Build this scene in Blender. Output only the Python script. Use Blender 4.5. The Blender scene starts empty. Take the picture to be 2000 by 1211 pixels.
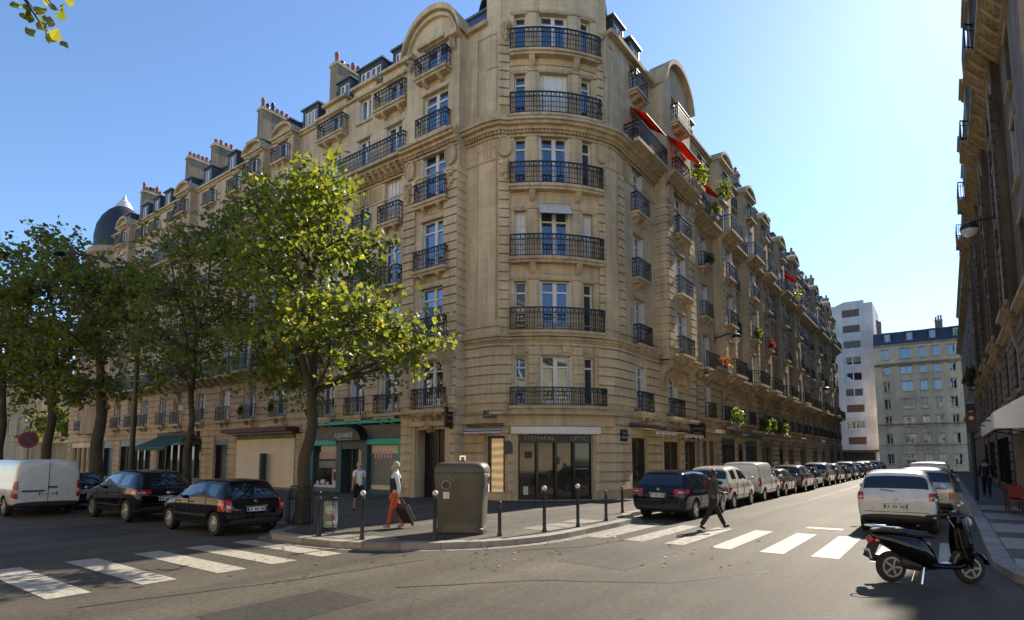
import bpy, bmesh, math, random
from mathutils import Vector, Matrix, noise
from mathutils.bvhtree import BVHTree
random.seed(11)
C = bpy.context.scene.collection
SC = bpy.context.scene
R = math.radians
PI = math.pi

# ------------------------------------------------------------------ camera, sky, sun, exposure
# world axes: +X runs up the side street (right), +Y runs up the avenue (left); camera stands at the origin
HEAD = R(36.45)
cam = bpy.data.cameras.new('camera')
cam.sensor_width = 36
cam.lens = 1146 / 2000 * 36
cam.shift_y = 0.0898
cam.clip_end = 3000
cam.clip_start = 0.05
co = bpy.data.objects.new('camera', cam)
C.objects.link(co)
co.location = (0, 0, 1.95)
co.rotation_euler = (R(90) + math.atan(110 / 1146), 0, HEAD - R(90))
SC.camera = co

SUN_AZ = R(-4.6)      # angle from +X towards +Y
SUN_EL = R(36)
sdir = Vector((math.cos(SUN_EL) * math.cos(SUN_AZ), math.cos(SUN_EL) * math.sin(SUN_AZ), math.sin(SUN_EL)))
w = bpy.data.worlds.new('World')
SC.world = w
w.use_nodes = True
nt = w.node_tree
for n in list(nt.nodes):
    nt.nodes.remove(n)
sky = nt.nodes.new('ShaderNodeTexSky')
sky.sky_type = 'NISHITA'
sky.sun_disc = False
sky.sun_elevation = SUN_EL
sky.sun_rotation = math.atan2(sdir.x, sdir.y)
sky.air_density = 1.0
sky.dust_density = 0.2
sky.ozone_density = 5.0
sky.altitude = 300
bg = nt.nodes.new('ShaderNodeBackground')
bg.inputs['Strength'].default_value = 0.12
wo = nt.nodes.new('ShaderNodeOutputWorld')
nt.links.new(sky.outputs[0], bg.inputs[0])
nt.links.new(bg.outputs[0], wo.inputs[0])
sl = bpy.data.lights.new('sun', 'SUN')
sl.energy = 4.9
sl.angle = R(0.55)
sl.color = (1.0, 0.89, 0.73)
so = bpy.data.objects.new('sun', sl)
C.objects.link(so)
so.rotation_euler = sdir.to_track_quat('Z', 'Y').to_euler()
so.location = (0, 0, 60)
SC.view_settings.view_transform = 'Standard'
SC.view_settings.look = 'None'
SC.view_settings.exposure = 1.0
SC.view_settings.gamma = 1.0

# ------------------------------------------------------------------ materials
M = {}


def nmat(name):
    m = bpy.data.materials.new(name)
    m.use_nodes = True
    t = m.node_tree
    p = t.nodes['Principled BSDF']
    M[name] = m
    return m, t, p


def N(t, kind, **kw):
    n = t.nodes.new('ShaderNode' + kind)
    for k, v in kw.items():
        if k in n.inputs:
            n.inputs[k].default_value = v
        else:
            setattr(n, k, v)
    return n


def ramp(t, src, stops):
    r = t.nodes.new('ShaderNodeValToRGB')
    e = r.color_ramp.elements
    while len(e) < len(stops):
        e.new(0.5)
    for i, (p, c) in enumerate(stops):
        e[i].position = p
        e[i].color = (c[0], c[1], c[2], 1) if len(c) == 3 else c
    t.links.new(src, r.inputs[0])
    return r


def mixc(t, mode, fac, a, b):
    n = t.nodes.new('ShaderNodeMix')
    n.data_type = 'RGBA'
    n.blend_type = mode
    for sock, v in ((n.inputs[0], fac), (n.inputs[6], a), (n.inputs[7], b)):
        if hasattr(v, 'is_linked') or hasattr(v, 'links'):
            t.links.new(v, sock)
        else:
            sock.default_value = v if not isinstance(v, tuple) else (v[0], v[1], v[2], 1)
    return n.outputs[2]


def simple(name, col, rough=0.5, metal=0.0, spec=0.5, var=0.0, scale=6.0, bump=0.0, coat=0.0):
    m, t, p = nmat(name)
    p.inputs['Base Color'].default_value = (*col, 1)
    p.inputs['Roughness'].default_value = rough
    p.inputs['Metallic'].default_value = metal
    p.inputs['Specular IOR Level'].default_value = spec
    p.inputs['Specular IOR Level'].default_value = 0.5 if coat < 0.6 else 0.4
    p.inputs['Coat Weight'].default_value = coat
    p.inputs['Coat Roughness'].default_value = 0.04
    if var or bump:
        tc = N(t, 'TexCoord')
        nz = N(t, 'TexNoise', Scale=scale, Detail=5.0, Roughness=0.65)
        t.links.new(tc.outputs['Object'], nz.inputs['Vector'])
        if var:
            lo = tuple(c * (1 - var) for c in col)
            hi = tuple(min(1, c * (1 + var)) for c in col)
            r = ramp(t, nz.outputs[0], [(0.3, lo), (0.7, hi)])
            t.links.new(r.outputs[0], p.inputs['Base Color'])
        if bump:
            b = N(t, 'Bump', Strength=bump, Distance=0.02)
            t.links.new(nz.outputs[0], b.inputs['Height'])
            t.links.new(b.outputs[0], p.inputs['Normal'])
    return m


def stone(name, col, joint=0.8, stain=0.45, rw=1.1, rh=0.43):
    m, t, p = nmat(name)
    uv = N(t, 'UVMap')
    tc = N(t, 'TexCoord')
    br = N(t, 'TexBrick', Scale=1.0)
    br.offset = 0.5
    br.inputs['Color1'].default_value = (*[c * 1.06 for c in col], 1)
    br.inputs['Color2'].default_value = (*[c * 0.9 for c in col], 1)
    br.inputs['Mortar'].default_value = (*[c * joint for c in col], 1)
    br.inputs['Mortar Size'].default_value = 0.012
    br.inputs['Brick Width'].default_value = rw
    br.inputs['Row Height'].default_value = rh
    t.links.new(uv.outputs[0], br.inputs['Vector'])
    n1 = N(t, 'TexNoise', Scale=0.35, Detail=6.0, Roughness=0.6)
    t.links.new(tc.outputs['Object'], n1.inputs['Vector'])
    r1 = ramp(t, n1.outputs[0], [(0.3, (0.78, 0.76, 0.74)), (0.7, (1.12, 1.1, 1.06))])
    c1 = mixc(t, 'MULTIPLY', 1.0, br.outputs[0], r1.outputs[0])
    mp = N(t, 'Mapping')
    mp.inputs['Scale'].default_value = (1.6, 1.6, 0.12)
    t.links.new(tc.outputs['Object'], mp.inputs[0])
    n2 = N(t, 'TexNoise', Scale=1.5, Detail=7.0, Roughness=0.7)
    t.links.new(mp.outputs[0], n2.inputs['Vector'])
    r2 = ramp(t, n2.outputs[0], [(0.36, (1 - stain, 1 - stain, 1 - stain * 0.9)), (0.58, (1, 1, 1))])
    c2 = mixc(t, 'MULTIPLY', 1.0, c1, r2.outputs[0])
    n3 = N(t, 'TexNoise', Scale=14.0, Detail=4.0)
    t.links.new(tc.outputs['Object'], n3.inputs['Vector'])
    r3 = ramp(t, n3.outputs[0], [(0.25, (0.9, 0.9, 0.9)), (0.75, (1.08, 1.08, 1.08))])
    c3 = mixc(t, 'MULTIPLY', 1.0, c2, r3.outputs[0])
    t.links.new(c3, p.inputs['Base Color'])
    p.inputs['Roughness'].default_value = 0.85
    p.inputs['Specular IOR Level'].default_value = 0.25
    b = N(t, 'Bump', Strength=0.35, Distance=0.015)
    t.links.new(n3.outputs[0], b.inputs['Height'])
    t.links.new(b.outputs[0], p.inputs['Normal'])
    return m


stone('limestone', (0.67, 0.555, 0.365), stain=0.28)
stone('limestone_trim', (0.60, 0.49, 0.315), joint=0.95, stain=0.35, rw=2.0, rh=3.0)
stone('limestone_pink', (0.58, 0.46, 0.32), stain=0.3)
stone('limestone_grey', (0.52, 0.42, 0.28), stain=0.4)
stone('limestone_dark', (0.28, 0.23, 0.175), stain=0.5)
stone('render_white', (0.66, 0.64, 0.62), joint=0.97, stain=0.15, rw=8, rh=3)
stone('render_cream', (0.88, 0.69, 0.46), joint=0.97, stain=0.2, rw=3, rh=1.5)
stone('brick_chimney', (0.30, 0.25, 0.18), joint=0.75, rw=0.25, rh=0.085, stain=0.5)
simple('slate', (0.05, 0.062, 0.08), 0.38, var=0.35, scale=5, bump=0.3)
simple('dome_slate', (0.022, 0.026, 0.034), 0.55, var=0.3, scale=4)
simple('zinc', (0.13, 0.15, 0.17), 0.4, metal=0.3, var=0.25, scale=3)
simple('lead_white', (0.55, 0.55, 0.55), 0.5, var=0.2)
simple('iron', (0.012, 0.014, 0.018), 0.45, var=0.3)
simple('white_paint', (0.72, 0.71, 0.67), 0.45, var=0.08, scale=2)
simple('brown_paint', (0.10, 0.055, 0.035), 0.45, var=0.3)
simple('terracotta', (0.30, 0.10, 0.065), 0.7, var=0.25)
simple('black_paint', (0.012, 0.012, 0.014), 0.35)
simple('dark_bronze', (0.03, 0.03, 0.032), 0.35, var=0.3)
simple('teal_paint', (0.0, 0.36, 0.30), 0.4, var=0.1)
simple('slate_teal', (0.035, 0.075, 0.085), 0.45, var=0.15)
simple('shop_grey', (0.11, 0.105, 0.085), 0.5, var=0.3, scale=2)
simple('hoarding', (0.74, 0.64, 0.47), 0.7, var=0.06, scale=1.5)
simple('maroon', (0.09, 0.012, 0.014), 0.6, var=0.2)
simple('green_canvas', (0.006, 0.075, 0.05), 0.75, var=0.25)
simple('white_canvas', (0.72, 0.70, 0.66), 0.8, var=0.08)
simple('grey_canvas', (0.55, 0.55, 0.53), 0.8, var=0.12)
simple('sign_blue', (0.012, 0.022, 0.075), 0.3)
simple('plaque_green', (0.03, 0.045, 0.04), 0.4)
simple('letter_white', (0.70, 0.68, 0.62), 0.5)
simple('letter_steel', (0.30, 0.28, 0.24), 0.45)
simple('letter_pink', (0.62, 0.40, 0.42), 0.5, var=0.3, scale=9)
simple('frosted', (0.17, 0.18, 0.165), 0.35, var=0.1, scale=2)
simple('interior_dark', (0.02, 0.018, 0.015), 0.7, var=0.5, scale=2)
simple('bark', (0.055, 0.046, 0.03), 0.9, var=0.45, scale=3, bump=0.6)
simple('tyre', (0.015, 0.015, 0.016), 0.8)
simple('rim', (0.5, 0.5, 0.5), 0.3, metal=0.9)
simple('rubber_trim', (0.02, 0.02, 0.022), 0.55)
simple('chrome', (0.7, 0.7, 0.7), 0.12, metal=1.0)
simple('lamp_red', (0.42, 0.012, 0.015), 0.15, coat=1.0)
simple('lamp_clear', (0.6, 0.6, 0.58), 0.1, coat=1.0)
simple('lamp_orange', (0.5, 0.14, 0.02), 0.2, coat=1.0)
simple('plate', (0.6, 0.6, 0.58), 0.4)
simple('plate_mark', (0.10, 0.10, 0.11), 0.5)
simple('plate_blue', (0.02, 0.05, 0.3), 0.4)
simple('skin', (0.45, 0.25, 0.17), 0.55)
simple('skin_dark', (0.10, 0.055, 0.035), 0.5)
simple('hair_grey', (0.36, 0.33, 0.28), 0.8, var=0.2, scale=40)
simple('hair_black', (0.012, 0.01, 0.01), 0.6)
simple('cloth_white', (0.70, 0.70, 0.72), 0.85, var=0.05)
simple('cloth_blue_white', (0.58, 0.62, 0.78), 0.85, var=0.05)
simple('cloth_navy', (0.012, 0.015, 0.03), 0.85)
simple('cloth_black', (0.012, 0.012, 0.013), 0.85)
simple('cloth_olive', (0.045, 0.04, 0.03), 0.85, var=0.2)
simple('cloth_jeans', (0.05, 0.07, 0.10), 0.85, var=0.2)
simple('cloth_orange', (0.42, 0.075, 0.02), 0.85, var=0.12)
simple('bag_red', (0.10, 0.014, 0.01), 0.8)
simple('cloth_red', (0.30, 0.03, 0.02), 0.8)
simple('mask_teal', (0.18, 0.42, 0.42), 0.8)
simple('shoe_dark', (0.03, 0.012, 0.014), 0.6)
simple('shoe_grey', (0.25, 0.25, 0.25), 0.7)
simple('suitcase_cloth', (0.022, 0.018, 0.016), 0.75, var=0.2)
simple('recycle_green', (0.072, 0.064, 0.045), 0.5, var=0.22, scale=2.2, bump=0.08)
simple('sticker', (0.6, 0.6, 0.55), 0.5)
simple('road_sign_red', (0.22, 0.008, 0.02), 0.4)
simple('road_sign_blue', (0.01, 0.02, 0.05), 0.4)
simple('concrete_planter', (0.30, 0.28, 0.25), 0.85, var=0.2)
simple('soil', (0.05, 0.035, 0.025), 0.9, var=0.4)
simple('red_seat', (0.25, 0.02, 0.02), 0.6)
simple('manhole', (0.05, 0.05, 0.05), 0.55, metal=0.4, var=0.3, scale=20)
simple('flag_blue', (0.02, 0.04, 0.3), 0.8)
simple('flag_red', (0.5, 0.03, 0.03), 0.8)
m, t, p = nmat('lamp_globe')
p.inputs['Base Color'].default_value = (0.75, 0.76, 0.78, 1)
p.inputs['Roughness'].default_value = 0.08
p.inputs['Transmission Weight'].default_value = 0.35
m, t, p = nmat('plastic_film')
p.inputs['Base Color'].default_value = (0.35, 0.42, 0.36, 1)
p.inputs['Roughness'].default_value = 0.2
p.inputs['Alpha'].default_value = 0.4
# thin awning cloth lets sunlight through
for nm, col, tcol in (('red_canvas', (0.6, 0.085, 0.03), (0.7, 0.10, 0.025)), ('pale_canvas', (0.75, 0.72, 0.66), (0.6, 0.55, 0.45))):
    m, t, p = nmat(nm)
    d_ = N(t, 'BsdfDiffuse'); d_.inputs[0].default_value = (*col, 1)
    tr = N(t, 'BsdfTranslucent'); tr.inputs[0].default_value = (*tcol, 1)
    mx = N(t, 'MixShader'); mx.inputs[0].default_value = 0.45
    t.links.new(d_.outputs[0], mx.inputs[1]); t.links.new(tr.outputs[0], mx.inputs[2])
    t.links.new(mx.outputs[0], t.nodes['Material Output'].inputs[0])
# reflection of a sunlit stone wall, painted as a weak banded glow
m, t, p = nmat('painted_wall_reflection')
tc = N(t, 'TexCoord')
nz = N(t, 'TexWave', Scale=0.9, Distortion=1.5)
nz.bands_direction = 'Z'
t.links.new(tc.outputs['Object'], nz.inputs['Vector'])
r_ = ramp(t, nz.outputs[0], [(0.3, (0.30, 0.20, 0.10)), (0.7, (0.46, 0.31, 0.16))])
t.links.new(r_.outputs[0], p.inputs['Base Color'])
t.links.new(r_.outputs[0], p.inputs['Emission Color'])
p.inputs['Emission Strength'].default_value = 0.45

# window glass: dark room behind a reflecting pane, curtains in some rooms
m, t, p = nmat('window_glass')
uv = N(t, 'UVMap')
oi = N(t, 'ObjectInfo')
sx = N(t, 'SeparateXYZ')
t.links.new(uv.outputs[0], sx.inputs[0])
ab = N(t, 'Math', operation='SUBTRACT'); ab.inputs[1].default_value = 0.5
t.links.new(sx.outputs[0], ab.inputs[0])
a2 = N(t, 'Math', operation='ABSOLUTE'); t.links.new(ab.outputs[0], a2.inputs[0])
th = N(t, 'Math', operation='MULTIPLY_ADD'); th.inputs[1].default_value = -0.36; th.inputs[2].default_value = 0.56
t.links.new(oi.outputs['Random'], th.inputs[0])
gt = N(t, 'Math', operation='GREATER_THAN')
t.links.new(a2.outputs[0], gt.inputs[0]); t.links.new(th.outputs[0], gt.inputs[1])
r2_ = N(t, 'Math', operation='MULTIPLY'); r2_.inputs[1].default_value = 7.31
t.links.new(oi.outputs['Random'], r2_.inputs[0])
fr_ = N(t, 'Math', operation='FRACT'); t.links.new(r2_.outputs[0], fr_.inputs[0])
on = N(t, 'Math', operation='GREATER_THAN'); on.inputs[1].default_value = 0.7
t.links.new(fr_.outputs[0], on.inputs[0])
mu = N(t, 'Math', operation='MULTIPLY')
t.links.new(gt.outputs[0], mu.inputs[0]); t.links.new(on.outputs[0], mu.inputs[1])
wv = N(t, 'TexWave', Scale=9.0, Distortion=2.0)
t.links.new(uv.outputs[0], wv.inputs['Vector'])
cr = ramp(t, wv.outputs[0], [(0.0, (0.10, 0.095, 0.085)), (1.0, (0.24, 0.23, 0.20))])
gc = mixc(t, 'MIX', mu.outputs[0], (0.012, 0.014, 0.016), cr.outputs[0])
t.links.new(gc, p.inputs['Base Color'])
p.inputs['Roughness'].default_value = 0.5
p.inputs['Specular IOR Level'].default_value = 0.2
gl = N(t, 'BsdfGlossy'); gl.inputs[0].default_value = (0.62, 0.75, 0.92, 1); gl.inputs['Roughness'].default_value = 0.02
nzg = N(t, 'TexNoise', Scale=0.8, Detail=1.0)
tcg = N(t, 'TexCoord'); t.links.new(tcg.outputs['Object'], nzg.inputs['Vector'])
bg_ = N(t, 'Bump', Strength=0.25, Distance=0.03)
t.links.new(nzg.outputs[0], bg_.inputs['Height']); t.links.new(bg_.outputs[0], gl.inputs['Normal'])
lw = N(t, 'LayerWeight'); lw.inputs[0].default_value = 0.35
mr = N(t, 'MapRange'); mr.inputs[3].default_value = 0.16; mr.inputs[4].default_value = 0.85
t.links.new(lw.outputs['Facing'], mr.inputs[0])
mx = N(t, 'MixShader')
t.links.new(mr.outputs[0], mx.inputs[0]); t.links.new(p.outputs[0], mx.inputs[1]); t.links.new(gl.outputs[0], mx.inputs[2])
t.links.new(mx.outputs[0], t.nodes['Material Output'].inputs[0])
simple('car_glass', (0.008, 0.012, 0.014), 0.04, spec=0.9, coat=1.0)
simple('shop_glass', (0.045, 0.042, 0.034), 0.04, spec=0.7, var=0.85, scale=1.1, coat=0.6)  # mottled base colour stands in for reflections in the shop panes


def car_paint(name, col, metal=0.3, rough=0.28, coat=0.8):
    m, t, p = nmat(name)
    tc = N(t, 'TexCoord')
    nz = N(t, 'TexNoise', Scale=2.5, Detail=6.0, Roughness=0.7)
    t.links.new(tc.outputs['Object'], nz.inputs['Vector'])
    r = ramp(t, nz.outputs[0], [(0.3, tuple(c * 0.85 for c in col)), (0.75, tuple(c * 1.08 + 0.002 for c in col))])
    t.links.new(r.outputs[0], p.inputs['Base Color'])
    rr = ramp(t, nz.outputs[0], [(0.3, (rough * 0.8,) * 3), (0.75, (rough * 1.3,) * 3)])
    t.links.new(rr.outputs[0], p.inputs['Roughness'])
    p.inputs['Metallic'].default_value = metal
    p.inputs['Coat Weight'].default_value = coat
    p.inputs['Coat Roughness'].default_value = 0.05


car_paint('paint_black', (0.003, 0.0035, 0.0045), 0.0, 0.07, 0.0)
car_paint('paint_navy', (0.005, 0.009, 0.022), 0.0, 0.07, 0.0)
car_paint('paint_white', (0.62, 0.62, 0.60), 0.0)
car_paint('paint_cream', (0.62, 0.58, 0.48), 0.0)
car_paint('paint_silver', (0.42, 0.42, 0.40), 0.5)
car_paint('paint_grey', (0.12, 0.12, 0.12), 0.4)
car_paint('paint_brown', (0.16, 0.13, 0.10), 0.4)


def leafmat(name, a, b, tr_, tw=0.45):
    m, t, p = nmat(name)
    tc = N(t, 'TexCoord')
    nz = N(t, 'TexNoise', Scale=1.3, Detail=3.0)
    t.links.new(tc.outputs['Object'], nz.inputs['Vector'])
    r = ramp(t, nz.outputs[0], [(0.32, a), (0.68, b)])
    pr = N(t, 'BsdfPrincipled')
    t.links.new(r.outputs[0], pr.inputs['Base Color'])
    pr.inputs['Roughness'].default_value = 0.42
    tl = N(t, 'BsdfTranslucent')
    r2 = ramp(t, nz.outputs[0], [(0.32, tr_), (0.68, tuple(c * 1.4 for c in tr_))])
    t.links.new(r2.outputs[0], tl.inputs[0])
    mx = N(t, 'MixShader'); mx.inputs[0].default_value = tw
    t.links.new(pr.outputs[0], mx.inputs[1]); t.links.new(tl.outputs[0], mx.inputs[2])
    t.links.new(mx.outputs[0], t.nodes['Material Output'].inputs[0])


leafmat('leaf_plane', (0.03, 0.058, 0.01), (0.06, 0.09, 0.016), (0.27, 0.33, 0.025), 0.42)
leafmat('leaf_yellow', (0.07, 0.085, 0.014), (0.10, 0.10, 0.018), (0.44, 0.42, 0.035))
leafmat('leaf_dark', (0.038, 0.06, 0.014), (0.07, 0.09, 0.02), (0.19, 0.22, 0.02), 0.42)
leafmat('leaf_light', (0.07, 0.11, 0.022), (0.10, 0.14, 0.03), (0.22, 0.28, 0.04))
leafmat('petal_red', (0.35, 0.03, 0.03), (0.45, 0.06, 0.05), (0.4, 0.05, 0.04))

# asphalt
for nm, lo, hi, rg in (('asphalt_patch', (0.036, 0.033, 0.029), (0.062, 0.057, 0.049), 0.6), ('asphalt', (0.048, 0.042, 0.033), (0.090, 0.079, 0.061), 0.78), ('asphalt_pavement', (0.075, 0.07, 0.06), (0.12, 0.11, 0.095), 0.8)):
    m, t, p = nmat(nm)
    tc = N(t, 'TexCoord')
    n1 = N(t, 'TexNoise', Scale=0.25, Detail=7.0, Roughness=0.6)
    n2 = N(t, 'TexNoise', Scale=45.0, Detail=3.0, Roughness=0.8)
    n4 = N(t, 'TexVoronoi', Scale=70.0)
    mp = N(t, 'Mapping'); mp.inputs['Scale'].default_value = (0.12, 1.6, 1)
    t.links.new(tc.outputs['Object'], mp.inputs[0])
    n3 = N(t, 'TexNoise', Scale=0.6, Detail=5.0)
    for n_ in (n1, n2, n4):
        t.links.new(tc.outputs['Object'], n_.inputs['Vector'])
    t.links.new(mp.outputs[0], n3.inputs['Vector'])
    c1 = ramp(t, n1.outputs[0], [(0.3, lo), (0.7, hi)])
    c2 = ramp(t, n2.outputs[0], [(0.32, (0.45, 0.45, 0.45)), (0.68, (1.6, 1.6, 1.56))])
    c3 = ramp(t, n3.outputs[0], [(0.35, (0.66, 0.66, 0.66)), (0.65, (1.2, 1.2, 1.18))])
    c4 = ramp(t, n4.outputs[0], [(0.0, (1.5, 1.48, 1.4)), (0.25, (1, 1, 1))])
    n5 = N(t, 'TexNoise', Scale=11.0, Detail=4.0, Roughness=0.7)
    t.links.new(tc.outputs['Object'], n5.inputs['Vector'])
    c5 = ramp(t, n5.outputs[0], [(0.35, (0.72, 0.72, 0.72)), (0.65, (1.28, 1.27, 1.24))])
    o = mixc(t, 'MULTIPLY', 1.0, c1.outputs[0], c2.outputs[0])
    o = mixc(t, 'MULTIPLY', 1.0, o, c5.outputs[0])
    o = mixc(t, 'MULTIPLY', 1.0, o, c3.outputs[0])
    o = mixc(t, 'MULTIPLY', 1.0, o, c4.outputs[0])
    # thin wandering cracks
    vc = N(t, 'TexVoronoi', Scale=0.28); vc.feature = 'DISTANCE_TO_EDGE'
    nd = N(t, 'TexNoise', Scale=1.2, Detail=6.0)
    t.links.new(tc.outputs['Object'], nd.inputs['Vector'])
    add = N(t, 'VectorMath', operation='ADD')
    t.links.new(tc.outputs['Object'], add.inputs[0]); t.links.new(nd.outputs[1], add.inputs[1])
    t.links.new(add.outputs[0], vc.inputs['Vector'])
    cr = ramp(t, vc.outputs[0], [(0.0, (0.55, 0.53, 0.5)), (0.006, (1, 1, 1))])
    o = mixc(t, 'MULTIPLY', 0.7, o, cr.outputs[0])
    t.links.new(o, p.inputs['Base Color'])
    p.inputs['Roughness'].default_value = rg
    p.inputs['Specular IOR Level'].default_value = 0.3
    b = N(t, 'Bump', Strength=0.55, Distance=0.012)
    t.links.new(n2.outputs[0], b.inputs['Height'])
    t.links.new(b.outputs[0], p.inputs['Normal'])
m, t, p = nmat('road_paint')
tc = N(t, 'TexCoord')
n1 = N(t, 'TexNoise', Scale=9.0, Detail=8.0, Roughness=0.75)
t.links.new(tc.outputs['Object'], n1.inputs['Vector'])
c1 = ramp(t, n1.outputs[0], [(0.33, (0.11, 0.10, 0.085)), (0.47, (0.32, 0.295, 0.24)), (0.72, (0.46, 0.425, 0.35))])
t.links.new(c1.outputs[0], p.inputs['Base Color'])
p.inputs['Roughness'].default_value = 0.65
m, t, p = nmat('road_paint_worn')
tc = N(t, 'TexCoord')
n1 = N(t, 'TexNoise', Scale=6.0, Detail=8.0, Roughness=0.8)
t.links.new(tc.outputs['Object'], n1.inputs['Vector'])
c1 = ramp(t, n1.outputs[0], [(0.38, (0.09, 0.085, 0.075)), (0.6, (0.36, 0.33, 0.28))])
t.links.new(c1.outputs[0], p.inputs['Base Color'])
p.inputs['Roughness'].default_value = 0.65
simple('granite', (0.20, 0.18, 0.15), 0.7, var=0.3, scale=5, bump=0.2)
simple('granite_pale', (0.27, 0.245, 0.205), 0.7, var=0.2, scale=5, bump=0.15)


# ------------------------------------------------------------------ helpers
class MB:
    def __init__(s):
        s.v = []; s.f = []; s.m = []; s.uv = []

    def V(s, p, uv=(0.0, 0.0)):
        s.v.append((p[0], p[1], p[2])); s.uv.append(uv)
        return len(s.v) - 1

    def F(s, idx, m):
        s.f.append(tuple(idx)); s.m.append(m)

    def quad(s, ps, m, uvs=None):
        i = [s.V(p, uvs[k] if uvs else (0, 0)) for k, p in enumerate(ps)]
        s.F(i, m)

    def box(s, x0, x1, y0, y1, z0, z1, m):
        s.hexa([(x0, y0, z0), (x1, y0, z0), (x1, y1, z0), (x0, y1, z0), (x0, y0, z1), (x1, y0, z1), (x1, y1, z1), (x0, y1, z1)], m)

    def hexa(s, p, m, uv=None):
        i = [s.V(q, uv[k] if uv else (0, 0)) for k, q in enumerate(p)]
        for f in ((3, 2, 1, 0), (4, 5, 6, 7), (0, 1, 5, 4), (1, 2, 6, 5), (2, 3, 7, 6), (3, 0, 4, 7)):
            s.F([i[k] for k in f], m)

    def obox(s, mat, sx, sy, sz, m):
        s.hexa([mat @ Vector((a * sx / 2, b * sy / 2, c * sz / 2)) for c in (-1, 1) for a, b in ((-1, -1), (1, -1), (1, 1), (-1, 1))], m)

    def bar(s, a, b, w_, m, up=Vector((0, 0, 1))):
        a = Vector(a); b = Vector(b); d = b - a
        if d.length < 1e-6: return
        z = d.normalized()
        x = z.cross(up)
        if x.length < 1e-3: x = z.cross(Vector((1, 0, 0)))
        x.normalize(); y = z.cross(x)
        h = w_ / 2
        s.hexa([q + x * (i * h) + y * (j * h) for q in (a, b) for i, j in ((-1, -1), (1, -1), (1, 1), (-1, 1))], m)

    def tube(s, pts, rad, n, m, cap=True):
        pts = [Vector(p) for p in pts]
        rings = []
        prev = None
        for k, p in enumerate(pts):
            d = (pts[min(k + 1, len(pts) - 1)] - pts[max(k - 1, 0)]).normalized()
            if prev is None:
                x = d.cross(Vector((0, 0, 1)))
                if x.length < 0.05: x = d.cross(Vector((1, 0, 0)))
            else:
                x = prev - d * prev.dot(d)
                if x.length < 1e-4: x = d.orthogonal()
            x.normalize(); prev = x
            y = d.cross(x)
            r = rad[k] if isinstance(rad, (list, tuple)) else rad
            rings.append([s.V(p + (x * math.cos(2 * PI * j / n) + y * math.sin(2 * PI * j / n)) * r, (j / n, k)) for j in range(n)])
        for k in range(len(rings) - 1):
            for j in range(n):
                s.F((rings[k][j], rings[k][(j + 1) % n], rings[k + 1][(j + 1) % n], rings[k + 1][j]), m)
        if cap:
            s.F(rings[0][::-1], m); s.F(rings[-1], m)

    def lathe(s, c, prof, n, m, ax=None, sx=1.0, sy=1.0):
        c = Vector(c); q = ax or Matrix.Identity(3)
        rings = []
        for r, z in prof:
            rings.append([s.V(c + q @ Vector((r * sx * math.cos(2 * PI * j / n), r * sy * math.sin(2 * PI * j / n), z))) for j in range(n)])
        for k in range(len(rings) - 1):
            for j in range(n):
                s.F((rings[k][j], rings[k][(j + 1) % n], rings[k + 1][(j + 1) % n], rings[k + 1][j]), m)
        s.F(rings[0][::-1], m); s.F(rings[-1], m)

    def prism(s, poly, z0, z1, m, mtop=None):
        n = len(poly)
        a = [s.V((x, y, z0)) for x, y in poly]; b = [s.V((x, y, z1)) for x, y in poly]
        s.F(b, mtop or m); s.F(a[::-1], m)
        for i in range(n):
            s.F((a[i], a[(i + 1) % n], b[(i + 1) % n], b[i]), m)

    def extr(s, polyA, polyB, m):
        n = len(polyA)
        a = [s.V(p) for p in polyA]; b = [s.V(p) for p in polyB]
        s.F(a[::-1], m); s.F(b, m)
        for i in range(n):
            s.F((a[i], a[(i + 1) % n], b[(i + 1) % n], b[i]), m)

    def build(s, name, parent=None, smooth=False, world=True, angle=40):
        off = Vector((0, 0, 0))
        if parent is not None and world:
            q = parent
            while q is not None:
                off += q.location; q = q.parent
        me = bpy.data.meshes.new(name)
        me.from_pydata([(a[0] - off.x, a[1] - off.y, a[2] - off.z) for a in s.v], [], s.f)
        keys = []
        for k in s.m:
            if k not in keys: keys.append(k)
        for k in keys: me.materials.append(M[k])
        me.polygons.foreach_set('material_index', [keys.index(k) for k in s.m])
        u = me.uv_layers.new(name='UVMap')
        li = [0] * len(me.loops)
        me.loops.foreach_get('vertex_index', li)
        fl = []
        for i in li:
            fl.extend(s.uv[i])
        u.data.foreach_set('uv', fl)
        if smooth:
            me.polygons.foreach_set('use_smooth', [True] * len(me.polygons))
            me.set_sharp_from_angle(angle=R(angle))
        o = bpy.data.objects.new(name, me)
        C.objects.link(o)
        if parent is not None: o.parent = parent
        return o


def empty(name, loc, rz=0.0):
    o = bpy.data.objects.new(name, None)
    o.empty_display_size = 0.3
    C.objects.link(o)
    o.location = loc
    o.rotation_euler = (0, 0, rz)
    return o


def tag(o, label=None, cat=None, group=None, kind=None):
    if label: o['label'] = label
    if cat: o['category'] = cat
    if group: o['group'] = group
    if kind: o['kind'] = kind
    return o


def dup(root, loc, rz=None, label=None, group=None):
    def cp(o, par):
        c = o.copy(); C.objects.link(c)
        if par is not None:
            c.parent = par
        for ch in list(o.children):
            cp(ch, c)
        return c
    r = cp(root, None)
    r.location = loc
    if rz is not None: r.rotation_euler = (0, 0, rz)
    if label: r['label'] = label
    if group: r['group'] = group
    return r


def baked(o):
    dg = bpy.context.evaluated_depsgraph_get()
    dg.update()
    return bpy.data.meshes.new_from_object(o.evaluated_get(dg))


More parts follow.
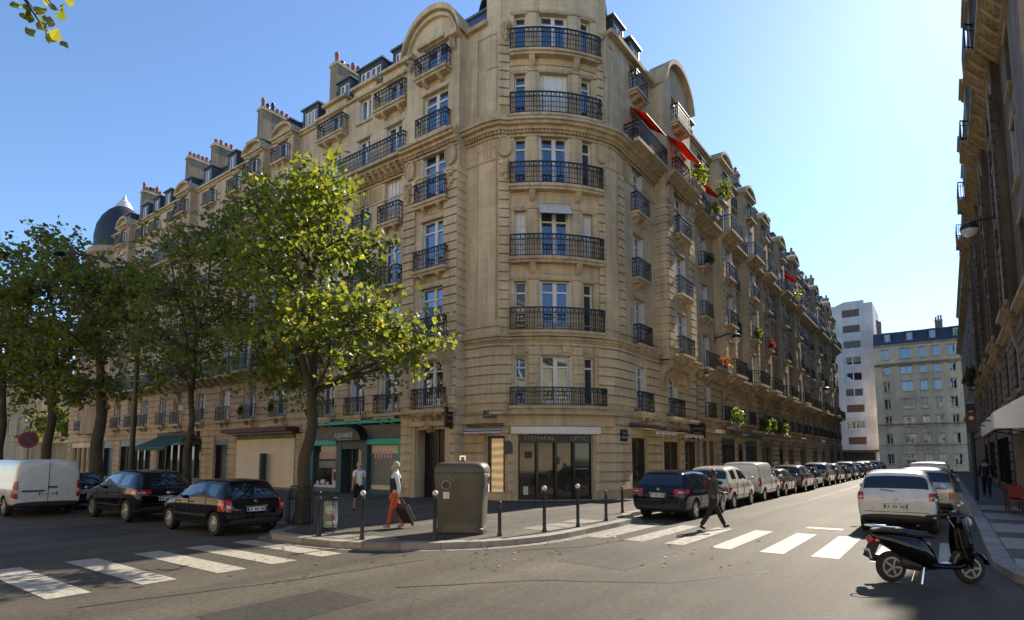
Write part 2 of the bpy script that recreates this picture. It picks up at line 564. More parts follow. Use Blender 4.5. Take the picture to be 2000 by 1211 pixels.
def text_mesh(txt, size, mat, mw, parent, name='lettering', depth=0.012, sx=1.0):
    cu = bpy.data.curves.new('t', 'FONT')
    cu.body = txt; cu.size = size; cu.extrude = depth / 2
    cu.align_x = 'CENTER'; cu.align_y = 'CENTER'
    tmp = bpy.data.objects.new('t', cu)
    C.objects.link(tmp)
    me = baked(tmp)
    bpy.data.objects.remove(tmp); bpy.data.curves.remove(cu)
    off = Vector((0, 0, 0)); q = parent
    while q is not None:
        off += q.location; q = q.parent
    me.transform(Matrix.Translation(-off) @ mw @ Matrix.Diagonal((sx, 1, 1, 1)))
    me.materials.clear(); me.materials.append(M[mat])
    me.name = name
    o = bpy.data.objects.new(name, me)
    C.objects.link(o)
    if parent is not None: o.parent = parent
    return o


class Fac:
    """a facade line in plan; s runs left to right as seen from outside, d outwards, z up"""
    def __init__(f, pts):
        f.p = [Vector((a, b)) for a, b in pts]
        f.s = [0.0]
        for i in range(1, len(f.p)):
            f.s.append(f.s[-1] + (f.p[i] - f.p[i - 1]).length)
        sn = []
        for i in range(len(f.p) - 1):
            tq = (f.p[i + 1] - f.p[i]).normalized()
            sn.append(Vector((tq.y, -tq.x)))
        f.n = [sn[0]] + [((sn[i - 1] + sn[i]).normalized() / max(0.5, math.sqrt((1 + sn[i - 1].dot(sn[i])) / 2))) for i in range(1, len(sn))] + [sn[-1]]

    def P(f, s, d, z):
        s_ = min(max(s, 0), f.s[-1])
        i = 0
        while i < len(f.s) - 2 and s_ > f.s[i + 1]: i += 1
        u = (s_ - f.s[i]) / (f.s[i + 1] - f.s[i])
        p = f.p[i].lerp(f.p[i + 1], u); n = f.n[i].lerp(f.n[i + 1], u)
        if s != s_:
            p = p + (f.p[i + 1] - f.p[i]).normalized() * (s - s_)
        return Vector((p.x + n.x * d, p.y + n.y * d, z))

    def cuts(f, s0, s1):
        return [s0] + [q for q in f.s[1:-1] if s0 + 0.02 < q < s1 - 0.02] + [s1]

    def frame(f, s, d, z):
        a = f.P(s - 0.05, d, z); b = f.P(s + 0.05, d, z)
        tx = (b - a).normalized(); up = Vector((0, 0, 1)); nn = tx.cross(up)
        mm = Matrix.Identity(4)
        for i in range(3):
            mm[i][0] = tx[i]; mm[i][1] = up[i]; mm[i][2] = nn[i]; mm[i][3] = ((a + b) / 2)[i]
        return mm


def fbox(mb, F, s0, s1, d0, d1, z0, z1, m, nocut=False, uvn=False):
    c = [s0, s1] if nocut else F.cuts(s0, s1)
    P = F.P
    rings = []
    for s in c:
        if nocut:
            q = [P(s, d0, z0), P(s, d1, z0), P(s, d1, z1), P(s, d0, z1)]
        else:
            q = [P(s, d0, z0), P(s, d1, z0), P(s, d1, z1), P(s, d0, z1)]
        if uvn:
            u = (s - s0) / (s1 - s0)
            rings.append([mb.V(q[k], (u, (0, 0, 1, 1)[k])) for k in range(4)])
        else:
            rings.append([mb.V(q[k], (s, (z0 - d0, z0, z1, z1 + d0)[k])) for k in range(4)])
    for a, b in zip(rings, rings[1:]):
        for k in range(4):
            mb.F((a[k], a[(k + 1) % 4], b[(k + 1) % 4], b[k]), m)
    mb.F(rings[0][::-1], m); mb.F(rings[-1], m)


def fwall(mb, F, s0, s1, z0, z1, holes, d, m, depth=0.3, back=None):
    """wall face at offset d with rectangular openings and their reveals; back = closes the sides down to that offset"""
    holes = [h for h in holes if h[0] > s0 - 1e-6 and h[1] < s1 + 1e-6 and h[3] > z0 and h[2] < z1]
    holes = [(a, b, max(za, z0), min(zb, z1)) for a, b, za, zb in holes]
    sc = set(F.cuts(s0, s1)); zc = {z0, z1}
    for a, b, za, zb in holes:
        sc |= {a, b}; zc |= {za, zb}
    sc = sorted(sc); zc = sorted(zc)
    P = F.P
    for i in range(len(sc) - 1):
        for j in range(len(zc) - 1):
            cs = (sc[i] + sc[i + 1]) / 2; cz = (zc[j] + zc[j + 1]) / 2
            if any(a < cs < b and za < cz < zb for a, b, za, zb in holes): continue
            A, B, z_, Z_ = sc[i], sc[i + 1], zc[j], zc[j + 1]
            mb.quad([P(A, d, z_), P(B, d, z_), P(B, d, Z_), P(A, d, Z_)], m, [(A, z_), (B, z_), (B, Z_), (A, Z_)])
    for a, b, za, zb in holes:
        e = d - depth
        mb.quad([P(a, d, za), P(a, d, zb), P(a, e, zb), P(a, e, za)], m, [(a, za), (a, zb), (a + depth, zb), (a + depth, za)])
        mb.quad([P(b, d, zb), P(b, d, za), P(b, e, za), P(b, e, zb)], m, [(b, zb), (b, za), (b + depth, za), (b + depth, zb)])
        cc = F.cuts(a, b)
        for u, v in zip(cc, cc[1:]):
            mb.quad([P(u, d, zb), P(v, d, zb), P(v, e, zb), P(u, e, zb)], m)
            mb.quad([P(v, d, za), P(u, d, za), P(u, e, za), P(v, e, za)], m)
    if back is not None:
        for s, fl in ((s0, 0), (s1, 1)):
            q = [P(s, d, z0), P(s, d, z1), P(s, back, z1), P(s, back, z0)]
            u = [(s, z0), (s, z1), (s + d - back, z1), (s + d - back, z0)]
            if fl: q = q[::-1]; u = u[::-1]
            mb.quad(q, m, u)
        cc = F.cuts(s0, s1)
        for u, v in zip(cc, cc[1:]):
            mb.quad([P(u, d, z1), P(v, d, z1), P(v, back, z1), P(u, back, z1)], m)
            mb.quad([P(v, d, z0), P(u, d, z0), P(u, back, z0), P(v, back, z0)], m)


def fcourses(mb, F, s0, s1, z0, z1, d, m, holes=(), rh=0.43, gap=0.075, th=0.11):
    z = z0
    while z < z1 - 0.1:
        zt = min(z + rh - gap, z1)
        segs = [(s0, s1)]
        for a, b, za, zb in holes:
            if za < zt and zb > z:
                ns = []
                for u, v in segs:
                    if b <= u or a >= v: ns.append((u, v))
                    else:
                        if a - u > 0.08: ns.append((u, a))
                        if v - b > 0.08: ns.append((b, v))
                segs = ns
        for u, v in segs:
            fbox(mb, F, u, v, d - 0.02, d + th, z, zt, m)
        z += rh


def arch_band(mb, F, sc, hw, zb, rise, d0, d1, th, m, n=14):
    """segmental arch moulding"""
    pts = []
    for k in range(n + 1):
        a = -1 + 2 * k / n
        pts.append((sc + a * hw, zb + rise * math.sqrt(max(0, 1 - a * a * 0.96))))
    for (sa, za), (sb, zb_) in zip(pts, pts[1:]):
        p = [F.P(sa, d0, za - th), F.P(sb, d0, zb_ - th), F.P(sb, d1, zb_ - th), F.P(sa, d1, za - th),
             F.P(sa, d0, za), F.P(sb, d0, zb_), F.P(sb, d1, zb_), F.P(sa, d1, za)]
        mb.hexa(p, m, [(sa, za)] * 8)


def arch_fill(mb, F, sc, hw, zb, rise, d0, d1, m, n=14):
    """solid gable below a segmental arch"""
    for k in range(n):
        a = -1 + 2 * k / n; b = -1 + 2 * (k + 1) / n
        za = zb + rise * math.sqrt(max(0, 1 - a * a * 0.96)); z2 = zb + rise * math.sqrt(max(0, 1 - b * b * 0.96))
        sa, sb = sc + a * hw, sc + b * hw
        mb.hexa([F.P(sa, d0, zb), F.P(sb, d0, zb), F.P(sb, d1, zb), F.P(sa, d1, zb),
                 F.P(sa, d0, za), F.P(sb, d0, z2), F.P(sb, d1, z2), F.P(sa, d1, za)], m,
                [(sa, zb), (sb, zb), (sb, zb), (sa, zb), (sa, za), (sb, z2), (sb, z2), (sa, za)])


def arch_spandrel(mb, F, s0, s1, zt, rise, d0, d1, m, n=10):
    """closes the upper corners of a rectangular opening into an arch"""
    sc, hw = (s0 + s1) / 2, (s1 - s0) / 2
    for k in range(n):
        a = -1 + 2 * k / n; b = -1 + 2 * (k + 1) / n
        za = zt - rise + rise * math.sqrt(max(0, 1 - a * a)); z2 = zt - rise + rise * math.sqrt(max(0, 1 - b * b))
        sa, sb = sc + a * hw, sc + b * hw
        mb.hexa([F.P(sa, d0, za), F.P(sb, d0, z2), F.P(sb, d1, z2), F.P(sa, d1, za),
                 F.P(sa, d0, zt), F.P(sb, d0, zt), F.P(sb, d1, zt), F.P(sa, d1, zt)], m, [(sa, za)] * 8)


def lump(mb, c, rx, ry, rz, m, seed=0, n=10, rough=0.35):
    """carved ornament: a knobbly ellipsoid"""
    c = Vector(c)
    rings = []
    for i in range(n + 1):
        ph = PI * i / n
        ring = []
        for j in range(n):
            th_ = 2 * PI * j / n
            q = Vector((math.sin(ph) * math.cos(th_), math.sin(ph) * math.sin(th_), math.cos(ph)))
            k = 1 + rough * noise.noise(q * 3.1 + Vector((seed * 3.7, 0, 0)))
            ring.append(mb.V((c.x + q.x * rx * k, c.y + q.y * ry * k, c.z + q.z * rz * k), (c.x + q.x, c.z + q.z)))
        rings.append(ring)
    for a, b in zip(rings, rings[1:]):
        for j in range(n):
            mb.F((a[j], b[j], b[(j + 1) % n], a[(j + 1) % n]), m)


def railing(F, s0, s1, d0, d1, z, h, parent, fine=2, m='iron', returns=True, name='balcony_railing'):
    mb = MB()
    path = []
    cc = F.cuts(s0, s1)
    if returns: path.append((s0, d0))
    path += [(s, d1) for s in cc]
    if returns: path.append((s1, d0))
    for (sa, da), (sb, db) in zip(path, path[1:]):
        a = F.P(sa, da, 0); b = F.P(sb, db, 0)
        L = (b - a).length
        if L < 0.02: continue
        tx = (b - a) / L
        up = Vector((0, 0, 1))
        for zz, ww in ((z + h, 0.05), (z + h * 0.76, 0.025), (z + 0.07, 0.03)) + (((z + h * 0.3, 0.02), (z + h * 0.53, 0.018)) if fine > 1 else ()):
            mb.bar(a + up * zz, b + up * zz, ww, m)
        st = 0.115 if fine > 1 else (0.14 if fine == 1 else 0.2)
        n = max(1, round(L / st))
        for k in range(n + 1):
            q = a + tx * (L * k / n)
            big = (k == 0 or k == n)
            mb.bar(q + up * (z), q + up * (z + h), 0.034 if big else 0.018 if fine > 1 else 0.024, m, up=tx)
        if fine > 1:
            k_ = max(1, round(L / 0.2))
            hh = h * 0.11
            for k in range(k_):
                q = a + tx * (L * (k + 0.5) / k_) + up * (z + h * 0.88)
                prev = None
                for j in range(9):
                    an = 2 * PI * j / 8
                    r_ = hh * (1 if j % 2 else 0.8)
                    pt = q + tx * (r_ * 0.95 * math.cos(an)) + up * (r_ * math.sin(an))
                    if prev is not None: mb.bar(prev, pt, 0.02, m)
                    prev = pt
    return mb.build(name, parent)


def window(F, s0, s1, z0, z1, d, parent, kind='french', frame='white_paint', fine=2, arch=0.0):
    """window frame with its own glass; d = offset of the pane"""
    mb = MB()
    W = s1 - s0; H = z1 - z0
    fw = 0.06
    b = lambda a, c, e, g, dd0=-0.02, dd1=0.05, mm=frame: fbox(mb, F, a, c, d + dd0, d + dd1, e, g, mm, nocut=True)
    b(s0, s0 + fw, z0, z1); b(s1 - fw, s1, z0, z1); b(s0, s1, z1 - fw, z1, -0.02, 0.052); b(s0, s1, z0, z0 + fw + 0.03, -0.02, 0.053)
    sm = (s0 + s1) / 2
    if kind == 'shut':
        n = max(4, int(W / 0.16))
        for k in range(n):
            a = s0 + fw + (W - 2 * fw) * k / n
            w_ = (W - 2 * fw) / n
            dd = 0.03 * (k % 2)
            b(a + 0.004, a + w_ - 0.004, z0 + 0.09, z1 - 0.08, 0.02 + dd, 0.04 + dd)
        for zz in (z0 + H * 0.3, z0 + H * 0.7):
            b(s0 + fw, s1 - fw, zz, zz + 0.05, 0.07, 0.085)
    else:
        if kind in ('french', 'narrow'):
            zt = z0 + H * 0.76
            if H > 1.7: b(s0 + fw, s1 - fw, zt, zt + 0.075, -0.02, 0.056)
        if kind == 'french' or kind == 'cross':
            b(sm - 0.055, sm + 0.055, z0 + 0.09, z1 - 0.06, -0.02, 0.06)
        if fine > 0 and kind == 'french':
            for e in (s0 + fw, s1 - fw - 0.045, sm - 0.1, sm + 0.055):
                b(e, e + 0.045, z0 + 0.09, z1 - 0.06, -0.01, 0.035)
            b(s0 + fw, s1 - fw, z0 + 0.09, z0 + 0.2, -0.01, 0.036)
        if fine > 0 and kind in ('french',) and random.random() < 0.8:
            # folded white shutters standing in the reveal
            for k in range(3):
                b(s0 + 0.005, s0 + 0.045, z0 + 0.05, z1 - 0.05, 0.06 + k * 0.065, 0.115 + k * 0.065)
                b(s1 - 0.045, s1 - 0.005, z0 + 0.05, z1 - 0.05, 0.06 + k * 0.065, 0.115 + k * 0.065)
    if arch:
        arch_spandrel(mb, F, s0, s1, z1 + 0.001, arch, d - 0.015, d + 0.055, frame)
    o = mb.build('window', parent)
    g = MB()
    fbox(g, F, s0 + 0.02, s1 - 0.02, d - 0.04, d - 0.005, z0 + 0.02, z1 - 0.02, 'window_glass', nocut=True, uvn=True)
    g.build('pane', o)
    return o


def awning(F, s0, s1, z, drop, out, d, parent, m, val=0.18, name='awning'):
    mb = MB()
    A, B = F.P(s0, d, z), F.P(s1, d, z)
    a2, b2 = F.P(s0, d + out, z - drop), F.P(s1, d + out, z - drop)
    up = Vector((0, 0, 0.012))
    n = 8
    for k in range(n):
        u, v = k / n, (k + 1) / n
        p0, p1, p2, p3 = A.lerp(B, u), A.lerp(B, v), a2.lerp(b2, v), a2.lerp(b2, u)
        mb.hexa([p0 - up, p3 - up, p2 - up, p1 - up, p0 + up, p3 + up, p2 + up, p1 + up], m)
        hv = Vector((0, 0, val * (1 - 0.25 * (k % 2))))
        o2 = F.P(0, 0.008, 0) - F.P(0, 0, 0)
        nn = (a2 - A); nn.z = 0; nn = nn.normalized() * 0.008 if nn.length > 0 else Vector((0, 0, 0))
        if val > 0:
            mb.hexa([p3 - hv, p2 - hv, p2 - hv + nn, p3 - hv + nn, p3, p2, p2 + nn, p3 + nn], m)
    mb.bar(a2, b2, 0.04, 'iron')
    return mb.build(name, parent)


# ------------------------------------------------------------------ ground
KERB = 0.13


def ring_prism(name, poly, z1, mtop, mside, label=None):
    mb = MB()
    mb.prism(poly, -0.05, z1, mside, mtop)
    o = mb.build(name)
    tag(o, kind='structure')
    return o


def offs(poly, dist):
    out = []
    n = len(poly)
    for i in range(n):
        a, b, c = Vector(poly[i - 1]), Vector(poly[i]), Vector(poly[(i + 1) % n])
        e1 = (b - a).normalized(); e2 = (c - b).normalized()
        n1 = Vector((-e1.y, e1.x)); n2 = Vector((-e2.y, e2.x))
        nn = (n1 + n2).normalized()
        out.append(tuple(b + nn * dist / max(0.4, nn.dot(n1))))
    return out


mb = MB()
mb.quad([(-600, -600, 0), (900, -600, 0), (900, 900, 0), (-600, 900, 0)], 'asphalt')
tag(mb.build('road'), kind='structure')
# corner pavement (counter-clockwise)
arc = []
for k in range(9):
    a = R(180 + 90 * k / 8)
    arc.append((12.6 + 4.45 * math.cos(a), 12.0 + 4.4 * math.sin(a)))
kerb_line = [(9.55, 160), (9.55, 14.9), (9.2, 14.2), (8.5, 13.9), (8.2, 13.3)] + arc + [(15.4, 7.62), (16.8, 7.75), (17.6, 8.2), (18.3, 8.6), (97, 8.6)]
pav = kerb_line + [(97, 30), (40, 160)]
mb = MB()
mb.prism(pav, -0.05, KERB, 'asphalt_pavement')
tag(mb.build('corner_pavement'), kind='structure')


def kerbs(name, line, width, z, inward=1):
    """granite kerb stones laid end to end along a line"""
    mb = MB()
    P = [Vector(p) for p in line]
    for a, b in zip(P, P[1:]):
        L = (b - a).length
        n = max(1, round(L / 1.0))
        tq = (b - a) / L; nn = Vector((-tq.y, tq.x)) * inward
        for k in range(n):
            if a.y > 70 or a.x > 97: pass
            s0, s1 = a + tq * (L * k / n + 0.006), a + tq * (L * (k + 1) / n - 0.006)
            dz = random.uniform(-0.004, 0.004)
            o1 = nn * -0.004
            q = [s0 + o1, s1 + o1, s1 + nn * width, s0 + nn * width]
            mb.prism([tuple(v) for v in q], -0.02, z + 0.006 + dz, 'granite_pale' if random.random() < 0.5 else 'granite')
    o = mb.build(name)
    tag(o, kind='structure')
    return o


kl = [(9.55, 75)] + kerb_line[1:-1] + [(97, 8.6)]
kerbs('kerb', kl, 0.3, KERB)
# gutter stones
mb = MB()
for a, b in zip(kl, kl[1:]):
    a = Vector(a); b = Vector(b); tq = (b - a).normalized(); nn = Vector((tq.y, -tq.x))
    mb.quad([(*(a), 0.004), (*(a + nn * 0.28), 0.004), (*(b + nn * 0.28), 0.004), (*(b), 0.004)], 'granite')
tag(mb.build('gutter'), kind='structure')
# right pavement
rk = [(98, -0.55), (13.6, -0.55), (12.4, -0.75), (11.0, -1.3), (9.8, -2.3), (9.0, -3.6), (8.6, -5.2), (8.6, -40)]
mb = MB()
mb.prism(rk + [(98, -40)], -0.05, KERB, 'asphalt_pavement')
tag(mb.build('right_pavement'), kind='structure')
kerbs('right_kerb', rk[:-1], 0.28, KERB, 1)
# pale rectangles on the right pavement, granite pads by the crossing
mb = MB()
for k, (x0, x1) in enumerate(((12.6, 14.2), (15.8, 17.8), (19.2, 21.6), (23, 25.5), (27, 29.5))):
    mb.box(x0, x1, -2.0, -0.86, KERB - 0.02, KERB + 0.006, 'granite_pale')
tag(mb.build('pale_pavement_patch'), kind='structure')
mb = MB()
for x0, y0, x1, y1 in ((12.6, 8.15, 13.4, 9.0), (13.5, 8.12, 14.3, 9.0), (14.6, 8.15, 15.6, 9.05), (8.75, 10.1, 9.4, 11.0), (8.6, 11.2, 9.2, 12.1)):
    mb.box(x0, x1, y0, y1, KERB - 0.02, KERB + 0.006, 'granite')
tag(mb.build('tactile_paving'), kind='structure')
# crosswalks
mb = MB()
for x0, x1 in ((1.75, 2.3), (2.88, 3.42), (4.08, 4.6), (5.24, 5.76), (6.26, 6.78), (7.32, 7.82)):
    y0, y1 = 10.1 + random.uniform(-.05, .05), 13.5
    mb.quad([(x0, y0, 0.006), (x1, y0, 0.006), (x1, y1, 0.006), (x0, y1, 0.006)], 'road_paint')
tag(mb.build('avenue_crosswalk'), kind='structure')
mb = MB()
for k, (y0, y1) in enumerate(((-0.3, 0.25), (0.8, 1.28), (1.8, 2.3), (2.8, 3.27), (3.85, 4.3), (4.88, 5.35), (5.85, 6.35), (6.85, 7.35))):
    mb.quad([(13.1, y0, 0.006), (16.95, y0, 0.006), (16.95, y1, 0.006), (13.1, y1, 0.006)], 'road_paint' if k < 5 else 'road_paint_worn')
tag(mb.build('side_street_crosswalk'), kind='structure')
mb = MB()
mb.quad([(18.3, 2.4, 0.006), (18.7, 2.4, 0.006), (18.7, 3.3, 0.006), (18.3, 3.3, 0.006)], 'road_paint')
for k in range(0):
    mb.quad([(20.5 + k * 3, 2.45, 0.006), (20.75 + k * 3, 2.45, 0.006), (20.75 + k * 3, 3.4, 0.006), (20.5 + k * 3, 3.4, 0.006)], 'road_paint_worn')
tag(mb.build('lane_marking'), kind='structure')

# tar seams and patches in the carriageway
simple('tar', (0.022, 0.021, 0.02), 0.5, var=0.3)
mb = MB()
def seam(pts, w_):
    q = []
    for a, b_ in zip(pts, pts[1:]):
        a = Vector(a); b_ = Vector(b_)
        for k in range(6): q.append(a.lerp(b_, k / 6) + Vector((random.uniform(-.03, .03), random.uniform(-.03, .03))))
    q.append(Vector(pts[-1]))
    for a, b_ in zip(q, q[1:]):
        t_ = (b_ - a).normalized(); n_ = Vector((-t_.y, t_.x)) * w_ * random.uniform(0.3, 0.7)
        mb.quad([(*(a - n_), 0.004), (*(b_ - n_), 0.004), (*(b_ + n_), 0.004), (*(a + n_), 0.004)], 'tar')
seam([(10.3, 7.4), (11.6, 6.6), (14.5, 6.0), (19, 5.6), (30, 5.3), (60, 5.2)], 0.05)
seam([(6.3, 6.8), (8.0, 5.4), (9.1, 3.6), (11.0, 2.6)], 0.04)
seam([(3.0, 9.3), (5.5, 8.6), (8.3, 8.2)], 0.035)
seam([(13.0, 0.4), (16.0, 0.9), (30, 2.2)], 0.03)
seam([(5.2, 4.2), (5.8, 3.6), (6.0, 2.9), (6.6, 2.6)], 0.05)
seam([(5.0, 4.0), (5.5, 3.5), (6.2, 3.2), (6.9, 3.1)], 0.03)
seam([(6.0, 16), (6.3, 22), (6.1, 40)], 0.04)
tag(mb.build('tar_seam'), kind='structure')
mb = MB()
for x0, y0, x1, y1 in ((9.6, 4.6, 12.2, 6.1), (3.6, 6.4, 5.6, 7.6), (5.0, 17, 7.0, 20)):
    mb.quad([(x0, y0, 0.003), (x1, y0 + .1, 0.003), (x1 - .05, y1, 0.003), (x0 + .1, y1, 0.003)], 'asphalt_patch')
tag(mb.build('road_patch'), kind='structure')
# ------------------------------------------------------------------ buildings
class Bld:
    def __init__(b, name, label, cat, loc):
        b.root = tag(empty(name, loc), label, cat)
        b.wall = MB(); b.trim = b.wall; b.slab = MB(); b.roof = MB()
        b.nwin = 0

    def done(b, roofname='roof'):
        for mb, n in ((b.wall, 'wall'), (b.roof, roofname)):
            if mb.f: mb.build(n, b.root)


def mansard(b, F, s0, s1, zt, zr, m='slate', dd=1.3, inner=-3.5, fascia=True):
    for u, v in zip(F.cuts(s0, s1), F.cuts(s0, s1)[1:]):
        P = F.P
        b.roof.quad([P(u, -0.12, zt), P(v, -0.12, zt), P(v, -dd, zr), P(u, -dd, zr)], m)
        b.roof.quad([P(u, -dd, zr), P(v, -dd, zr), P(v, inner, zr + 0.5), P(u, inner, zr + 0.5)], 'zinc')
        b.roof.quad([P(u, inner, zr + 0.5), P(v, inner, zr + 0.5), P(v, inner, zt - 3), P(u, inner, zt - 3)], m)
    fbox(b.roof, F, s0, s1, -dd - 0.06, -dd + 0.1, zr - 0.05, zr + 0.09, 'zinc')


def dormer(b, F, sc, w_, z0, z1, d=-0.35, n=1, m='slate'):
    mb = MB()
    fbox(mb, F, sc - w_ / 2, sc + w_ / 2, d - 1.6, d - 0.16, z0 - 0.4, z1, m, nocut=True)
    fbox(mb, F, sc - w_ / 2 - 0.12, sc + w_ / 2 + 0.12, d - 1.7, d + 0.12, z1 + 0.004, z1 + 0.1, 'zinc', nocut=True)
    for sgn in (-1, 1):
        e = sc + sgn * (w_ / 2 - 0.07)
        fbox(mb, F, e - 0.07, e + 0.07, d - 0.158, d, z0, z1 + 0.002, 'slate', nocut=True)
    fbox(mb, F, sc - w_ / 2 + 0.142, sc + w_ / 2 - 0.142, d - 0.158, d - 0.002, z1 - 0.2, z1 + 0.001, 'slate', nocut=True)
    o = mb.build('dormer', b.root)
    ww = (w_ - 0.3) / n
    for k in range(n):
        a = sc - w_ / 2 + 0.15 + ww * k
        window(F, a + 0.03, a + ww - 0.03, z0, z1 - 0.21, d - 0.1, o, 'cross', fine=0)
    return o


def chimney(b, x0, x1, y0, y1, z0, z1, pots=6, along='x'):
    mb = MB()
    mb.box(x0, x1, y0, y1, z0, z1 - 0.25, 'brick_chimney')
    for i, q in enumerate(mb.v):
        mb.uv[i] = (q[0] + q[1], q[2])
    mb.box(x0 - 0.07, x1 + 0.07, y0 - 0.07, y1 + 0.07, z1 - 0.25, z1 - 0.1, 'limestone_trim')
    mb.box(x0 - 0.02, x1 + 0.02, y0 - 0.02, y1 + 0.02, z1 - 0.1, z1, 'brick_chimney')
    o = mb.build('chimney', b.root)
    for k in range(pots):
        u = (k + 0.5) / pots
        x = x0 + (x1 - x0) * u if along == 'x' else (x0 + x1) / 2
        y = y0 + (y1 - y0) * u if along == 'y' else (y0 + y1) / 2
        h = random.choice((0.4, 0.5, 0.75, 0.45))
        pm = MB()
        pm.lathe((x, y, z1 - 0.01), [(0.13, 0), (0.12, h * 0.7), (0.15, h * 0.75), (0.15, h * 0.85), (0.12, h * 0.9), (0.12, h)], 10, 'terracotta' if random.random() < 0.85 else 'black_paint')
        pm.build('chimney_pot', o, smooth=True)


def brackets(mb, F, s0, s1, z0, z1, d0, d1, step, w_=0.14, m='limestone_trim'):
    n = max(1, int((s1 - s0) / step))
    for k in range(n):
        s = s0 + (s1 - s0) * (k + 0.5) / n
        A = [F.P(s - w_ / 2, d0, z0), F.P(s - w_ / 2, d1 * 0.45 + d0 * 0.55, z0 + (z1 - z0) * 0.25), F.P(s - w_ / 2, d1, z1 - 0.08), F.P(s - w_ / 2, d1, z1), F.P(s - w_ / 2, d0, z1)]
        B = [F.P(s + w_ / 2, d0, z0), F.P(s + w_ / 2, d1 * 0.45 + d0 * 0.55, z0 + (z1 - z0) * 0.25), F.P(s + w_ / 2, d1, z1 - 0.08), F.P(s + w_ / 2, d1, z1), F.P(s + w_ / 2, d0, z1)]
        mb.extr(A, B, m)


def moulding(mb, F, s0, s1, d, z, prof, m='limestone_trim'):
    """stack of ledges: prof = [(height, projection), ...] from z upwards"""
    for h, q in prof:
        fbox(mb, F, s0, s1, d - 0.02, d + q, z, z + h, m)
        z += h


def cartouche(b, F, s, d, z, oval=True, sc=1.0):
    mb = MB()
    if oval:
        mw = F.frame(s, d, z)
        n = 20
        for r0, r1, e in ((0.0, 0.34, 0.10), (0.34, 0.42, 0.15)):
            for j in range(n):
                a0, a1 = 2 * PI * j / n, 2 * PI * (j + 1) / n
                f = lambda r, a, q: mw @ Vector((r * 0.82 * math.cos(a), r * 1.25 * math.sin(a), q))
                mb.hexa([f(r0, a0, -0.03), f(r1, a0, -0.03), f(r1, a1, -0.03), f(r0, a1, -0.03), f(r0, a0, e), f(r1, a0, e), f(r1, a1, e), f(r0, a1, e)], 'limestone_trim')
        z -= 0.85
    for k in range(5):
        c = F.P(s + random.uniform(-0.16, 0.16) * sc, d + 0.1, z - 0.16 * k * sc)
        lump(mb, c, 0.2 * sc * (1 - k * 0.1), 0.2 * sc * (1 - k * 0.1), 0.17 * sc, 'limestone_trim', seed=s + k, n=8, rough=0.7)
    return mb.build('carved_ornament', b.root)


# --- the corner building
fx, fy = 20.2, 12.0
LK = 1.045
ZK = 0.977
pts = [(fx, 28.3 * LK), (fx, 16.25), (fx + 0.03, 16.05)]
Cx, Cy = 22.18, 13.82
e = Vector((1, -1)) / math.sqrt(2); nn = Vector((-1, -1)) / math.sqrt(2)
for a in (-2.62,):
    q = Vector((Cx, Cy)) + e * a; pts.append((q.x, q.y))
for k in range(13):
    a = -2.25 + 4.5 * k / 12
    q = Vector((Cx, Cy)) + e * a + nn * 0.42 * (1 - (a / 2.25) ** 2)
    pts.append((q.x, q.y))
pts += [(24.12, 12.07), (24.6, fy), (35.0, fy)]
FA = Fac(pts)
SC_ = None
best = 1e9
for k in range(4000):
    s = FA.s[-1] * k / 4000
    q = FA.P(s, 0, 0); dd_ = (Vector((q.x, q.y)) - (Vector((Cx, Cy)) + nn * 0.42)).length
    if dd_ < best: best = dd_; SC_ = s
sL = lambda y: (28.3 - y) * LK
iR = len(pts) - 2
sR = lambda x: FA.s[iR] + x - 24.6
sC = lambda a: SC_ + a
A = Bld('corner_apartment_building', 'cream limestone corner apartment building with rounded balconied corner above an optician shop', 'building', (22, 14, 0))
FLW = [(4.35, 6.65), (7.75, 10.1), (11.15, 13.5), (14.6, 17.0), (18.0, 20.15), (21.2, 22.65)]
ZT = 22.95
holes = []
Lcols = [(18.35, 1.72, 'bay'), (21.75, 1.3, ''), (24.1, 1.1, ''), (26.6, 1.2, '')]
Rcols = [(27.0, 1.2, ''), (31.2, 1.5, 'bay')]
wins = []   # (s0,s1,z0,z1,kind,d)
for y, w_, b in Lcols:
    s = sL(y)
    for k, (z0, z1) in enumerate(FLW):
        if b: z1 = z1 + (0.15 if k else 0)
        wins.append((s - w_ / 2, s + w_ / 2, z0, z1, b, k))
for x, w_, b in Rcols:
    s = sR(x)
    for k, (z0, z1) in enumerate(FLW):
        wins.append((s - w_ / 2, s + w_ / 2, z0, z1, b, k))
CH = [(4.4, 6.62), (7.8, 10.1), (11.2, 13.45), (14.65, 17.05), (18.05, 20.2), (21.25, 23.2)]
for k, (z0, z1) in enumerate(CH):
    wins.append((sC(-0.86), sC(0.5), z0, z1, 'c', k))
    wins.append((sC(-2.03), sC(-1.5), z0, z1 - 0.03, 'n', k))
    wins.append((sC(1.16), sC(1.68), z0, z1 - 0.03, 'n', k))
gh = [(sL(28.05), sL(20.4), 0.13, 4.15), (sL(19.2), sL(17.45), 0.13, 3.35), (sC(-3.28), sC(-2.45), 0.5, 3.0),
      (sC(-1.86), sC(1.48), 0.15, 3.05), (sR(25.65), sR(27.35), 0.35, 3.0), (sR(29.55), sR(31.75), 0.4, 2.9), (sR(32.6), sR(34.6), 0.3, 3.0)]
holes = [w_[:4] for w_ in wins] + gh
s_end = FA.s[-1]
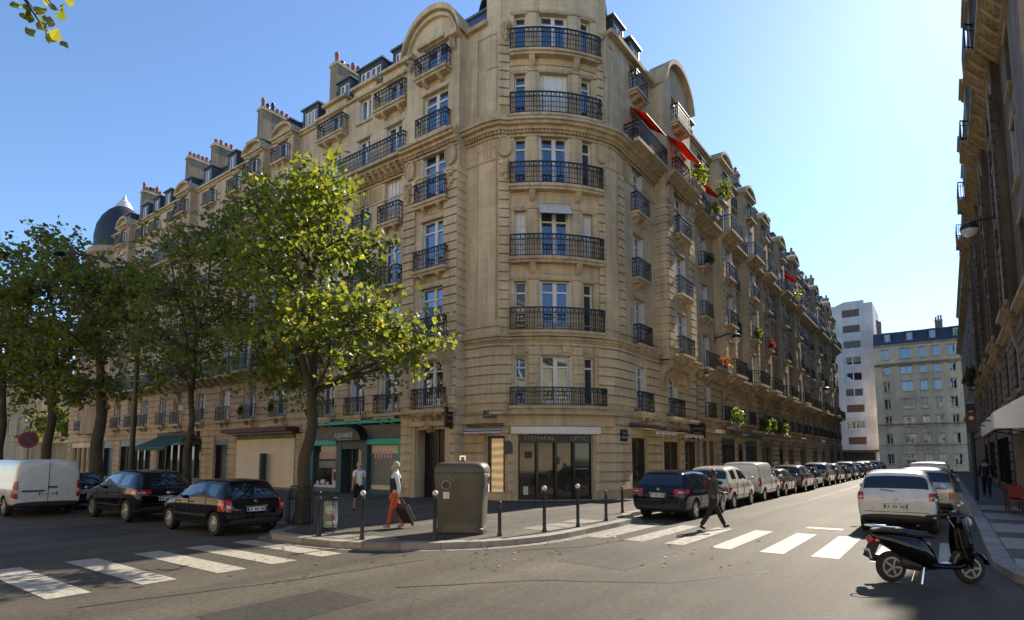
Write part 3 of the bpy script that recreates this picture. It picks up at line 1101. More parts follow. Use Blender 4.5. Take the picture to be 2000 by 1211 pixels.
# plain wall; the corner tower rises higher
fwall(A.wall, FA, 0, sC(-3.42), 0, ZT, holes, 0, 'limestone')
fwall(A.wall, FA, sC(-3.42), sC(2.6), 0, 25.7, holes, 0, 'limestone')
fwall(A.wall, FA, sC(2.6), s_end, 0, ZT, holes, 0, 'limestone')
bayL = (sL(20.25), sL(16.85)); bayR = (sR(29.2), sR(33.3))
fwall(A.wall, FA, bayL[0], bayL[1], 0, ZT, holes, 0.6, 'limestone', depth=0.62, back=0)
fwall(A.wall, FA, bayR[0], bayR[1], 7.3, ZT, holes, 0.65, 'limestone', depth=0.67, back=0)
# rusticated courses
T = 'limestone'
for z0, z1 in ((0.55, 3.9), (4.5, 7.2)):
    fcourses(A.trim, FA, 0, bayL[0] - 0.01, z0, z1, 0, T, [(a - 0.12, b + 0.12, c - 0.1, d_ + 0.12) for a, b, c, d_ in holes])
    fcourses(A.trim, FA, bayL[0], bayL[1], z0, z1, 0.6, T, [(a - 0.25, b + 0.25, c - 0.1, d_ + 0.25) for a, b, c, d_ in holes])
    fcourses(A.trim, FA, bayL[1] + 0.02, s_end, z0, z1, 0, T, [(a - 0.12, b + 0.12, c - 0.1, d_ + 0.12) for a, b, c, d_ in holes])
for u, v, d_, z0, z1 in ((bayL[0], bayL[0] + 0.8, 0.6, 7.95, 16.0), (bayL[1] - 0.85, bayL[1], 0.6, 7.95, 16.0),
                         (sC(-2.72), sC(-2.25), 0, 7.95, 15.9), (sC(1.95), sC(2.3), 0, 7.95, 15.9), (sR(24.75), sR(25.3), 0, 7.95, 15.9),
                         (sC(-2.72), sC(-2.25), 0, 18.6, 22.0), (sC(1.95), sC(2.3), 0, 18.6, 22.0),
                         (bayR[0], bayR[0] + 0.85, 0.65, 7.95, 16.4), (bayR[1] - 0.85, bayR[1], 0.65, 7.95, 16.4)):
    fcourses(A.trim, FA, u, v, z0, z1, d_, T)
# bay returns get courses too (as thin blocks on the side faces)
for bs, dmax, sg in ((bayL[1], 0.6, 1), (bayR[0], 0.65, -1), (bayL[0], 0.6, -1)):
    z = 7.95 if bs != bayL[1] else 0.55
    while z < 16:
        fbox(A.trim, FA, bs - 0.02 * sg, bs + 0.05 * sg, 0.0, dmax + 0.05, z, z + 0.385, T)
        z += 0.43
# shallow sunk panels on the corner flanks
for u, v in ((sC(-3.95), sC(-2.85)), (sR(24.05), sR(24.6))):
    for z0, z1 in ((8.3, 16.6), (18.5, 22.3)):
        for a0, a1, c0, c1 in ((u, u + 0.05, z0, z1), (v - 0.05, v, z0, z1), (u, v, z1 - 0.05, z1)):
            fbox(A.trim, FA, a0, a1, -0.01, 0.035, c0, c1, 'limestone_trim')
# ledges
segs = [(0, bayL[0], 0), (bayL[0] - 0.0, bayL[1] + 0.0, 0.6), (bayL[1], sC(-2.3), 0), (sC(-2.3), sC(2.1), 0), (sC(2.1), bayR[0], 0), (bayR[0], bayR[1], 0.65), (bayR[1], s_end, 0)]
for i, (u, v, d_) in enumerate(segs):
    moulding(A.trim, FA, u, v, d_, 7.22, [(0.1, 0.1), (0.14, 0.2), (0.1, 0.32)])
    moulding(A.trim, FA, u, v, d_, 17.0, [(0.12, 0.08), (0.12, 0.14), (0.16, 0.3), (0.14, 0.5), (0.13, 0.62)])
    if i not in (3,):
        fbox(A.trim, FA, u, v, d_ - 0.02, d_ + 0.28, 17.671, 18.05 if i in (2, 4) else 17.9, 'limestone_trim')
        moulding(A.trim, FA, u, v, d_, 15.95, [(0.06, 0.05)])
    moulding(A.trim, FA, u, v, d_, 3.95 if i != 3 else 3.93, [(0.1, 0.06), (0.1, 0.14)])
    fbox(A.trim, FA, u, v, d_ - 0.02, d_ + 0.07, 8.0, 8.06, 'limestone_trim')
    fbox(A.trim, FA, u, v, d_ - 0.02, d_ + 0.09, 0.1, 0.55, 'limestone_grey') if i in (2, 4) and False else None
    n = max(2, int((v - u) / 0.16))
    # dentils
    for k in range(n):
        s = u + (v - u) * (k + 0.5) / n
        fbox(A.trim, FA, s - 0.045, s + 0.045, d_ + 0.0, d_ + 0.22, 17.12, 17.24, 'limestone_trim', nocut=True)
# fluted frieze between windows under the cornice
for u, v, d_ in ((bayL[0] + 0.1, bayL[0] + 0.7, 0.6), (sC(-2.9), sC(-2.3), 0), (sC(-3.6), sC(-3.1), 0), (sR(25.2), sR(26.1), 0), (sL(24.9), sL(22.6), 0), (sL(28.1), sL(27.4), 0)):
    n = int((v - u) / 0.14)
    for k in range(n):
        s = u + (v - u) * (k + 0.5) / n
        fbox(A.trim, FA, s - 0.035, s + 0.035, -0.01 + d_, d_ + 0.04, 16.1, 16.9, 'limestone_trim', nocut=True)
for s, d_ in ((bayL[0] + 0.42, 0.6), (bayL[1] - 0.42, 0.6), (sC(-2.5), 0.0), (sC(2.14), 0.0), (bayR[0] + 0.4, 0.65), (bayR[1] - 0.4, 0.65)):
    cartouche(A, FA, s, d_ + 0.04, 16.55)
for s, d_ in ((sC(-2.5), 0.0), (sC(2.12), 0.0)):
    cartouche(A, FA, s, d_ + 0.03, 22.6, oval=False, sc=1.0)
for s, d_ in ((bayL[0] + 0.3, 0.6), (bayL[1] - 0.3, 0.6)):
    for zz in (22.6,):
        cartouche(A, FA, s, d_ + 0.05, zz, oval=False, sc=0.85)
# consoles by the arched window
for s in (bayL[0] + 0.45, bayL[1] - 0.45):
    A1 = [FA.P(s - 0.28, 0.6, 4.6), FA.P(s - 0.28, 0.72, 5.0), FA.P(s - 0.28, 0.75, 6.3), FA.P(s - 0.28, 1.15, 7.1), FA.P(s - 0.28, 0.6, 7.1)]
    B1 = [FA.P(s + 0.28, 0.6, 4.6), FA.P(s + 0.28, 0.72, 5.0), FA.P(s + 0.28, 0.75, 6.3), FA.P(s + 0.28, 1.15, 7.1), FA.P(s + 0.28, 0.6, 7.1)]
    A.trim.extr(A1, B1, 'limestone_trim')
arch_band(A.trim, FA, sL(18.35), 1.15, 6.0, 0.85, 0.58, 0.72, 0.16, 'limestone_trim')
for s in (bayR[0] + 0.25, bayR[1] - 0.25):
    A1 = [FA.P(s - 0.25, 0, 5.4), FA.P(s - 0.25, 0.15, 5.7), FA.P(s - 0.25, 0.35, 6.6), FA.P(s - 0.25, 0.8, 7.2), FA.P(s - 0.25, 0, 7.2)]
    B1 = [FA.P(s + 0.25, 0, 5.4), FA.P(s + 0.25, 0.15, 5.7), FA.P(s + 0.25, 0.35, 6.6), FA.P(s + 0.25, 0.8, 7.2), FA.P(s + 0.25, 0, 7.2)]
    A.trim.extr(A1, B1, 'limestone_trim')
fbox(A.trim, FA, bayR[0], bayR[1], 0, 0.6, 6.95, 7.22, 'limestone_trim')
arch_band(A.trim, FA, sR(31.25), 1.7, 6.0, 1.0, 0.02, 0.3, 0.3, 'limestone_trim')

# windows, sills, railings
for s0, s1, z0, z1, b, k in wins:
    d_ = {'bay': 0.6, '': 0, 'c': 0, 'n': 0}[b]
    right = s0 > sR(28)
    if b == 'bay' and right: d_ = 0.65 if k > 0 else 0
    kind = 'narrow' if b == 'n' else 'french'
    if b == 'c' and k == 4: kind = 'shut'
    if b == '' and k == 3 and s0 > sL(22.5) and s0 < sL(20): kind = 'shut'
    if b == 'n' and k == 2: kind = 'shut'
    if b == '' and right is False and k in (1,) and s0 < sL(26): kind = 'shut'
    arch = 0.75 if (b == 'bay' and k == 0) else 0.0
    window(FA, s0, s1, z0, z1, d_ - 0.26, A.root, kind, arch=arch)
    if arch: arch_spandrel(A.trim, FA, s0, s1, z1 + 0.002, arch, d_ - 0.2, d_ + 0.03, 'limestone')
    if k > 0 or b == 'bay':
        # lintel moulding
        fbox(A.trim, FA, s0 - 0.1, s1 + 0.1, d_ - 0.01, d_ + 0.05, z1, z1 + 0.1, 'limestone_trim') if not arch else None
    if b in ('', 'bay'):
        if not (k == 4 and b == '' and s0 < sL(20)):
            e0 = 0.14
            o_ = 0.42 if k != 5 else 0.5
            if k == 5 and b == '': e0 = 0.55 if s0 < sL(20) and abs((s0 + s1) / 2 - sL(21.75)) < 0.1 or abs((s0 + s1) / 2 - sL(26.6)) < 0.1 else 0.1
            if k == 5 and e0 == 0.1 and s0 < sL(20):
                fbox(A.wall, FA, s0 - 0.1, s1 + 0.1, d_ - 0.02, d_ + 0.12, z0 - 0.12, z0, 'limestone_trim')
                continue
            A.slab = MB()
            fbox(A.slab, FA, s0 - e0 - 0.08, s1 + e0 + 0.08, d_ - 0.02, d_ + o_, z0 - 0.2, z0 - 0.06, 'limestone_trim')
            fbox(A.slab, FA, s0 - e0, s1 + e0, d_ - 0.01, d_ + o_ - 0.08, z0 - 0.34, z0 - 0.201, 'limestone_trim')
            brackets(A.slab, FA, s0 - e0, s1 + e0, z0 - 0.62, z0 - 0.34, d_, d_ + o_ - 0.1, (s1 - s0 + 2 * e0) / 2.01, 0.2)
            railing(FA, s0 - e0, s1 + e0, d_, d_ + o_ - 0.07, z0 - 0.06, 0.98, A.slab.build('balcony_slab', A.root))
        if k > 0 and z1 < 17.2 and b:
            fbox(A.trim, FA, s0 - 0.02, s1 + 0.02, d_ - 0.01, d_ + 0.03, z1 + 0.28, z1 + 0.62, 'limestone_trim')
# continuous balcony on the avenue wing, fifth floor
A.slab = MB()
fbox(A.slab, FA, sL(28.25), bayL[0] - 0.02, 0.62, 0.86, 17.673, 17.86, 'limestone_trim')
brackets(A.slab, FA, sL(28.2), bayL[0] - 0.1, 17.1, 17.52, 0.2, 0.72, 0.45, 0.16)
railing(FA, sL(28.25), bayL[0], 0, 0.8, 17.86, 1.0, A.slab.build('balcony_slab', A.root))
A.slab = MB()
fbox(A.slab, FA, bayR[0] - 3.8, s_end, 0.62, 0.9, 17.68, 17.86, 'limestone_trim')
bs_ = A.slab.build('balcony_slab', A.root)
railing(FA, bayR[1] + 0.02, s_end, 0.0, 0.82, 17.86, 1.0, bs_)
railing(FA, sR(25.6), bayR[0] - 0.02, 0.0, 0.82, 17.86, 1.0, bs_)
# rounded corner balconies
for k, (z0, z1) in enumerate(CH):
    out = 0.42
    zs = z0 - 0.08
    if k == 0: out = 0.5
    u, v = sC(-2.2), sC(1.98)
    A.slab = MB()
    fbox(A.slab, FA, u - 0.06, v + 0.06, -0.02, out, zs - 0.13, zs, 'limestone_trim')
    fbox(A.slab, FA, u, v, -0.02, out - 0.08, zs - 0.26, zs - 0.131, 'limestone_trim')
    if k in (2, 3, 5):
        for s in (sC(-1.2), sC(0.85)):
            brackets(A.slab, FA, s - 0.16, s + 0.16, zs - 0.75, zs - 0.26, 0, out - 0.12, 0.3, 0.26)
    railing(FA, u, v, 0.0, out - 0.06, zs, 1.04 if k else 0.8, A.slab.build('balcony_slab', A.root))
    # pilasters between the three lights
    for s in (sC(-1.18), sC(0.83)):
        fbox(A.trim, FA, s - 0.2, s + 0.2, -0.01, 0.05, z0, z1 + 0.02, 'limestone')
    fbox(A.trim, FA, u, v, -0.01, 0.07, z1 + 0.05, z1 + 0.17, 'limestone_trim')
    if 0 < k < 4:
        fbox(A.trim, FA, sC(-0.9), sC(0.55), -0.01, 0.045, z1 + 0.3, z1 + 0.52, 'limestone_trim')
# first floor keystones
for a in (-2.05, -1.45, -0.6, 0.25, 1.1, 1.75):
    fbox(A.trim, FA, sC(a) - 0.16, sC(a) + 0.16, -0.01, 0.07, 6.72, 7.12, 'limestone_trim')
# pediment over the avenue bay
sc_ = (bayL[0] + bayL[1]) / 2
arch_fill(A.wall, FA, sc_, 1.72, ZT + 0.002, 1.6, -1.2, 0.6, 'limestone')
arch_band(A.trim, FA, sc_, 1.95, ZT - 0.3, 2.1, -0.2, 0.95, 0.3, 'limestone_trim')
arch_band(A.trim, FA, sc_, 1.66, ZT - 0.3, 1.75, 0.5, 0.78, 0.2, 'limestone_trim')
for s in (bayL[0] + 0.3, bayL[1] - 0.3):
    fbox(A.trim, FA, s - 0.36, s + 0.36, 0.5, 0.98, ZT - 0.45, ZT - 0.2, 'limestone_trim')
fbox(A.trim, FA, sc_ - 0.9, sc_ + 0.9, 0.55, 0.85, 22.84, 23.02, 'limestone_trim')
sr_ = (bayR[0] + bayR[1]) / 2
arch_fill(A.wall, FA, sr_, 1.95, ZT + 0.002, 1.9, -1.2, 0.65, 'limestone')
arch_band(A.trim, FA, sr_, 2.15, ZT - 0.2, 2.25, -0.3, 1.0, 0.3, 'limestone_trim')
# eaves: stepped stone caps over each top-floor window on the avenue wing
fbox(A.trim, FA, 0, bayL[0], -0.3, 0.18, ZT - 0.25, ZT - 0.1, 'limestone_trim')
for y, w_, b in Lcols[1:]:
    fbox(A.wall, FA, sL(y) - 0.95, sL(y) + 0.95, -0.4, 0.02, ZT, ZT + 0.35, 'limestone')
    fbox(A.trim, FA, sL(y) - 1.08, sL(y) + 1.08, -0.4, 0.25, ZT + 0.352, ZT + 0.52, 'limestone_trim')
fbox(A.trim, FA, bayL[1] + 0.05, sC(-3.35), -0.3, 0.22, ZT - 0.1, ZT + 0.12, 'limestone_trim')
fbox(A.trim, FA, sC(2.6), s_end, -0.3, 0.3, ZT - 0.12, ZT + 0.1, 'limestone_trim')
moulding(A.trim, FA, sC(-3.4), sC(2.55), 0, 25.2, [(0.12, 0.1), (0.14, 0.25), (0.16, 0.45)])
moulding(A.trim, FA, sC(-3.4), sC(2.55), 0, 20.55, [(0.08, 0.06)])
mansard(A, FA, 0, sC(-3.42), ZT, 25.1)
mansard(A, FA, sC(2.6), s_end, ZT, 25.1)
# corner dome
dm = MB()
for i in range(9):
    pass
cx_, cy_ = 24.2, 15.9
prof = [(3.4, 25.5), (3.3, 26.0), (3.0, 26.6), (2.3, 27.6), (1.3, 28.4), (0.4, 28.8), (0.15, 29.6)]
dm.lathe((cx_, cy_, 0), prof, 24, 'slate')
dm.build('corner_dome', A.root, smooth=True)
dormer(A, FA, sL(22.0), 1.0, 23.55, 25.0, -0.5)
dormer(A, FA, sL(24.25), 2.1, 23.45, 24.95, -0.45, 2)
dormer(A, FA, sL(20.85), 0.9, 23.5, 25.0, -0.5)
dormer(A, FA, sL(26.5), 1.2, 23.5, 24.95, -0.45)
dormer(A, FA, sR(26.0), 1.2, 23.3, 24.9, -0.4)
dormer(A, FA, sR(28.0), 1.2, 23.3, 24.9, -0.4)
dormer(A, FA, sR(34.2), 1.1, 23.3, 24.9, -0.4)
chimney(A, 20.85, 22.9, 28.7, 29.4, 22.5, 26.9, 5)
chimney(A, 34.4, 34.9, 12.6, 15.6, 22.5, 26.2, 6, 'y')
# drain pipe at the party wall
dp = MB()
q = FA.P(sR(34.75), 0.12, 0)
dp.tube([(q.x, q.y, 0.2), (q.x, q.y, 17)], 0.07, 8, 'zinc')
dp.build('drain_pipe', A.root, smooth=True)

# shopfront of the optician at the corner
u, v = sC(-1.86), sC(1.48)
st = MB()
fbox(st, FA, u - 0.28, u - 0.001, -0.02, 0.10, 0.13, 3.3, 'limestone_trim'); fbox(st, FA, v + 0.001, v + 0.28, -0.02, 0.10, 0.13, 3.3, 'limestone_trim')
fbox(st, FA, sC(-2.75), sC(2.5), -0.02, 0.30, 3.42, 3.92, 'limestone')
fbox(st, FA, sC(-2.95), sC(2.7), -0.02, 0.62, 3.921, 4.06, 'limestone_trim')
fbox(st, FA, u - 0.3, v + 0.3, 0.02, 0.26, 3.08, 3.4, 'white_paint')
st.build('shop_surround', A.root)
sf = MB()
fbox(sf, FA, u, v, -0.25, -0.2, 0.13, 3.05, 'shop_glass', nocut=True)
W_ = (v - u) / 4
for k in range(5):
    a = u + W_ * k
    fbox(sf, FA, max(u, a - 0.045), min(v, a + 0.045), -0.2, -0.1, 0.13, 2.7, 'black_paint', nocut=True)
fbox(sf, FA, u, v, -0.2, -0.08, 2.68, 3.05, 'black_paint', nocut=True)
fbox(sf, FA, u, v, -0.2, -0.09, 0.13, 0.3, 'black_paint', nocut=True)
sfo = sf.build('shop_window', A.root)
text_mesh('STEMARAL', 0.28, 'letter_steel', FA.frame(sC(-0.93), -0.055, 2.88), A.root, sx=1.0)
text_mesh('OPTIC', 0.28, 'letter_steel', FA.frame(sC(0.86), -0.055, 2.88), A.root, sx=1.05)
# display pieces behind the glass line
dp = MB()
dp = MB(); fbox(dp, FA, u + 0.2, u + 0.42, -0.19, -0.15, 0.38, 0.75, 'sticker', nocut=True); dp.build('window_display', sfo)
dp = MB(); fbox(dp, FA, u + 2.5, v - 0.12, -0.19, -0.165, 0.32, 0.8, 'brown_paint', nocut=True); dp.build('window_display', sfo)
dp = MB(); fbox(dp, FA, u + 2.52, v - 0.12, -0.19, -0.165, 1.5, 1.56, 'frosted', nocut=True); dp.build('window_display', sfo)
dp = MB(); fbox(dp, FA, u + 1.75, u + 1.85, -0.19, -0.165, 1.72, 2.05, 'sign_blue', nocut=True); dp.build('window_display', sfo)
dp = MB(); fbox(dp, FA, u + 0.3, u + 0.6, -0.19, -0.17, 2.0, 2.3, 'maroon', nocut=True); dp.build('window_display', sfo)
dp = MB(); fbox(dp, FA, u + 0.95, u + 1.55, -0.19, -0.17, 0.4, 0.7, 'brown_paint', nocut=True); dp.build('window_display', sfo)
# narrow shop window on the corner flank, wall reflection painted as a glow
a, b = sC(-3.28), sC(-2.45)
g = MB(); fbox(g, FA, a + 0.1, b - 0.07, -0.25, -0.2, 0.5, 3.0, 'painted_wall_reflection', nocut=True)
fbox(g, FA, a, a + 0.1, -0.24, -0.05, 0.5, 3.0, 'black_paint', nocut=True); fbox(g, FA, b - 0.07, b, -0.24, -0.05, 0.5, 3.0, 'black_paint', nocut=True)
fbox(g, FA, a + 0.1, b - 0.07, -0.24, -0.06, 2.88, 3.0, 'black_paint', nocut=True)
g.build('painted_reflection_window', A.root)
fbox(A.trim, FA, sC(-4.25), sC(-2.45), -0.02, 0.35, 3.42, 3.56, 'brown_paint')
awning(FA, sC(-4.15), sC(-2.55), 3.42, 0.22, 0.6, 0.05, A.root, 'grey_canvas', 0.12)
# entrance door in the avenue bay
s0, s1 = sL(19.2), sL(17.45)
dr = MB()
fbox(dr, FA, s0, s1, 0.0, 0.05, 0.13, 3.35, 'black_paint', nocut=True)
for k in range(2):
    a = s0 + 0.08 + k * (s1 - s0) / 2
    for zz in (0.4, 1.3, 2.2):
        for j in range(4):
            x = a + 0.08 + j * 0.18
            pt = [FA.P(x, 0.06, zz + 0.05), FA.P(x + 0.1, 0.06, zz + 0.3), FA.P(x, 0.06, zz + 0.55), FA.P(x + 0.1, 0.06, zz + 0.8)]
            for p0, p1 in zip(pt, pt[1:]): dr.bar(p0, p1, 0.022, 'dark_bronze')
fbox(dr, FA, (s0 + s1) / 2 - 0.05, (s0 + s1) / 2 + 0.05, 0.05, 0.1, 0.13, 3.35, 'dark_bronze', nocut=True)
dro = dr.build('door', A.root)
hd = MB(); lump(hd, FA.P((s0 + s1) / 2 + 0.15, 0.12, 1.15), 0.05, 0.05, 0.05, 'chrome', rough=0); hd.build('door_handle', dro, smooth=True)
for a in (s0 - 0.2, s1 + 0.2):
    fbox(A.trim, FA, a - 0.16, a + 0.16, 0.58, 0.72, 0.13, 3.5, 'limestone_trim')
fbox(A.trim, FA, s0 - 0.45, s1 + 0.45, 0.58, 0.9, 3.5, 3.72, 'limestone_trim')
lump(A.trim, FA.P((s0 + s1) / 2, 0.7, 3.55), 0.3, 0.2, 0.3, 'limestone_trim', seed=4, rough=0.6)
fbox(A.wall, FA, bayL[0] - 0.05, bayL[1] + 0.05, 0.58, 1.05, 4.1, 4.24, 'limestone_trim')
# fitness shop with teal frame on the avenue
s0, s1 = sL(28.05), sL(20.4)
sp = MB()
fbox(sp, FA, s0, s1, -0.35, -0.3, 0.13, 4.15, 'interior_dark')
fbox(sp, FA, s0, s1, -0.3, 0.06, 3.05, 3.75, 'shop_grey')
fbox(sp, FA, s0 - 0.05, s1 + 0.12, 0.0, 0.32, 3.84, 4.0, 'teal_paint')
fbox(sp, FA, s0 - 0.05, s1 + 0.12, 0.0, 0.24, 4.002, 4.16, 'black_paint')
fbox(sp, FA, s1 - 0.2, s1 + 0.05, -0.02, 0.18, 0.13, 3.838, 'slate_teal')
fbox(sp, FA, s0, s0 + 0.5, -0.3, 0.1, 0.13, 3.05, 'slate_teal')
dA, dB = sL(25.35), sL(23.35)      # doorway
for a in (dA, dB): fbox(sp, FA, a - 0.22, a + 0.22, -0.3, 0.12, 0.13, 3.04, 'slate_teal')
fbox(sp, FA, dA, dB, -0.3, 0.1, 2.5, 3.03, 'slate_teal')
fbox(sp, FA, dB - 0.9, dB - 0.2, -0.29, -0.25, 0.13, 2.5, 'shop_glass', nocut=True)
fbox(sp, FA, dA + 0.7, dA + 0.78, -0.29, -0.2, 0.13, 2.5, 'slate_teal', nocut=True)
for zz in (1.35, 1.7): fbox(sp, FA, dB - 0.65, dB - 0.35, -0.25, -0.242, zz, zz + 0.25, 'sticker', nocut=True)
# teal frame on the right window, bar on the left
fbox(sp, FA, dB + 0.22, s1 - 0.2, -0.02, 0.16, 2.72, 3.02, 'teal_paint')
fbox(sp, FA, s1 - 0.5, s1 - 0.2, -0.02, 0.15, 0.13, 2.72, 'teal_paint')
fbox(sp, FA, s0 + 0.5, dA - 0.22, -0.02, 0.16, 2.72, 3.02, 'teal_paint')
fbox(sp, FA, dB + 0.22, s1 - 0.5, -0.22, -0.16, 0.35, 2.72, 'frosted', nocut=True)
fbox(sp, FA, dB + 0.22, s1 - 0.5, -0.2, 0.05, 0.13, 0.35, 'slate_teal')
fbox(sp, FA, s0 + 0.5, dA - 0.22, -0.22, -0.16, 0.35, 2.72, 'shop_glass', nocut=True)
fbox(sp, FA, s0 + 0.5, dA - 0.22, -0.2, 0.05, 0.13, 0.35, 'shop_grey')
spo = sp.build('shopfront', A.root)
gp = MB()
fbox(gp, FA, dB + 0.3, s1 - 0.6, -0.158, -0.15, 2.25, 2.7, 'hoarding', nocut=True)
fbox(gp, FA, dB + 0.3, s1 - 0.6, -0.158, -0.15, 0.37, 0.6, 'hoarding', nocut=True)
for k in range(6):
    a = dB + 0.5 + k * 0.24
    fbox(gp, FA, a, a + 0.15, -0.149, -0.145, 2.0, 2.4, 'letter_pink', nocut=True)
for k in range(7):
    a = s0 + 0.75 + k * 0.2
    if a < dA - 0.5: fbox(gp, FA, a, a + 0.13, -0.158, -0.15, 1.95, 2.35, 'letter_pink', nocut=True)
fbox(gp, FA, s0 + 0.7, dA - 0.6, -0.158, -0.15, 1.45, 1.85, 'frosted', nocut=True)
gp.build('window_film', spo)
def disp(fn):
    q = MB(); fn(q); q.build('window_display', spo)


db = MB()
fbox(db, FA, s0 + 0.55, dA - 0.3, -0.15, 0.02, 0.36, 0.5, 'cloth_blue_white', nocut=True)
db.build('display_shelf', spo)
disp(lambda q: (lump(q, FA.P(s0 + 1.25, -0.08, 0.65), 0.16, 0.16, 0.15, 'white_paint', 1, rough=0.1)))
disp(lambda q: (lump(q, FA.P(s0 + 0.75, -0.08, 0.6), 0.09, 0.09, 0.13, 'white_paint', 2, rough=0.1)))
disp(lambda q: (lump(q, FA.P(s0 + 1.65, -0.08, 0.57), 0.09, 0.09, 0.09, 'white_paint', 2, rough=0.1)))
disp(lambda q: (fbox(q, FA, dA - 0.8, dA - 0.3, -0.15, -0.1, 0.5, 1.4, 'letter_pink', nocut=True), fbox(q, FA, dA - 0.7, dA - 0.5, -0.1, -0.09, 0.75, 1.25, 'maroon', nocut=True)))
# rounded black canopy with the lettering
cn = MB()
sm = (dA + dB) / 2
prev = None
for k in range(13):
    an = PI * k / 12
    cur = (sm - 1.3 * math.cos(an), 2.95 + 0.95 * math.sin(an))
    if prev:
        cn.hexa([FA.P(prev[0], 0.1, 2.95), FA.P(cur[0], 0.1, 2.95), FA.P(cur[0], 0.62, 2.95), FA.P(prev[0], 0.62, 2.95),
                 FA.P(prev[0], 0.1, prev[1]), FA.P(cur[0], 0.1, cur[1]), FA.P(cur[0], 0.62, 2.95 + (cur[1] - 2.95) * 0.75), FA.P(prev[0], 0.62, 2.95 + (prev[1] - 2.95) * 0.75)], 'black_paint')
    prev = cur
cno = cn.build('door_canopy', spo)
text_mesh('AQUABIKE', 0.36, 'letter_white', FA.frame(sm, 0.66, 3.22), cno, sx=0.88)
ln = MB()
for k in range(9):
    fbox(ln, FA, sm - 0.62 + k * 0.14, sm - 0.53 + k * 0.14, 0.625, 0.64, 2.97, 3.02, 'letter_steel', nocut=True)
ln.build('small_print', cno)
# shop windows on the side street with pale awnings
for a, b in ((25.65, 27.35), (29.55, 31.75), (32.6, 34.6)):
    a, b = sR(a), sR(b)
    z0, z1 = 0.3, 3.0
    g = MB()
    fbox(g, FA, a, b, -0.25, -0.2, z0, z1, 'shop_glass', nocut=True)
    for e0, e1 in ((a, a + 0.09), (b - 0.09, b)): fbox(g, FA, e0, e1, -0.2, -0.04, z0, z1, 'dark_bronze', nocut=True)
    fbox(g, FA, a + 0.09, b - 0.09, -0.2, -0.05, z1 - 0.12, z1, 'dark_bronze', nocut=True)
    g.build('shop_window', A.root)
    for e0, e1 in ((a - 0.24, a - 0.001), (b + 0.001, b + 0.24)): fbox(A.trim, FA, e0, e1, -0.02, 0.085, 0.13, 3.2, 'limestone_trim')
    fbox(A.trim, FA, a - 0.24, b + 0.24, -0.02, 0.09, 3.201, 3.3, 'limestone_trim')
fbox(A.trim, FA, sR(25.3), sR(28.6), -0.01, 0.4, 3.55, 3.68, 'brown_paint')
fbox(A.trim, FA, sR(29.2), sR(32.4), -0.01, 0.4, 3.5, 3.63, 'brown_paint')
awning(FA, sR(25.7), sR(28.3), 3.5, 0.16, 1.2, 0.1, A.root, 'pale_canvas', 0.2)
awning(FA, sR(29.4), sR(32.2), 3.45, 0.16, 1.2, 0.1, A.root, 'pale_canvas', 0.2)
# awnings higher up
awning(FA, sC(-0.9), sC(0.5), 13.72, 0.62, 0.42, 0.02, A.root, 'grey_canvas', 0.0)
for x0, x1, z, dr_, o_, d0 in ((26.1, 28.6, 20.1, 0.75, 0.9, 0.1), (29.7, 32.8, 20.0, 0.75, 0.9, 0.66)):
    awning(FA, sR(x0), sR(x1), z, dr_, o_, d0, A.root, 'red_canvas', 0.12)
A.done()
A.root.scale.z = ZK


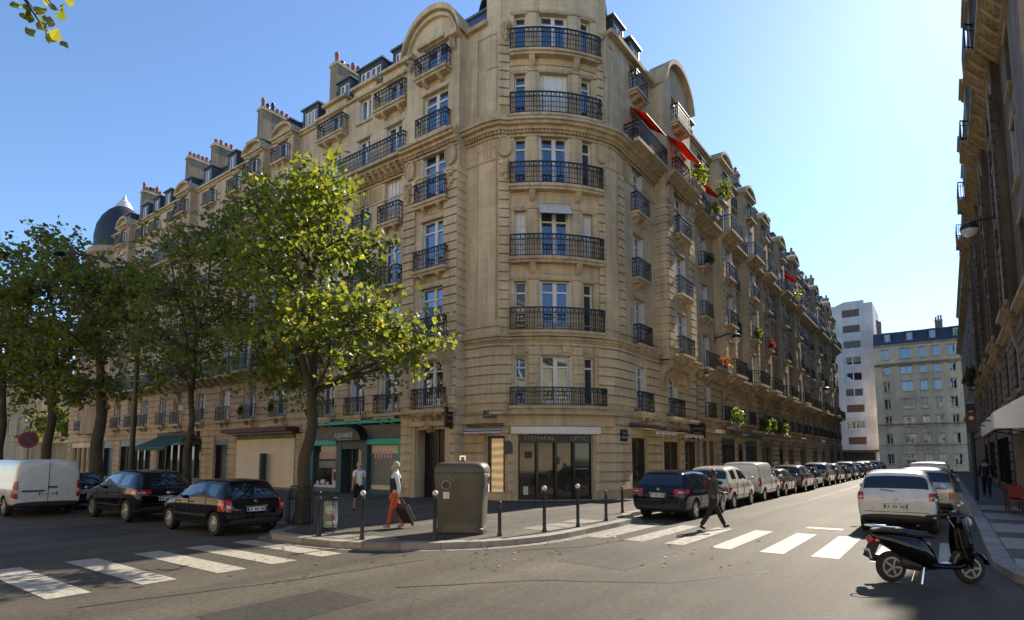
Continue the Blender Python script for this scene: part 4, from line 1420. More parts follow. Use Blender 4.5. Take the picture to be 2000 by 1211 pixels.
def gen(name, label, F, s0, s1, cols, loc, floors, zt=22.6, zr=24.6, wallm='limestone', cont=(1, 4), fine=1, dorm=None, chim=(), bayd=0.5, bay_z=7.3,
        shops=(), rust=True, cor=17.0, bal=True, ped=True, roofm='slate', courses_up=0.0, kinds=('french', 'french', 'french', 'french', 'shut')):
    """an apartment house in the row: cols = [(s, width, bay half width or 0)]"""
    b = Bld(name, label, 'building', loc)
    wins = []
    for s, w_, bw in cols:
        for k, (z0, z1) in enumerate(floors):
            wins.append((s - w_ / 2, s + w_ / 2, z0, z1, bw, k))
    holes = [q[:4] for q in wins] + [tuple(q[:4]) for q in shops]
    fwall(b.wall, F, s0, s1, 0, zt, holes, 0, wallm, depth=0.25)
    for s, w_, bw in cols:
        if bw:
            fwall(b.wall, F, s - bw, s + bw, bay_z, zt, holes, bayd, wallm, depth=bayd + 0.02, back=0)
            fbox(b.trim, F, s - bw, s + bw, 0, bayd * 0.9, bay_z - 0.3, bay_z, 'limestone_trim')
            brackets(b.trim, F, s - bw, s + bw, bay_z - 1.3, bay_z - 0.3, 0, bayd * 0.85, bw * 1.6, 0.4)
            if fine > 0:
                for u, v in ((s - bw, s - w_ / 2 - 0.15), (s + w_ / 2 + 0.15, s + bw)):
                    if v - u > 0.15: fcourses(b.trim, F, u, v, bay_z + 0.6, 15.8, bayd, wallm)
            if ped:
                arch_fill(b.wall, F, s, bw - 0.05, zt + 0.002, 0.7, -1.0, bayd, wallm, n=10)
                arch_band(b.trim, F, s, bw + 0.1, zt - 0.05, 0.88, -0.2, bayd + 0.26, 0.2, 'limestone_trim', n=10)
    if rust:
        hh = [(a - 0.1, c + 0.1, z - 0.1, y + 0.1) for a, c, z, y in holes]
        fcourses(b.trim, F, s0, s1, 0.55, 3.95, 0, wallm, hh)
        fcourses(b.trim, F, s0, s1, 4.4, 7.0, 0, wallm, hh)
    bays = sorted((s - bw, s + bw) for s, w_, bw in cols if bw)
    segs = []; cur = s0
    for a, c in bays:
        segs += [(cur, a, 0), (a, c, bayd)]; cur = c
    segs.append((cur, s1, 0))
    for u, v, d_ in segs:
        if v - u < 0.05: continue
        moulding(b.trim, F, u, v, d_, 7.2, [(0.12, 0.12), (0.14, 0.28)])
        moulding(b.trim, F, u, v, d_, cor, [(0.14, 0.12), (0.16, 0.35), (0.14, 0.55)])
        moulding(b.trim, F, u, v, d_, 3.95, [(0.14, 0.1)])
        moulding(b.trim, F, u, v, d_, zt - 0.2, [(0.12, 0.12), (0.14, 0.25)])
        for kk, zz in ((1, 7.46), (4, cor + 0.44)):
            if kk in cont:
                b.slab = MB()
                fbox(b.slab, F, u, v, d_ - 0.02, d_ + 0.75, zz + 0.002, zz + 0.16, 'limestone_trim')
                if fine > 0: brackets(b.slab, F, u, v, zz - 0.45, zz, d_ + 0.1, d_ + 0.62, 0.8, 0.2)
                railing(F, u + 0.0, v - 0.0, d_, d_ + 0.7, zz + 0.16, 1.0, b.slab.build('balcony_slab', b.root), fine, returns=(d_ > 0))
    for a, c, z0, z1, bw, k in wins:
        d_ = bayd if (bw and z0 > bay_z) else 0
        window(F, a, c, z0, z1, d_ - 0.22, b.root, random.choice(kinds) if z1 - z0 > 1.8 else 'french', fine=fine)
        fbox(b.trim, F, a - 0.1, c + 0.1, d_ - 0.01, d_ + 0.06, z1, z1 + 0.12, 'limestone_trim')
        if k in cont or not bal: 
            if not bal:
                fbox(b.trim, F, a - 0.08, c + 0.08, d_ - 0.01, d_ + 0.12, z0 - 0.1, z0, 'limestone_trim')
            continue
        b.slab = MB()
        fbox(b.slab, F, a - 0.18, c + 0.18, d_ - 0.02, d_ + 0.38, z0 - 0.18, z0 - 0.05, 'limestone_trim')
        brackets(b.slab, F, a - 0.1, c + 0.1, z0 - 0.5, z0 - 0.18, d_, d_ + 0.28, (c - a + 0.2) / 2.01, 0.16)
        railing(F, a - 0.13, c + 0.13, d_, d_ + 0.33, z0 - 0.05, 0.95, b.slab.build('balcony_slab', b.root), fine)
    mansard(b, F, s0, s1, zt, zr, roofm)
    for q in (dorm or []):
        dormer(b, F, q[0], q[1], zt + 0.45, zr - 0.15, -0.4, q[2] if len(q) > 2 else 1)
    for q in chim:
        chimney(b, *q)
    for q in shops:
        a, c, z0, z1, mt = q[:5]
        g = MB()
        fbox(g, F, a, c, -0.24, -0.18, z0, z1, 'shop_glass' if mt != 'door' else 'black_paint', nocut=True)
        fm = {'door': 'dark_bronze'}.get(mt, mt)
        for e0, e1 in ((a, a + 0.12), (c - 0.12, c)): fbox(g, F, e0, e1, -0.18, 0.06, z0, z1, fm, nocut=True)
        fbox(g, F, a + 0.12, c - 0.12, -0.18, 0.07, z1 - 0.4, z1, fm, nocut=True)
        fbox(g, F, a + 0.12, c - 0.12, -0.18, 0.05, z0, z0 + 0.3, fm, nocut=True)
        if c - a > 2:
            n = int((c - a) / 1.1)
            for k in range(1, n):
                e_ = a + (c - a) * k / n
                fbox(g, F, e_ - 0.04, e_ + 0.04, -0.18, 0.0, z0 + 0.3, z1 - 0.4, fm, nocut=True)
        g.build('door' if mt == 'door' else 'shop_window', b.root)
    return b


FLOORS = [(4.6, 6.7), (7.75, 10.0), (11.2, 13.4), (14.5, 16.6), (17.95, 20.0), (20.9, 22.3)]
# --- avenue row beyond the corner building
FL = Fac([(20.2, 66.0 * LK), (20.2, 28.3 * LK)])
sl_ = lambda y: (66.0 - y) * LK
B = gen('apartment_building', 'limestone avenue apartment house with arched gables, directly left of the corner building', FL, sl_(46.9), sl_(28.3),
        [(sl_(31.0), 1.25, 1.1), (sl_(34.2), 1.25, 1.1), (sl_(37.2), 1.1, 0), (sl_(40.4), 1.1, 0), (sl_(43.6), 1.2, 1.1), (sl_(46.0), 0.9, 0)],
        (19.3, 37.6, 0), FLOORS, wallm='limestone_pink',
        dorm=[(sl_(29.6), 1.6, 2), (sl_(32.6), 1.9, 2), (sl_(36.0), 1.2), (sl_(38.6), 1.2), (sl_(42), 1.2), (sl_(45), 1.2)],
        chim=[(20.8, 23.0, 36.9, 37.5, 22, 27.0, 6), (20.8, 22.4, 43.4, 44.0, 22, 26.5, 4), (20.8, 22.8, 47.5, 48.1, 22, 26.8, 6)],
        shops=[(sl_(35.4), sl_(29.3), 0.13, 3.6, 'hoarding'), (sl_(38.2), sl_(36.6), 0.13, 3.3, 'door'), (sl_(46.4), sl_(40.0), 0.3, 3.4, 'dark_bronze')])
# boarded shop with maroon canopy
hb = MB()
fbox(hb, FL, sl_(35.4), sl_(29.3), 0.075, 0.14, 0.25, 3.2, 'hoarding')
fbox(hb, FL, sl_(35.5), sl_(29.2), 0.0, 0.3, 0.13, 0.249, 'granite')
fbox(hb, FL, sl_(35.4), sl_(29.3), 0.075, 0.2, 3.201, 3.5, 'limestone_dark')
fbox(hb, FL, sl_(32.75), sl_(32.1), 0.142, 0.16, 0.26, 2.3, 'black_paint')
hbo = hb.build('shop_hoarding', B.root)
hd = MB()
q0 = FL.P(sl_(32.1), 0.15, 0); q1 = FL.P(sl_(31.75), 0.7, 0)
hd.hexa([(q0.x, q0.y, 0.27), (q1.x, q1.y, 0.27), (q1.x + .04, q1.y - .03, 0.27), (q0.x + .04, q0.y - .03, 0.27), (q0.x, q0.y, 2.3), (q1.x, q1.y, 2.3), (q1.x + .04, q1.y - .03, 2.3), (q0.x + .04, q0.y - .03, 2.3)], 'slate_teal')
hd.build('door_leaf', hbo)
cb = MB()
fbox(cb, FL, sl_(35.9), sl_(28.9), 0.0, 1.0, 3.62, 3.86, 'maroon')
fbox(cb, FL, sl_(35.9), sl_(28.9), 0.0, 0.6, 3.5, 3.618, 'black_paint')
cb.build('shop_canopy', B.root)
# green sloping awning shop
awning(FL, sl_(45.6), sl_(40.6), 3.8, 1.05, 2.1, 0.1, B.root, 'green_canvas', 0.25)
fb = MB()
fbox(fb, FL, sl_(46.2), sl_(40.2), 0.02, 0.3, 3.55, 3.94, 'maroon')
fb.build('shop_fascia', B.root)
li = MB()
for k in range(3):
    fbox(li, FL, sl_(43.6) + k * 0.35, sl_(43.6) + k * 0.35 + 0.28, 0.302, 0.34, 4.0, 4.14, 'letter_white', nocut=True)
li.build('sign_lettering', B.root)
B.done()
B.root.scale.z = ZK
Cc = gen('apartment_building', 'limestone avenue apartment house ending in a grey dome with a pale finial', FL, 0.9, sl_(46.9),
         [(sl_(49.1), 1.1, 0), (sl_(51.5), 1.1, 0), (sl_(54.2), 1.2, 1.1), (sl_(62.3), 1.1, 0)],
         (19.3, 56, 0), FLOORS, wallm='limestone_pink', dorm=[(sl_(48.3), 1.2), (sl_(50.3), 1.2), (sl_(52.5), 1.3), (sl_(56), 1.3)],
         chim=[(20.8, 22.4, 55.9, 56.5, 22, 26.3, 6)],
         shops=[(sl_(53.2), sl_(47.6), 0.3, 3.4, 'dark_bronze'), (sl_(56.6), sl_(54.6), 0.13, 3.3, 'door'), (sl_(64), sl_(58), 0.3, 3.4, 'render_cream')])
dm = MB()
prof = [(2.2, 22.0), (2.22, 23.4), (2.06, 24.5), (1.7, 25.4), (1.2, 26.1), (0.75, 26.5)]
dm.lathe((21.4, 61.8, -0.3), prof, 28, 'dome_slate')
dmo = dm.build('dome', Cc.root, smooth=True)
dr_m = MB()
dr_m.lathe((21.4, 61.8, 0), [(2.2, 4.2), (2.2, 17.2), (2.45, 17.3), (2.45, 17.7), (2.2, 17.8), (2.2, 20.9), (2.6, 21.1), (2.6, 21.6), (2.4, 21.75)], 28, 'limestone_pink')
dr_m.build('corner_turret', Cc.root, smooth=True)
fn = MB()
fn.lathe((21.4, 61.8, -0.3), [(0.78, 26.48), (0.7, 26.75), (0.5, 27.0), (0.5, 27.1), (0.36, 27.25), (0.2, 27.45), (0.2, 27.5), (0.04, 27.95)], 16, 'lead_white')
fn.build('finial', dmo, smooth=True)
# end wall on the far cross street
FE = Fac([(30.9, 65.1 * LK), (20.2, 65.1 * LK)])
fwall(Cc.wall, FE, 0, 10.7, 0, 22.6, [], 0, 'limestone_pink')
Cc.done()
Cc.root.scale.z = ZK
# across the far street at the left edge
FG = Fac([(40, 100), (19.5, 100), (19.5, 130)][::-1])
G = gen('apartment_building', 'plain pale building across the far street behind the leftmost trees', Fac([(20.9, 115), (20.9, 83)]), 0, 32,
        [(4, 1.2, 0), (8, 1.2, 0), (12, 1.2, 0), (16, 1.2, 0), (20, 1.2, 0), (24, 1.2, 0), (28, 1.2, 0)], (20, 96, 0),
        [(4.6, 6.7), (7.75, 9.8)], zt=10.8, zr=12.6, cor=10.2, wallm='limestone_grey', cont=(), fine=0, rust=False, bal=False, ped=False)
fwall(G.wall, Fac([(20.9, 83), (40.9, 83)]), 0, 20, 0, 10.8, [(3, 4.3, 4.4, 6.5), (7, 8.3, 4.4, 6.5), (11, 12.3, 4.4, 6.5), (3, 4.3, 8, 10), (7, 8.3, 8, 10)], 0, 'limestone_grey')
Fg2 = Fac([(20.9, 83), (40.9, 83)])
for a in (3, 7, 11):
    window(Fg2, a, a + 1.3, 4.4, 6.5, -0.2, G.root, fine=0)
    if a < 10: window(Fg2, a, a + 1.3, 8, 10, -0.2, G.root, fine=0)
moulding(G.trim, Fg2, 0, 20, 0, 3.6, [(0.15, 0.12), (0.12, 0.25)])
G.done()

# --- side street row
FR = Fac([(35.0, 12.0), (96.0, 12.0)])
sr = lambda x: x - 35.0
D = gen('apartment_building', 'limestone side street apartment house with flowered balconies, next to the corner building', FR, 0, sr(48.9),
        [(sr(37.0), 1.2, 0), (sr(40.4), 1.4, 1.3), (sr(43.6), 1.1, 0), (sr(46.6), 1.4, 1.3)], (42, 12, 0), FLOORS, wallm='limestone',
        dorm=[(sr(36.5), 1.2), (sr(43), 1.4), (sr(48), 1.0)], chim=[(48.5, 49.0, 12.6, 15.8, 22, 26.2, 6, 'y')], zt=22.8, zr=24.8, bayd=0.6, cont=(1, 4),
        shops=[(sr(35.6), sr(38.6), 0.3, 3.5, 'limestone_trim'), (sr(39.4), sr(42.4), 0.3, 3.3, 'dark_bronze'), (sr(43.2), sr(44.4), 0.13, 3.0, 'door'), (sr(45.2), sr(48.3), 0.3, 3.3, 'slate_teal')])
fbox(D.trim, FR, sr(35.3), sr(39.0), 0, 0.5, 3.62, 3.85, 'limestone_trim')
fbox(D.trim, FR, sr(39.3), sr(44.6), 0, 0.45, 3.6, 3.8, 'shop_grey')
fbox(D.trim, FR, sr(44.9), sr(48.6), 0, 0.5, 3.55, 3.75, 'slate_teal')
awning(FR, sr(35.7), sr(38.0), 20.0, 0.7, 0.9, 0.1, D.root, 'red_canvas', 0.12)
D.done()
D.root.scale.z = ZK
E_ = gen('apartment_building', 'limestone side street apartment house with green shrubs over its ground floor, midway down the row', FR, sr(48.9), sr(71),
         [(sr(51.5), 1.2, 1.2), (sr(54.7), 1.2, 0), (sr(58), 1.2, 1.2), (sr(61.2), 1.2, 0), (sr(64.4), 1.2, 1.2), (sr(67.6), 1.2, 0), (sr(70), 1.0, 0)], (60, 12, 0), FLOORS, wallm='limestone_grey',
         dorm=[(sr(53), 1.2), (sr(56), 1.2), (sr(60), 1.2), (sr(63), 1.2), (sr(67), 1.2)], chim=[(58.9, 59.4, 12.6, 15.6, 22, 25.8, 5, 'y'), (70.5, 71.0, 12.6, 15.6, 22, 25.8, 5, 'y')], fine=0, zt=22.4, zr=24.4, bayd=0.5,
         shops=[(sr(50), sr(53), 0.3, 3.3, 'limestone_dark'), (sr(56), sr(57.3), 0.13, 3.2, 'door'), (sr(59.5), sr(62), 0.6, 3.2, 'limestone_dark'), (sr(65), sr(68), 0.6, 3.2, 'limestone_dark')])
awning(FR, sr(60), sr(62.6), 20.2, 0.5, 1.0, 0.1, E_.root, 'red_canvas', 0.1)
E_.done()
E_.root.scale.z = ZK
Ff = gen('apartment_building', 'limestone apartment house at the far end of the side street row', FR, sr(71), sr(95),
         [(sr(73.5), 1.2, 0), (sr(76.5), 1.2, 1.1), (sr(79.5), 1.2, 0), (sr(82.5), 1.2, 0), (sr(85.5), 1.2, 1.1), (sr(88.5), 1.2, 0), (sr(92), 1.2, 0)], (83, 12, 0), FLOORS, wallm='limestone_grey',
         dorm=[(sr(74), 1.2), (sr(78), 1.2), (sr(82), 1.2), (sr(87), 1.2), (sr(91), 1.2)], chim=[(82.5, 83, 12.6, 15.6, 22, 25.8, 5, 'y'), (94.4, 94.9, 12.6, 15.6, 22, 25.8, 5, 'y')], fine=0, zt=22.2, zr=24.2, bayd=0.45,
         shops=[(sr(72), sr(75), 0.6, 3.2, 'limestone_dark'), (sr(78), sr(80), 0.6, 3.2, 'limestone_dark'), (sr(84), sr(87), 0.6, 3.2, 'limestone_dark'), (sr(90), sr(93), 0.6, 3.2, 'limestone_dark')])
Ff.done()
Ff.root.scale.z = ZK

# --- tall pale block and mansarded house closing the side street
T_ = Bld('apartment_tower', 'pale modern apartment block of nine storeys at the end of the side street', 'building', (116, 12, 0))
FT = Fac([(116, 22), (116, 8.9), (128, 8.9)])
hl = []
tw = []
for k in range(9):
    z = 3.5 + k * 2.78
    tw += [(8.5, 11.2, z + 0.7, z + 2.1, k), (5.6, 6.7, z + 0.95, z + 1.6, k), (1.5, 4, z + 0.7, z + 2.1, k)]
fwall(T_.wall, FT, 0, FT.s[-1], 0, 28.7, [q[:4] for q in tw] + [(5.4, 12.6, 0.13, 3.0)], 0, 'render_white')
fbox(T_.wall, FT, 5.4, 12.6, -0.4, -0.3, 0.13, 3.0, 'interior_dark')
fbox(T_.trim, FT, 4, 13.3, -0.02, 0.8, 3.05, 3.35, 'dark_bronze')
for a, c, z0, z1, k in tw:
    o = window(FT, a, c, z0, z1, -0.2, T_.root, 'cross', fine=0)
    if c - a > 2 and k in (0, 2, 6, 7, 8):
        g = MB(); fbox(g, FT, a + 0.06, c - 0.06, -0.14, -0.1, z0 + (0.1 if k != 6 else 0.3), z1 - 0.06, 'brown_paint' if k != 6 else 'shop_grey', nocut=True); g.build('blind', o)
fbox(T_.roof, FT, 0, 13.1, -6, -0.002, 28.5, 28.695, 'zinc')
fbox(T_.roof, FT, 9.2, 12.4, -4, -0.6, 28.7, 29.4, 'render_white')
fbox(T_.roof, FT, 1, 6, -4, -0.6, 28.7, 29.6, 'limestone_pink')
T_.done()
FB = Fac([(112, 8.8), (112, -10)])
H_ = gen('apartment_building', 'cream apartment house with grey mansard roof closing the end of the side street', FB, 0, 18.8,
         [(1.6, 0.9, 0), (4.3, 1.5, 0), (6.5, 0.9, 0), (8.3, 0.9, 0), (10.2, 0.9, 0), (12.6, 1.0, 0), (15, 1.0, 0), (17.3, 1.0, 0)], (112, 0, 0),
         [(1.0, 2.6), (4.2, 5.8), (7.0, 8.6), (9.8, 11.4), (12.6, 14.2), (15.4, 16.6), (17.9, 19.5)], zt=20.2, zr=22.4, wallm='render_cream', cont=(), bal=False, ped=False, rust=False, fine=0, cor=16.75,
         dorm=[(2, 1.1), (5, 1.1), (8, 1.1), (11, 1.1), (14, 1.1)])
chimney(H_, 113.4, 113.8, -0.6, 0.4, 20, 23.8, 3, 'y')
chimney(H_, 113.5, 114, 7.6, 8.3, 20, 24.2, 3, 'y')
H_.done()

# --- right-hand row (in shade)
FX = Fac([(108.0, -2.45), (22.0, -2.45), (22.0, -14)])
sx_ = lambda x: 108.0 - x
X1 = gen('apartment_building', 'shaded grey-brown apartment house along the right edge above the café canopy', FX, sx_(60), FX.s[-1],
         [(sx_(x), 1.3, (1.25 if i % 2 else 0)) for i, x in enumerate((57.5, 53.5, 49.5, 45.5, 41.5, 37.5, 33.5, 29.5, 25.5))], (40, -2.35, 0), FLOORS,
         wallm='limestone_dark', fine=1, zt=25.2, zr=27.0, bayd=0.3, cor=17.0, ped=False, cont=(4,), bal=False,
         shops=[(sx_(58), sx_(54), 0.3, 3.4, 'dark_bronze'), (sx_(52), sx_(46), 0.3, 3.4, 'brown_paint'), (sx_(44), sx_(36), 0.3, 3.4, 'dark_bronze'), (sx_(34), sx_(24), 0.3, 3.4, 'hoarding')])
X1.done()
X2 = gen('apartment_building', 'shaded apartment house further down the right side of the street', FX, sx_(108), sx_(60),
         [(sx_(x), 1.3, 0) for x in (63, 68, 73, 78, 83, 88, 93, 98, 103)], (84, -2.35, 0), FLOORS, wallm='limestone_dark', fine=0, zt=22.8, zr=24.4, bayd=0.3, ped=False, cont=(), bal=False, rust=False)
X2.done()
# --- unseen row behind the camera, added to throw warm light back
FZ = Fac([(-17, -45), (-17, 95)])
Z_ = gen('apartment_building', 'unseen limestone house on the opposite side of the avenue, added for warm bounce light', FZ, 0, 140, [(5 + 5 * k, 1.3, 0) for k in range(27)], (-17, 20, 0),
         [(4.6, 6.7), (7.75, 10.0), (11.2, 13.4), (14.5, 16.6)], zt=20, zr=23, cont=(), fine=0, rust=False, ped=False, bal=False, wallm='limestone', cor=17.0)
Z_.done()
#OBJECTS
# ------------------------------------------------------------------ trees
LEAF = [(0, -0.5), (0.30, -0.36), (0.52, -0.05), (0.30, 0.06), (0.20, 0.5 * 0.62), (0, 0.56), (-0.20, 0.31), (-0.30, 0.06), (-0.52, -0.05), (-0.30, -0.36)]


def leaf(mb, p, size, nrm, m):
    nrm = nrm.normalized()
    x = nrm.orthogonal().normalized()
    a = random.uniform(0, 2 * PI)
    y = nrm.cross(x)
    u = x * math.cos(a) + y * math.sin(a); v = nrm.cross(u)
    fold = random.uniform(0.05, 0.22)
    idx = [mb.V(p + u * (q[0] * size) + v * (q[1] * size) + nrm * (abs(q[0]) * fold * size)) for q in LEAF]
    mb.F(idx[0:6], m)
    mb.F([idx[0], idx[5], idx[6], idx[7], idx[8], idx[9]], m)


def limb(mb, a, b, r0, r1, n=7, wob=0.25, steps=6):
    a = Vector(a); b = Vector(b)
    L = (b - a).length
    pts = []; rad = []
    o1 = Vector((random.uniform(-1, 1), random.uniform(-1, 1), random.uniform(-0.3, 0.6))) * wob * L * 0.3
    for k in range(steps + 1):
        u = k / steps
        q = a.lerp(b, u) + o1 * math.sin(PI * u)
        if 0 < k < steps: q += Vector((random.uniform(-1, 1), random.uniform(-1, 1), random.uniform(-1, 1))) * 0.05 * wob * L * 0.5
        pts.append(q); rad.append(r0 + (r1 - r0) * u)
    mb.tube(pts, rad, n, 'bark', cap=True)
    return pts


def tree(label, base, th, lean, r0, blobs, per, group='plane trees along the avenue', ms=('leaf_plane', 'leaf_plane', 'leaf_plane', 'leaf_plane', 'leaf_yellow'), size=(0.10, 0.19), name='plane_tree', guard=False, forks=3):
    root = tag(empty(name, base), label, 'tree', group)
    tr = MB(); cr = MB()
    B = Vector(base)
    top = B + Vector((lean[0], lean[1], th))
    steps = 8
    pts = [B.lerp(top, k / steps) + Vector((math.sin(k * 1.3) * 0.05, math.cos(k * 1.7) * 0.05, 0)) for k in range(steps + 1)]
    pts[0] = B - Vector((0, 0, 0.1))
    rad = [r0 * (1.35 if k == 0 else 1.0) * (1 - 0.3 * k / steps) for k in range(steps + 1)]
    tr.tube(pts, rad, 12, 'bark')
    # leaders: cluster blobs into a few main limbs
    bl = [(Vector(b[:3]), b[3]) for b in blobs]
    random.shuffle(bl)
    leads = []
    cs = sorted(bl, key=lambda q: -q[0].z)[:max(forks, 1)]
    for c, r in cs:
        mid = top.lerp(c, 0.6) + Vector((0, 0, 0.4))
        p = limb(tr, top - Vector((0, 0, 0.15)), mid, r0 * 0.55, r0 * 0.28, 9, 0.3)
        leads += p[2:]
        p2 = limb(tr, mid, c, r0 * 0.28, 0.02, 7, 0.3)
        leads += p2[:4]
    leads += pts[5:]
    for c, r in bl:
        src = min(leads, key=lambda q: (q - c).length + max(0, q.z - c.z + 0.3) * 1.5)
        p = limb(tr, src, c, min(r0 * 0.3, 0.03 + 0.02 * (src - c).length), 0.018, 6, 0.35)
        nt_ = max(6, int(14 * r))
        for k in range(nt_):
            d = Vector((random.gauss(0, 1), random.gauss(0, 1), random.gauss(0, 0.75))).normalized()
            e_ = c + d * r * random.uniform(0.55, 1.15) * (1 + 0.35 * noise.noise(d * 2.3 + c))
            st = random.choice(p[3:])
            tr.tube([st, st.lerp(e_, 0.5) + Vector((0, 0, 0.1 * r)), e_], [0.016, 0.011, 0.005], 4, 'bark', cap=False)
            n_ = int(per * random.uniform(0.6, 1.4))
            for j in range(n_):
                u = random.uniform(0.3, 1.06)
                q = st.lerp(e_, u) + Vector((0, 0, 0.1 * r * math.sin(PI * min(u, 1))))
                q += Vector((random.gauss(0, 0.16), random.gauss(0, 0.16), random.gauss(-0.05, 0.14)))
                nr = Vector((random.gauss(0, 0.6), random.gauss(0, 0.6), random.gauss(0.55, 0.5)))
                if nr.length < 0.05: nr = Vector((0, 0, 1))
                leaf(cr, q, random.uniform(*size), nr, random.choice(ms))
    tr.build('trunk', root, smooth=True)
    cr.build('crown', root)
    if guard:
        g = MB()
        for k in range(10):
            a = 2 * PI * k / 10
            d = Vector((math.cos(a), math.sin(a), 0))
            g.bar(B + d * 0.34 + Vector((0, 0, 0.0)), B + d * 0.34 + Vector((0, 0, 0.75)), 0.014, 'iron')
            g.bar(B + d * 0.34 + Vector((0, 0, 0.75)), B + d * 0.27 + Vector((0, 0, 1.05)), 0.014, 'iron')
        for zz, rr in ((0.08, 0.34), (0.72, 0.34), (1.05, 0.27)):
            for k in range(10):
                a0, a1 = 2 * PI * k / 10, 2 * PI * (k + 1) / 10
                g.bar(B + Vector((rr * math.cos(a0), rr * math.sin(a0), zz)), B + Vector((rr * math.cos(a1), rr * math.sin(a1), zz)), 0.025, 'iron')
        gr = g.build('tree_guard')
        gr.location = (0, 0, 0)
        tag(gr, 'dark iron guard around the trunk of the sunlit plane tree', 'tree guard')
    return root


tree('tall plane tree with sunlit yellow-green leaves, in front of the teal fitness shop', (9.75, 14.5, KERB), 3.7, (0.25, -0.1), 0.19,
     [(8.1, 11.8, 8.5, 1.0), (8.9, 12.9, 9.0, 1.0), (7.5, 12.0, 7.9, 0.95), (7.4, 11.9, 7.0, 1.15), (6.7, 12.2, 6.4, 1.0), (7.9, 11.6, 5.9, 1.15), (8.7, 11.6, 7.3, 1.0), (8.4, 11.9, 8.2, 1.1),
      (9.0, 11.2, 5.0, 1.0), (9.8, 10.7, 5.15, 0.85), (10.6, 10.2, 5.0, 0.6), (7.5, 11.9, 4.9, 1.1), (8.4, 11.5, 4.7, 0.95), (9.4, 10.9, 5.7, 0.75), (10.2, 10.7, 4.6, 0.6),
      (10.2, 18.2, 10.3, 1.3), (10.2, 16.6, 10.0, 1.2), (10.3, 20.2, 10.2, 1.3), (10.0, 15.0, 9.2, 1.5), (10.3, 19.6, 8.8, 1.6), (10.4, 13.2, 7.6, 1.3), (10.3, 17.0, 7.6, 1.8), (10.5, 13.2, 5.9, 1.3),
      (10.3, 18.9, 6.6, 1.8), (10.3, 15.2, 5.6, 1.6), (10.3, 17.8, 4.9, 1.5), (9.2, 14.6, 7.0, 1.5), (11.6, 16.2, 6.3, 1.5), (11.5, 14.6, 8.0, 1.4), (8.6, 15.5, 5.2, 1.3), (10.3, 15.7, 4.2, 1.0), (11.6, 13.6, 4.8, 1.0)],
     21, size=(0.09, 0.18), guard=True, forks=5)
tree('slender leaning plane tree, between the lamp post and the sunlit plane tree', (9.85, 21.4, KERB), 4.2, (-0.2, -0.5), 0.13,
     [(9.9, 24.6, 10.4, 1.5), (9.9, 22.2, 9.6, 1.5), (9.9, 24.6, 8.4, 1.6), (9.9, 21.4, 7.4, 1.6), (9.9, 23.2, 6.0, 1.5), (9.9, 20.6, 5.6, 1.4), (9.4, 22.6, 8.2, 1.5), (8.6, 21.4, 6.2, 1.3), (10.8, 22.6, 7.0, 1.5), (10.8, 20.8, 8.6, 1.3), (8.8, 20.0, 4.9, 1.1), (9.8, 25.6, 6.8, 1.3), (10.2, 19.6, 6.9, 1.4), (9.9, 19.2, 9.2, 1.3), (10.4, 21.0, 10.2, 1.4), (9.2, 23.4, 4.9, 1.2), (10.2, 26.6, 8.8, 1.4)],
     16, ms=('leaf_plane', 'leaf_plane', 'leaf_plane', 'leaf_dark'), forks=3)
tree('thick dark plane tree behind the white van, third from the corner', (9.9, 29.8, KERB), 5.0, (0.1, 0.2), 0.27,
     [(9.9, 35.2, 12.4, 1.5), (9.9, 31.4, 9.9, 1.4), (9.9, 34.0, 10.8, 1.9), (9.9, 30.4, 9.4, 2.0), (9.9, 31.8, 7.2, 1.9), (9.9, 27.8, 8.0, 1.7), (9.0, 31.5, 10.6, 1.9), (8.6, 29.0, 7.0, 1.7), (11.0, 32, 8.6, 1.9), (9.9, 28.0, 9.3, 1.4), (10.6, 35.5, 8.8, 1.6), (8.8, 33.5, 6.9, 1.5), (9.9, 26.8, 9.4, 1.3), (9.8, 29.2, 5.2, 1.3), (9.4, 31.6, 5.0, 1.4), (9.4, 33.6, 5.2, 1.4)],
     16, ms=('leaf_dark', 'leaf_plane', 'leaf_dark'), size=(0.15, 0.25))
tree('dark plane tree with straight trunk left of the thick one', (9.9, 36.4, KERB), 5.0, (0.1, 0.0), 0.24,
     [(9.9, 38.8, 13.4, 1.8), (9.9, 41.0, 12.0, 1.8), (9.9, 38.0, 11.0, 2.0), (9.9, 37.6, 8.6, 2.0), (9.9, 40.0, 8.8, 1.9), (8.6, 38.6, 10.4, 1.9), (9.9, 36.2, 6.6, 1.6), (11, 37.5, 10, 1.8), (9.9, 41.5, 10.0, 1.8), (8.8, 36.6, 7.4, 1.6), (9.6, 38.4, 5.6, 1.5), (9.2, 40.4, 6.2, 1.5)],
     16, ms=('leaf_dark', 'leaf_plane', 'leaf_dark'), size=(0.17, 0.28))
tree('dark plane tree cut off by the left edge of the photo', (9.9, 44.6, KERB), 5.0, (0.0, 0.0), 0.25,
     [(9.9, 45.4, 14.2, 1.9), (9.9, 47.6, 12.6, 2.0), (9.9, 44.4, 11.8, 2.1), (9.9, 44.6, 9.4, 2.0), (9.9, 42.0, 8.2, 1.8), (9.9, 47.0, 9.6, 2.0), (8.6, 45.4, 11.6, 2.0), (8.8, 43.4, 7.2, 1.6), (11, 45, 8, 1.8), (10, 49.5, 10.5, 2), (10, 48, 7.3, 1.8), (9.5, 52, 11, 2.2)],
     16, ms=('leaf_dark', 'leaf_plane', 'leaf_dark'), size=(0.18, 0.31))
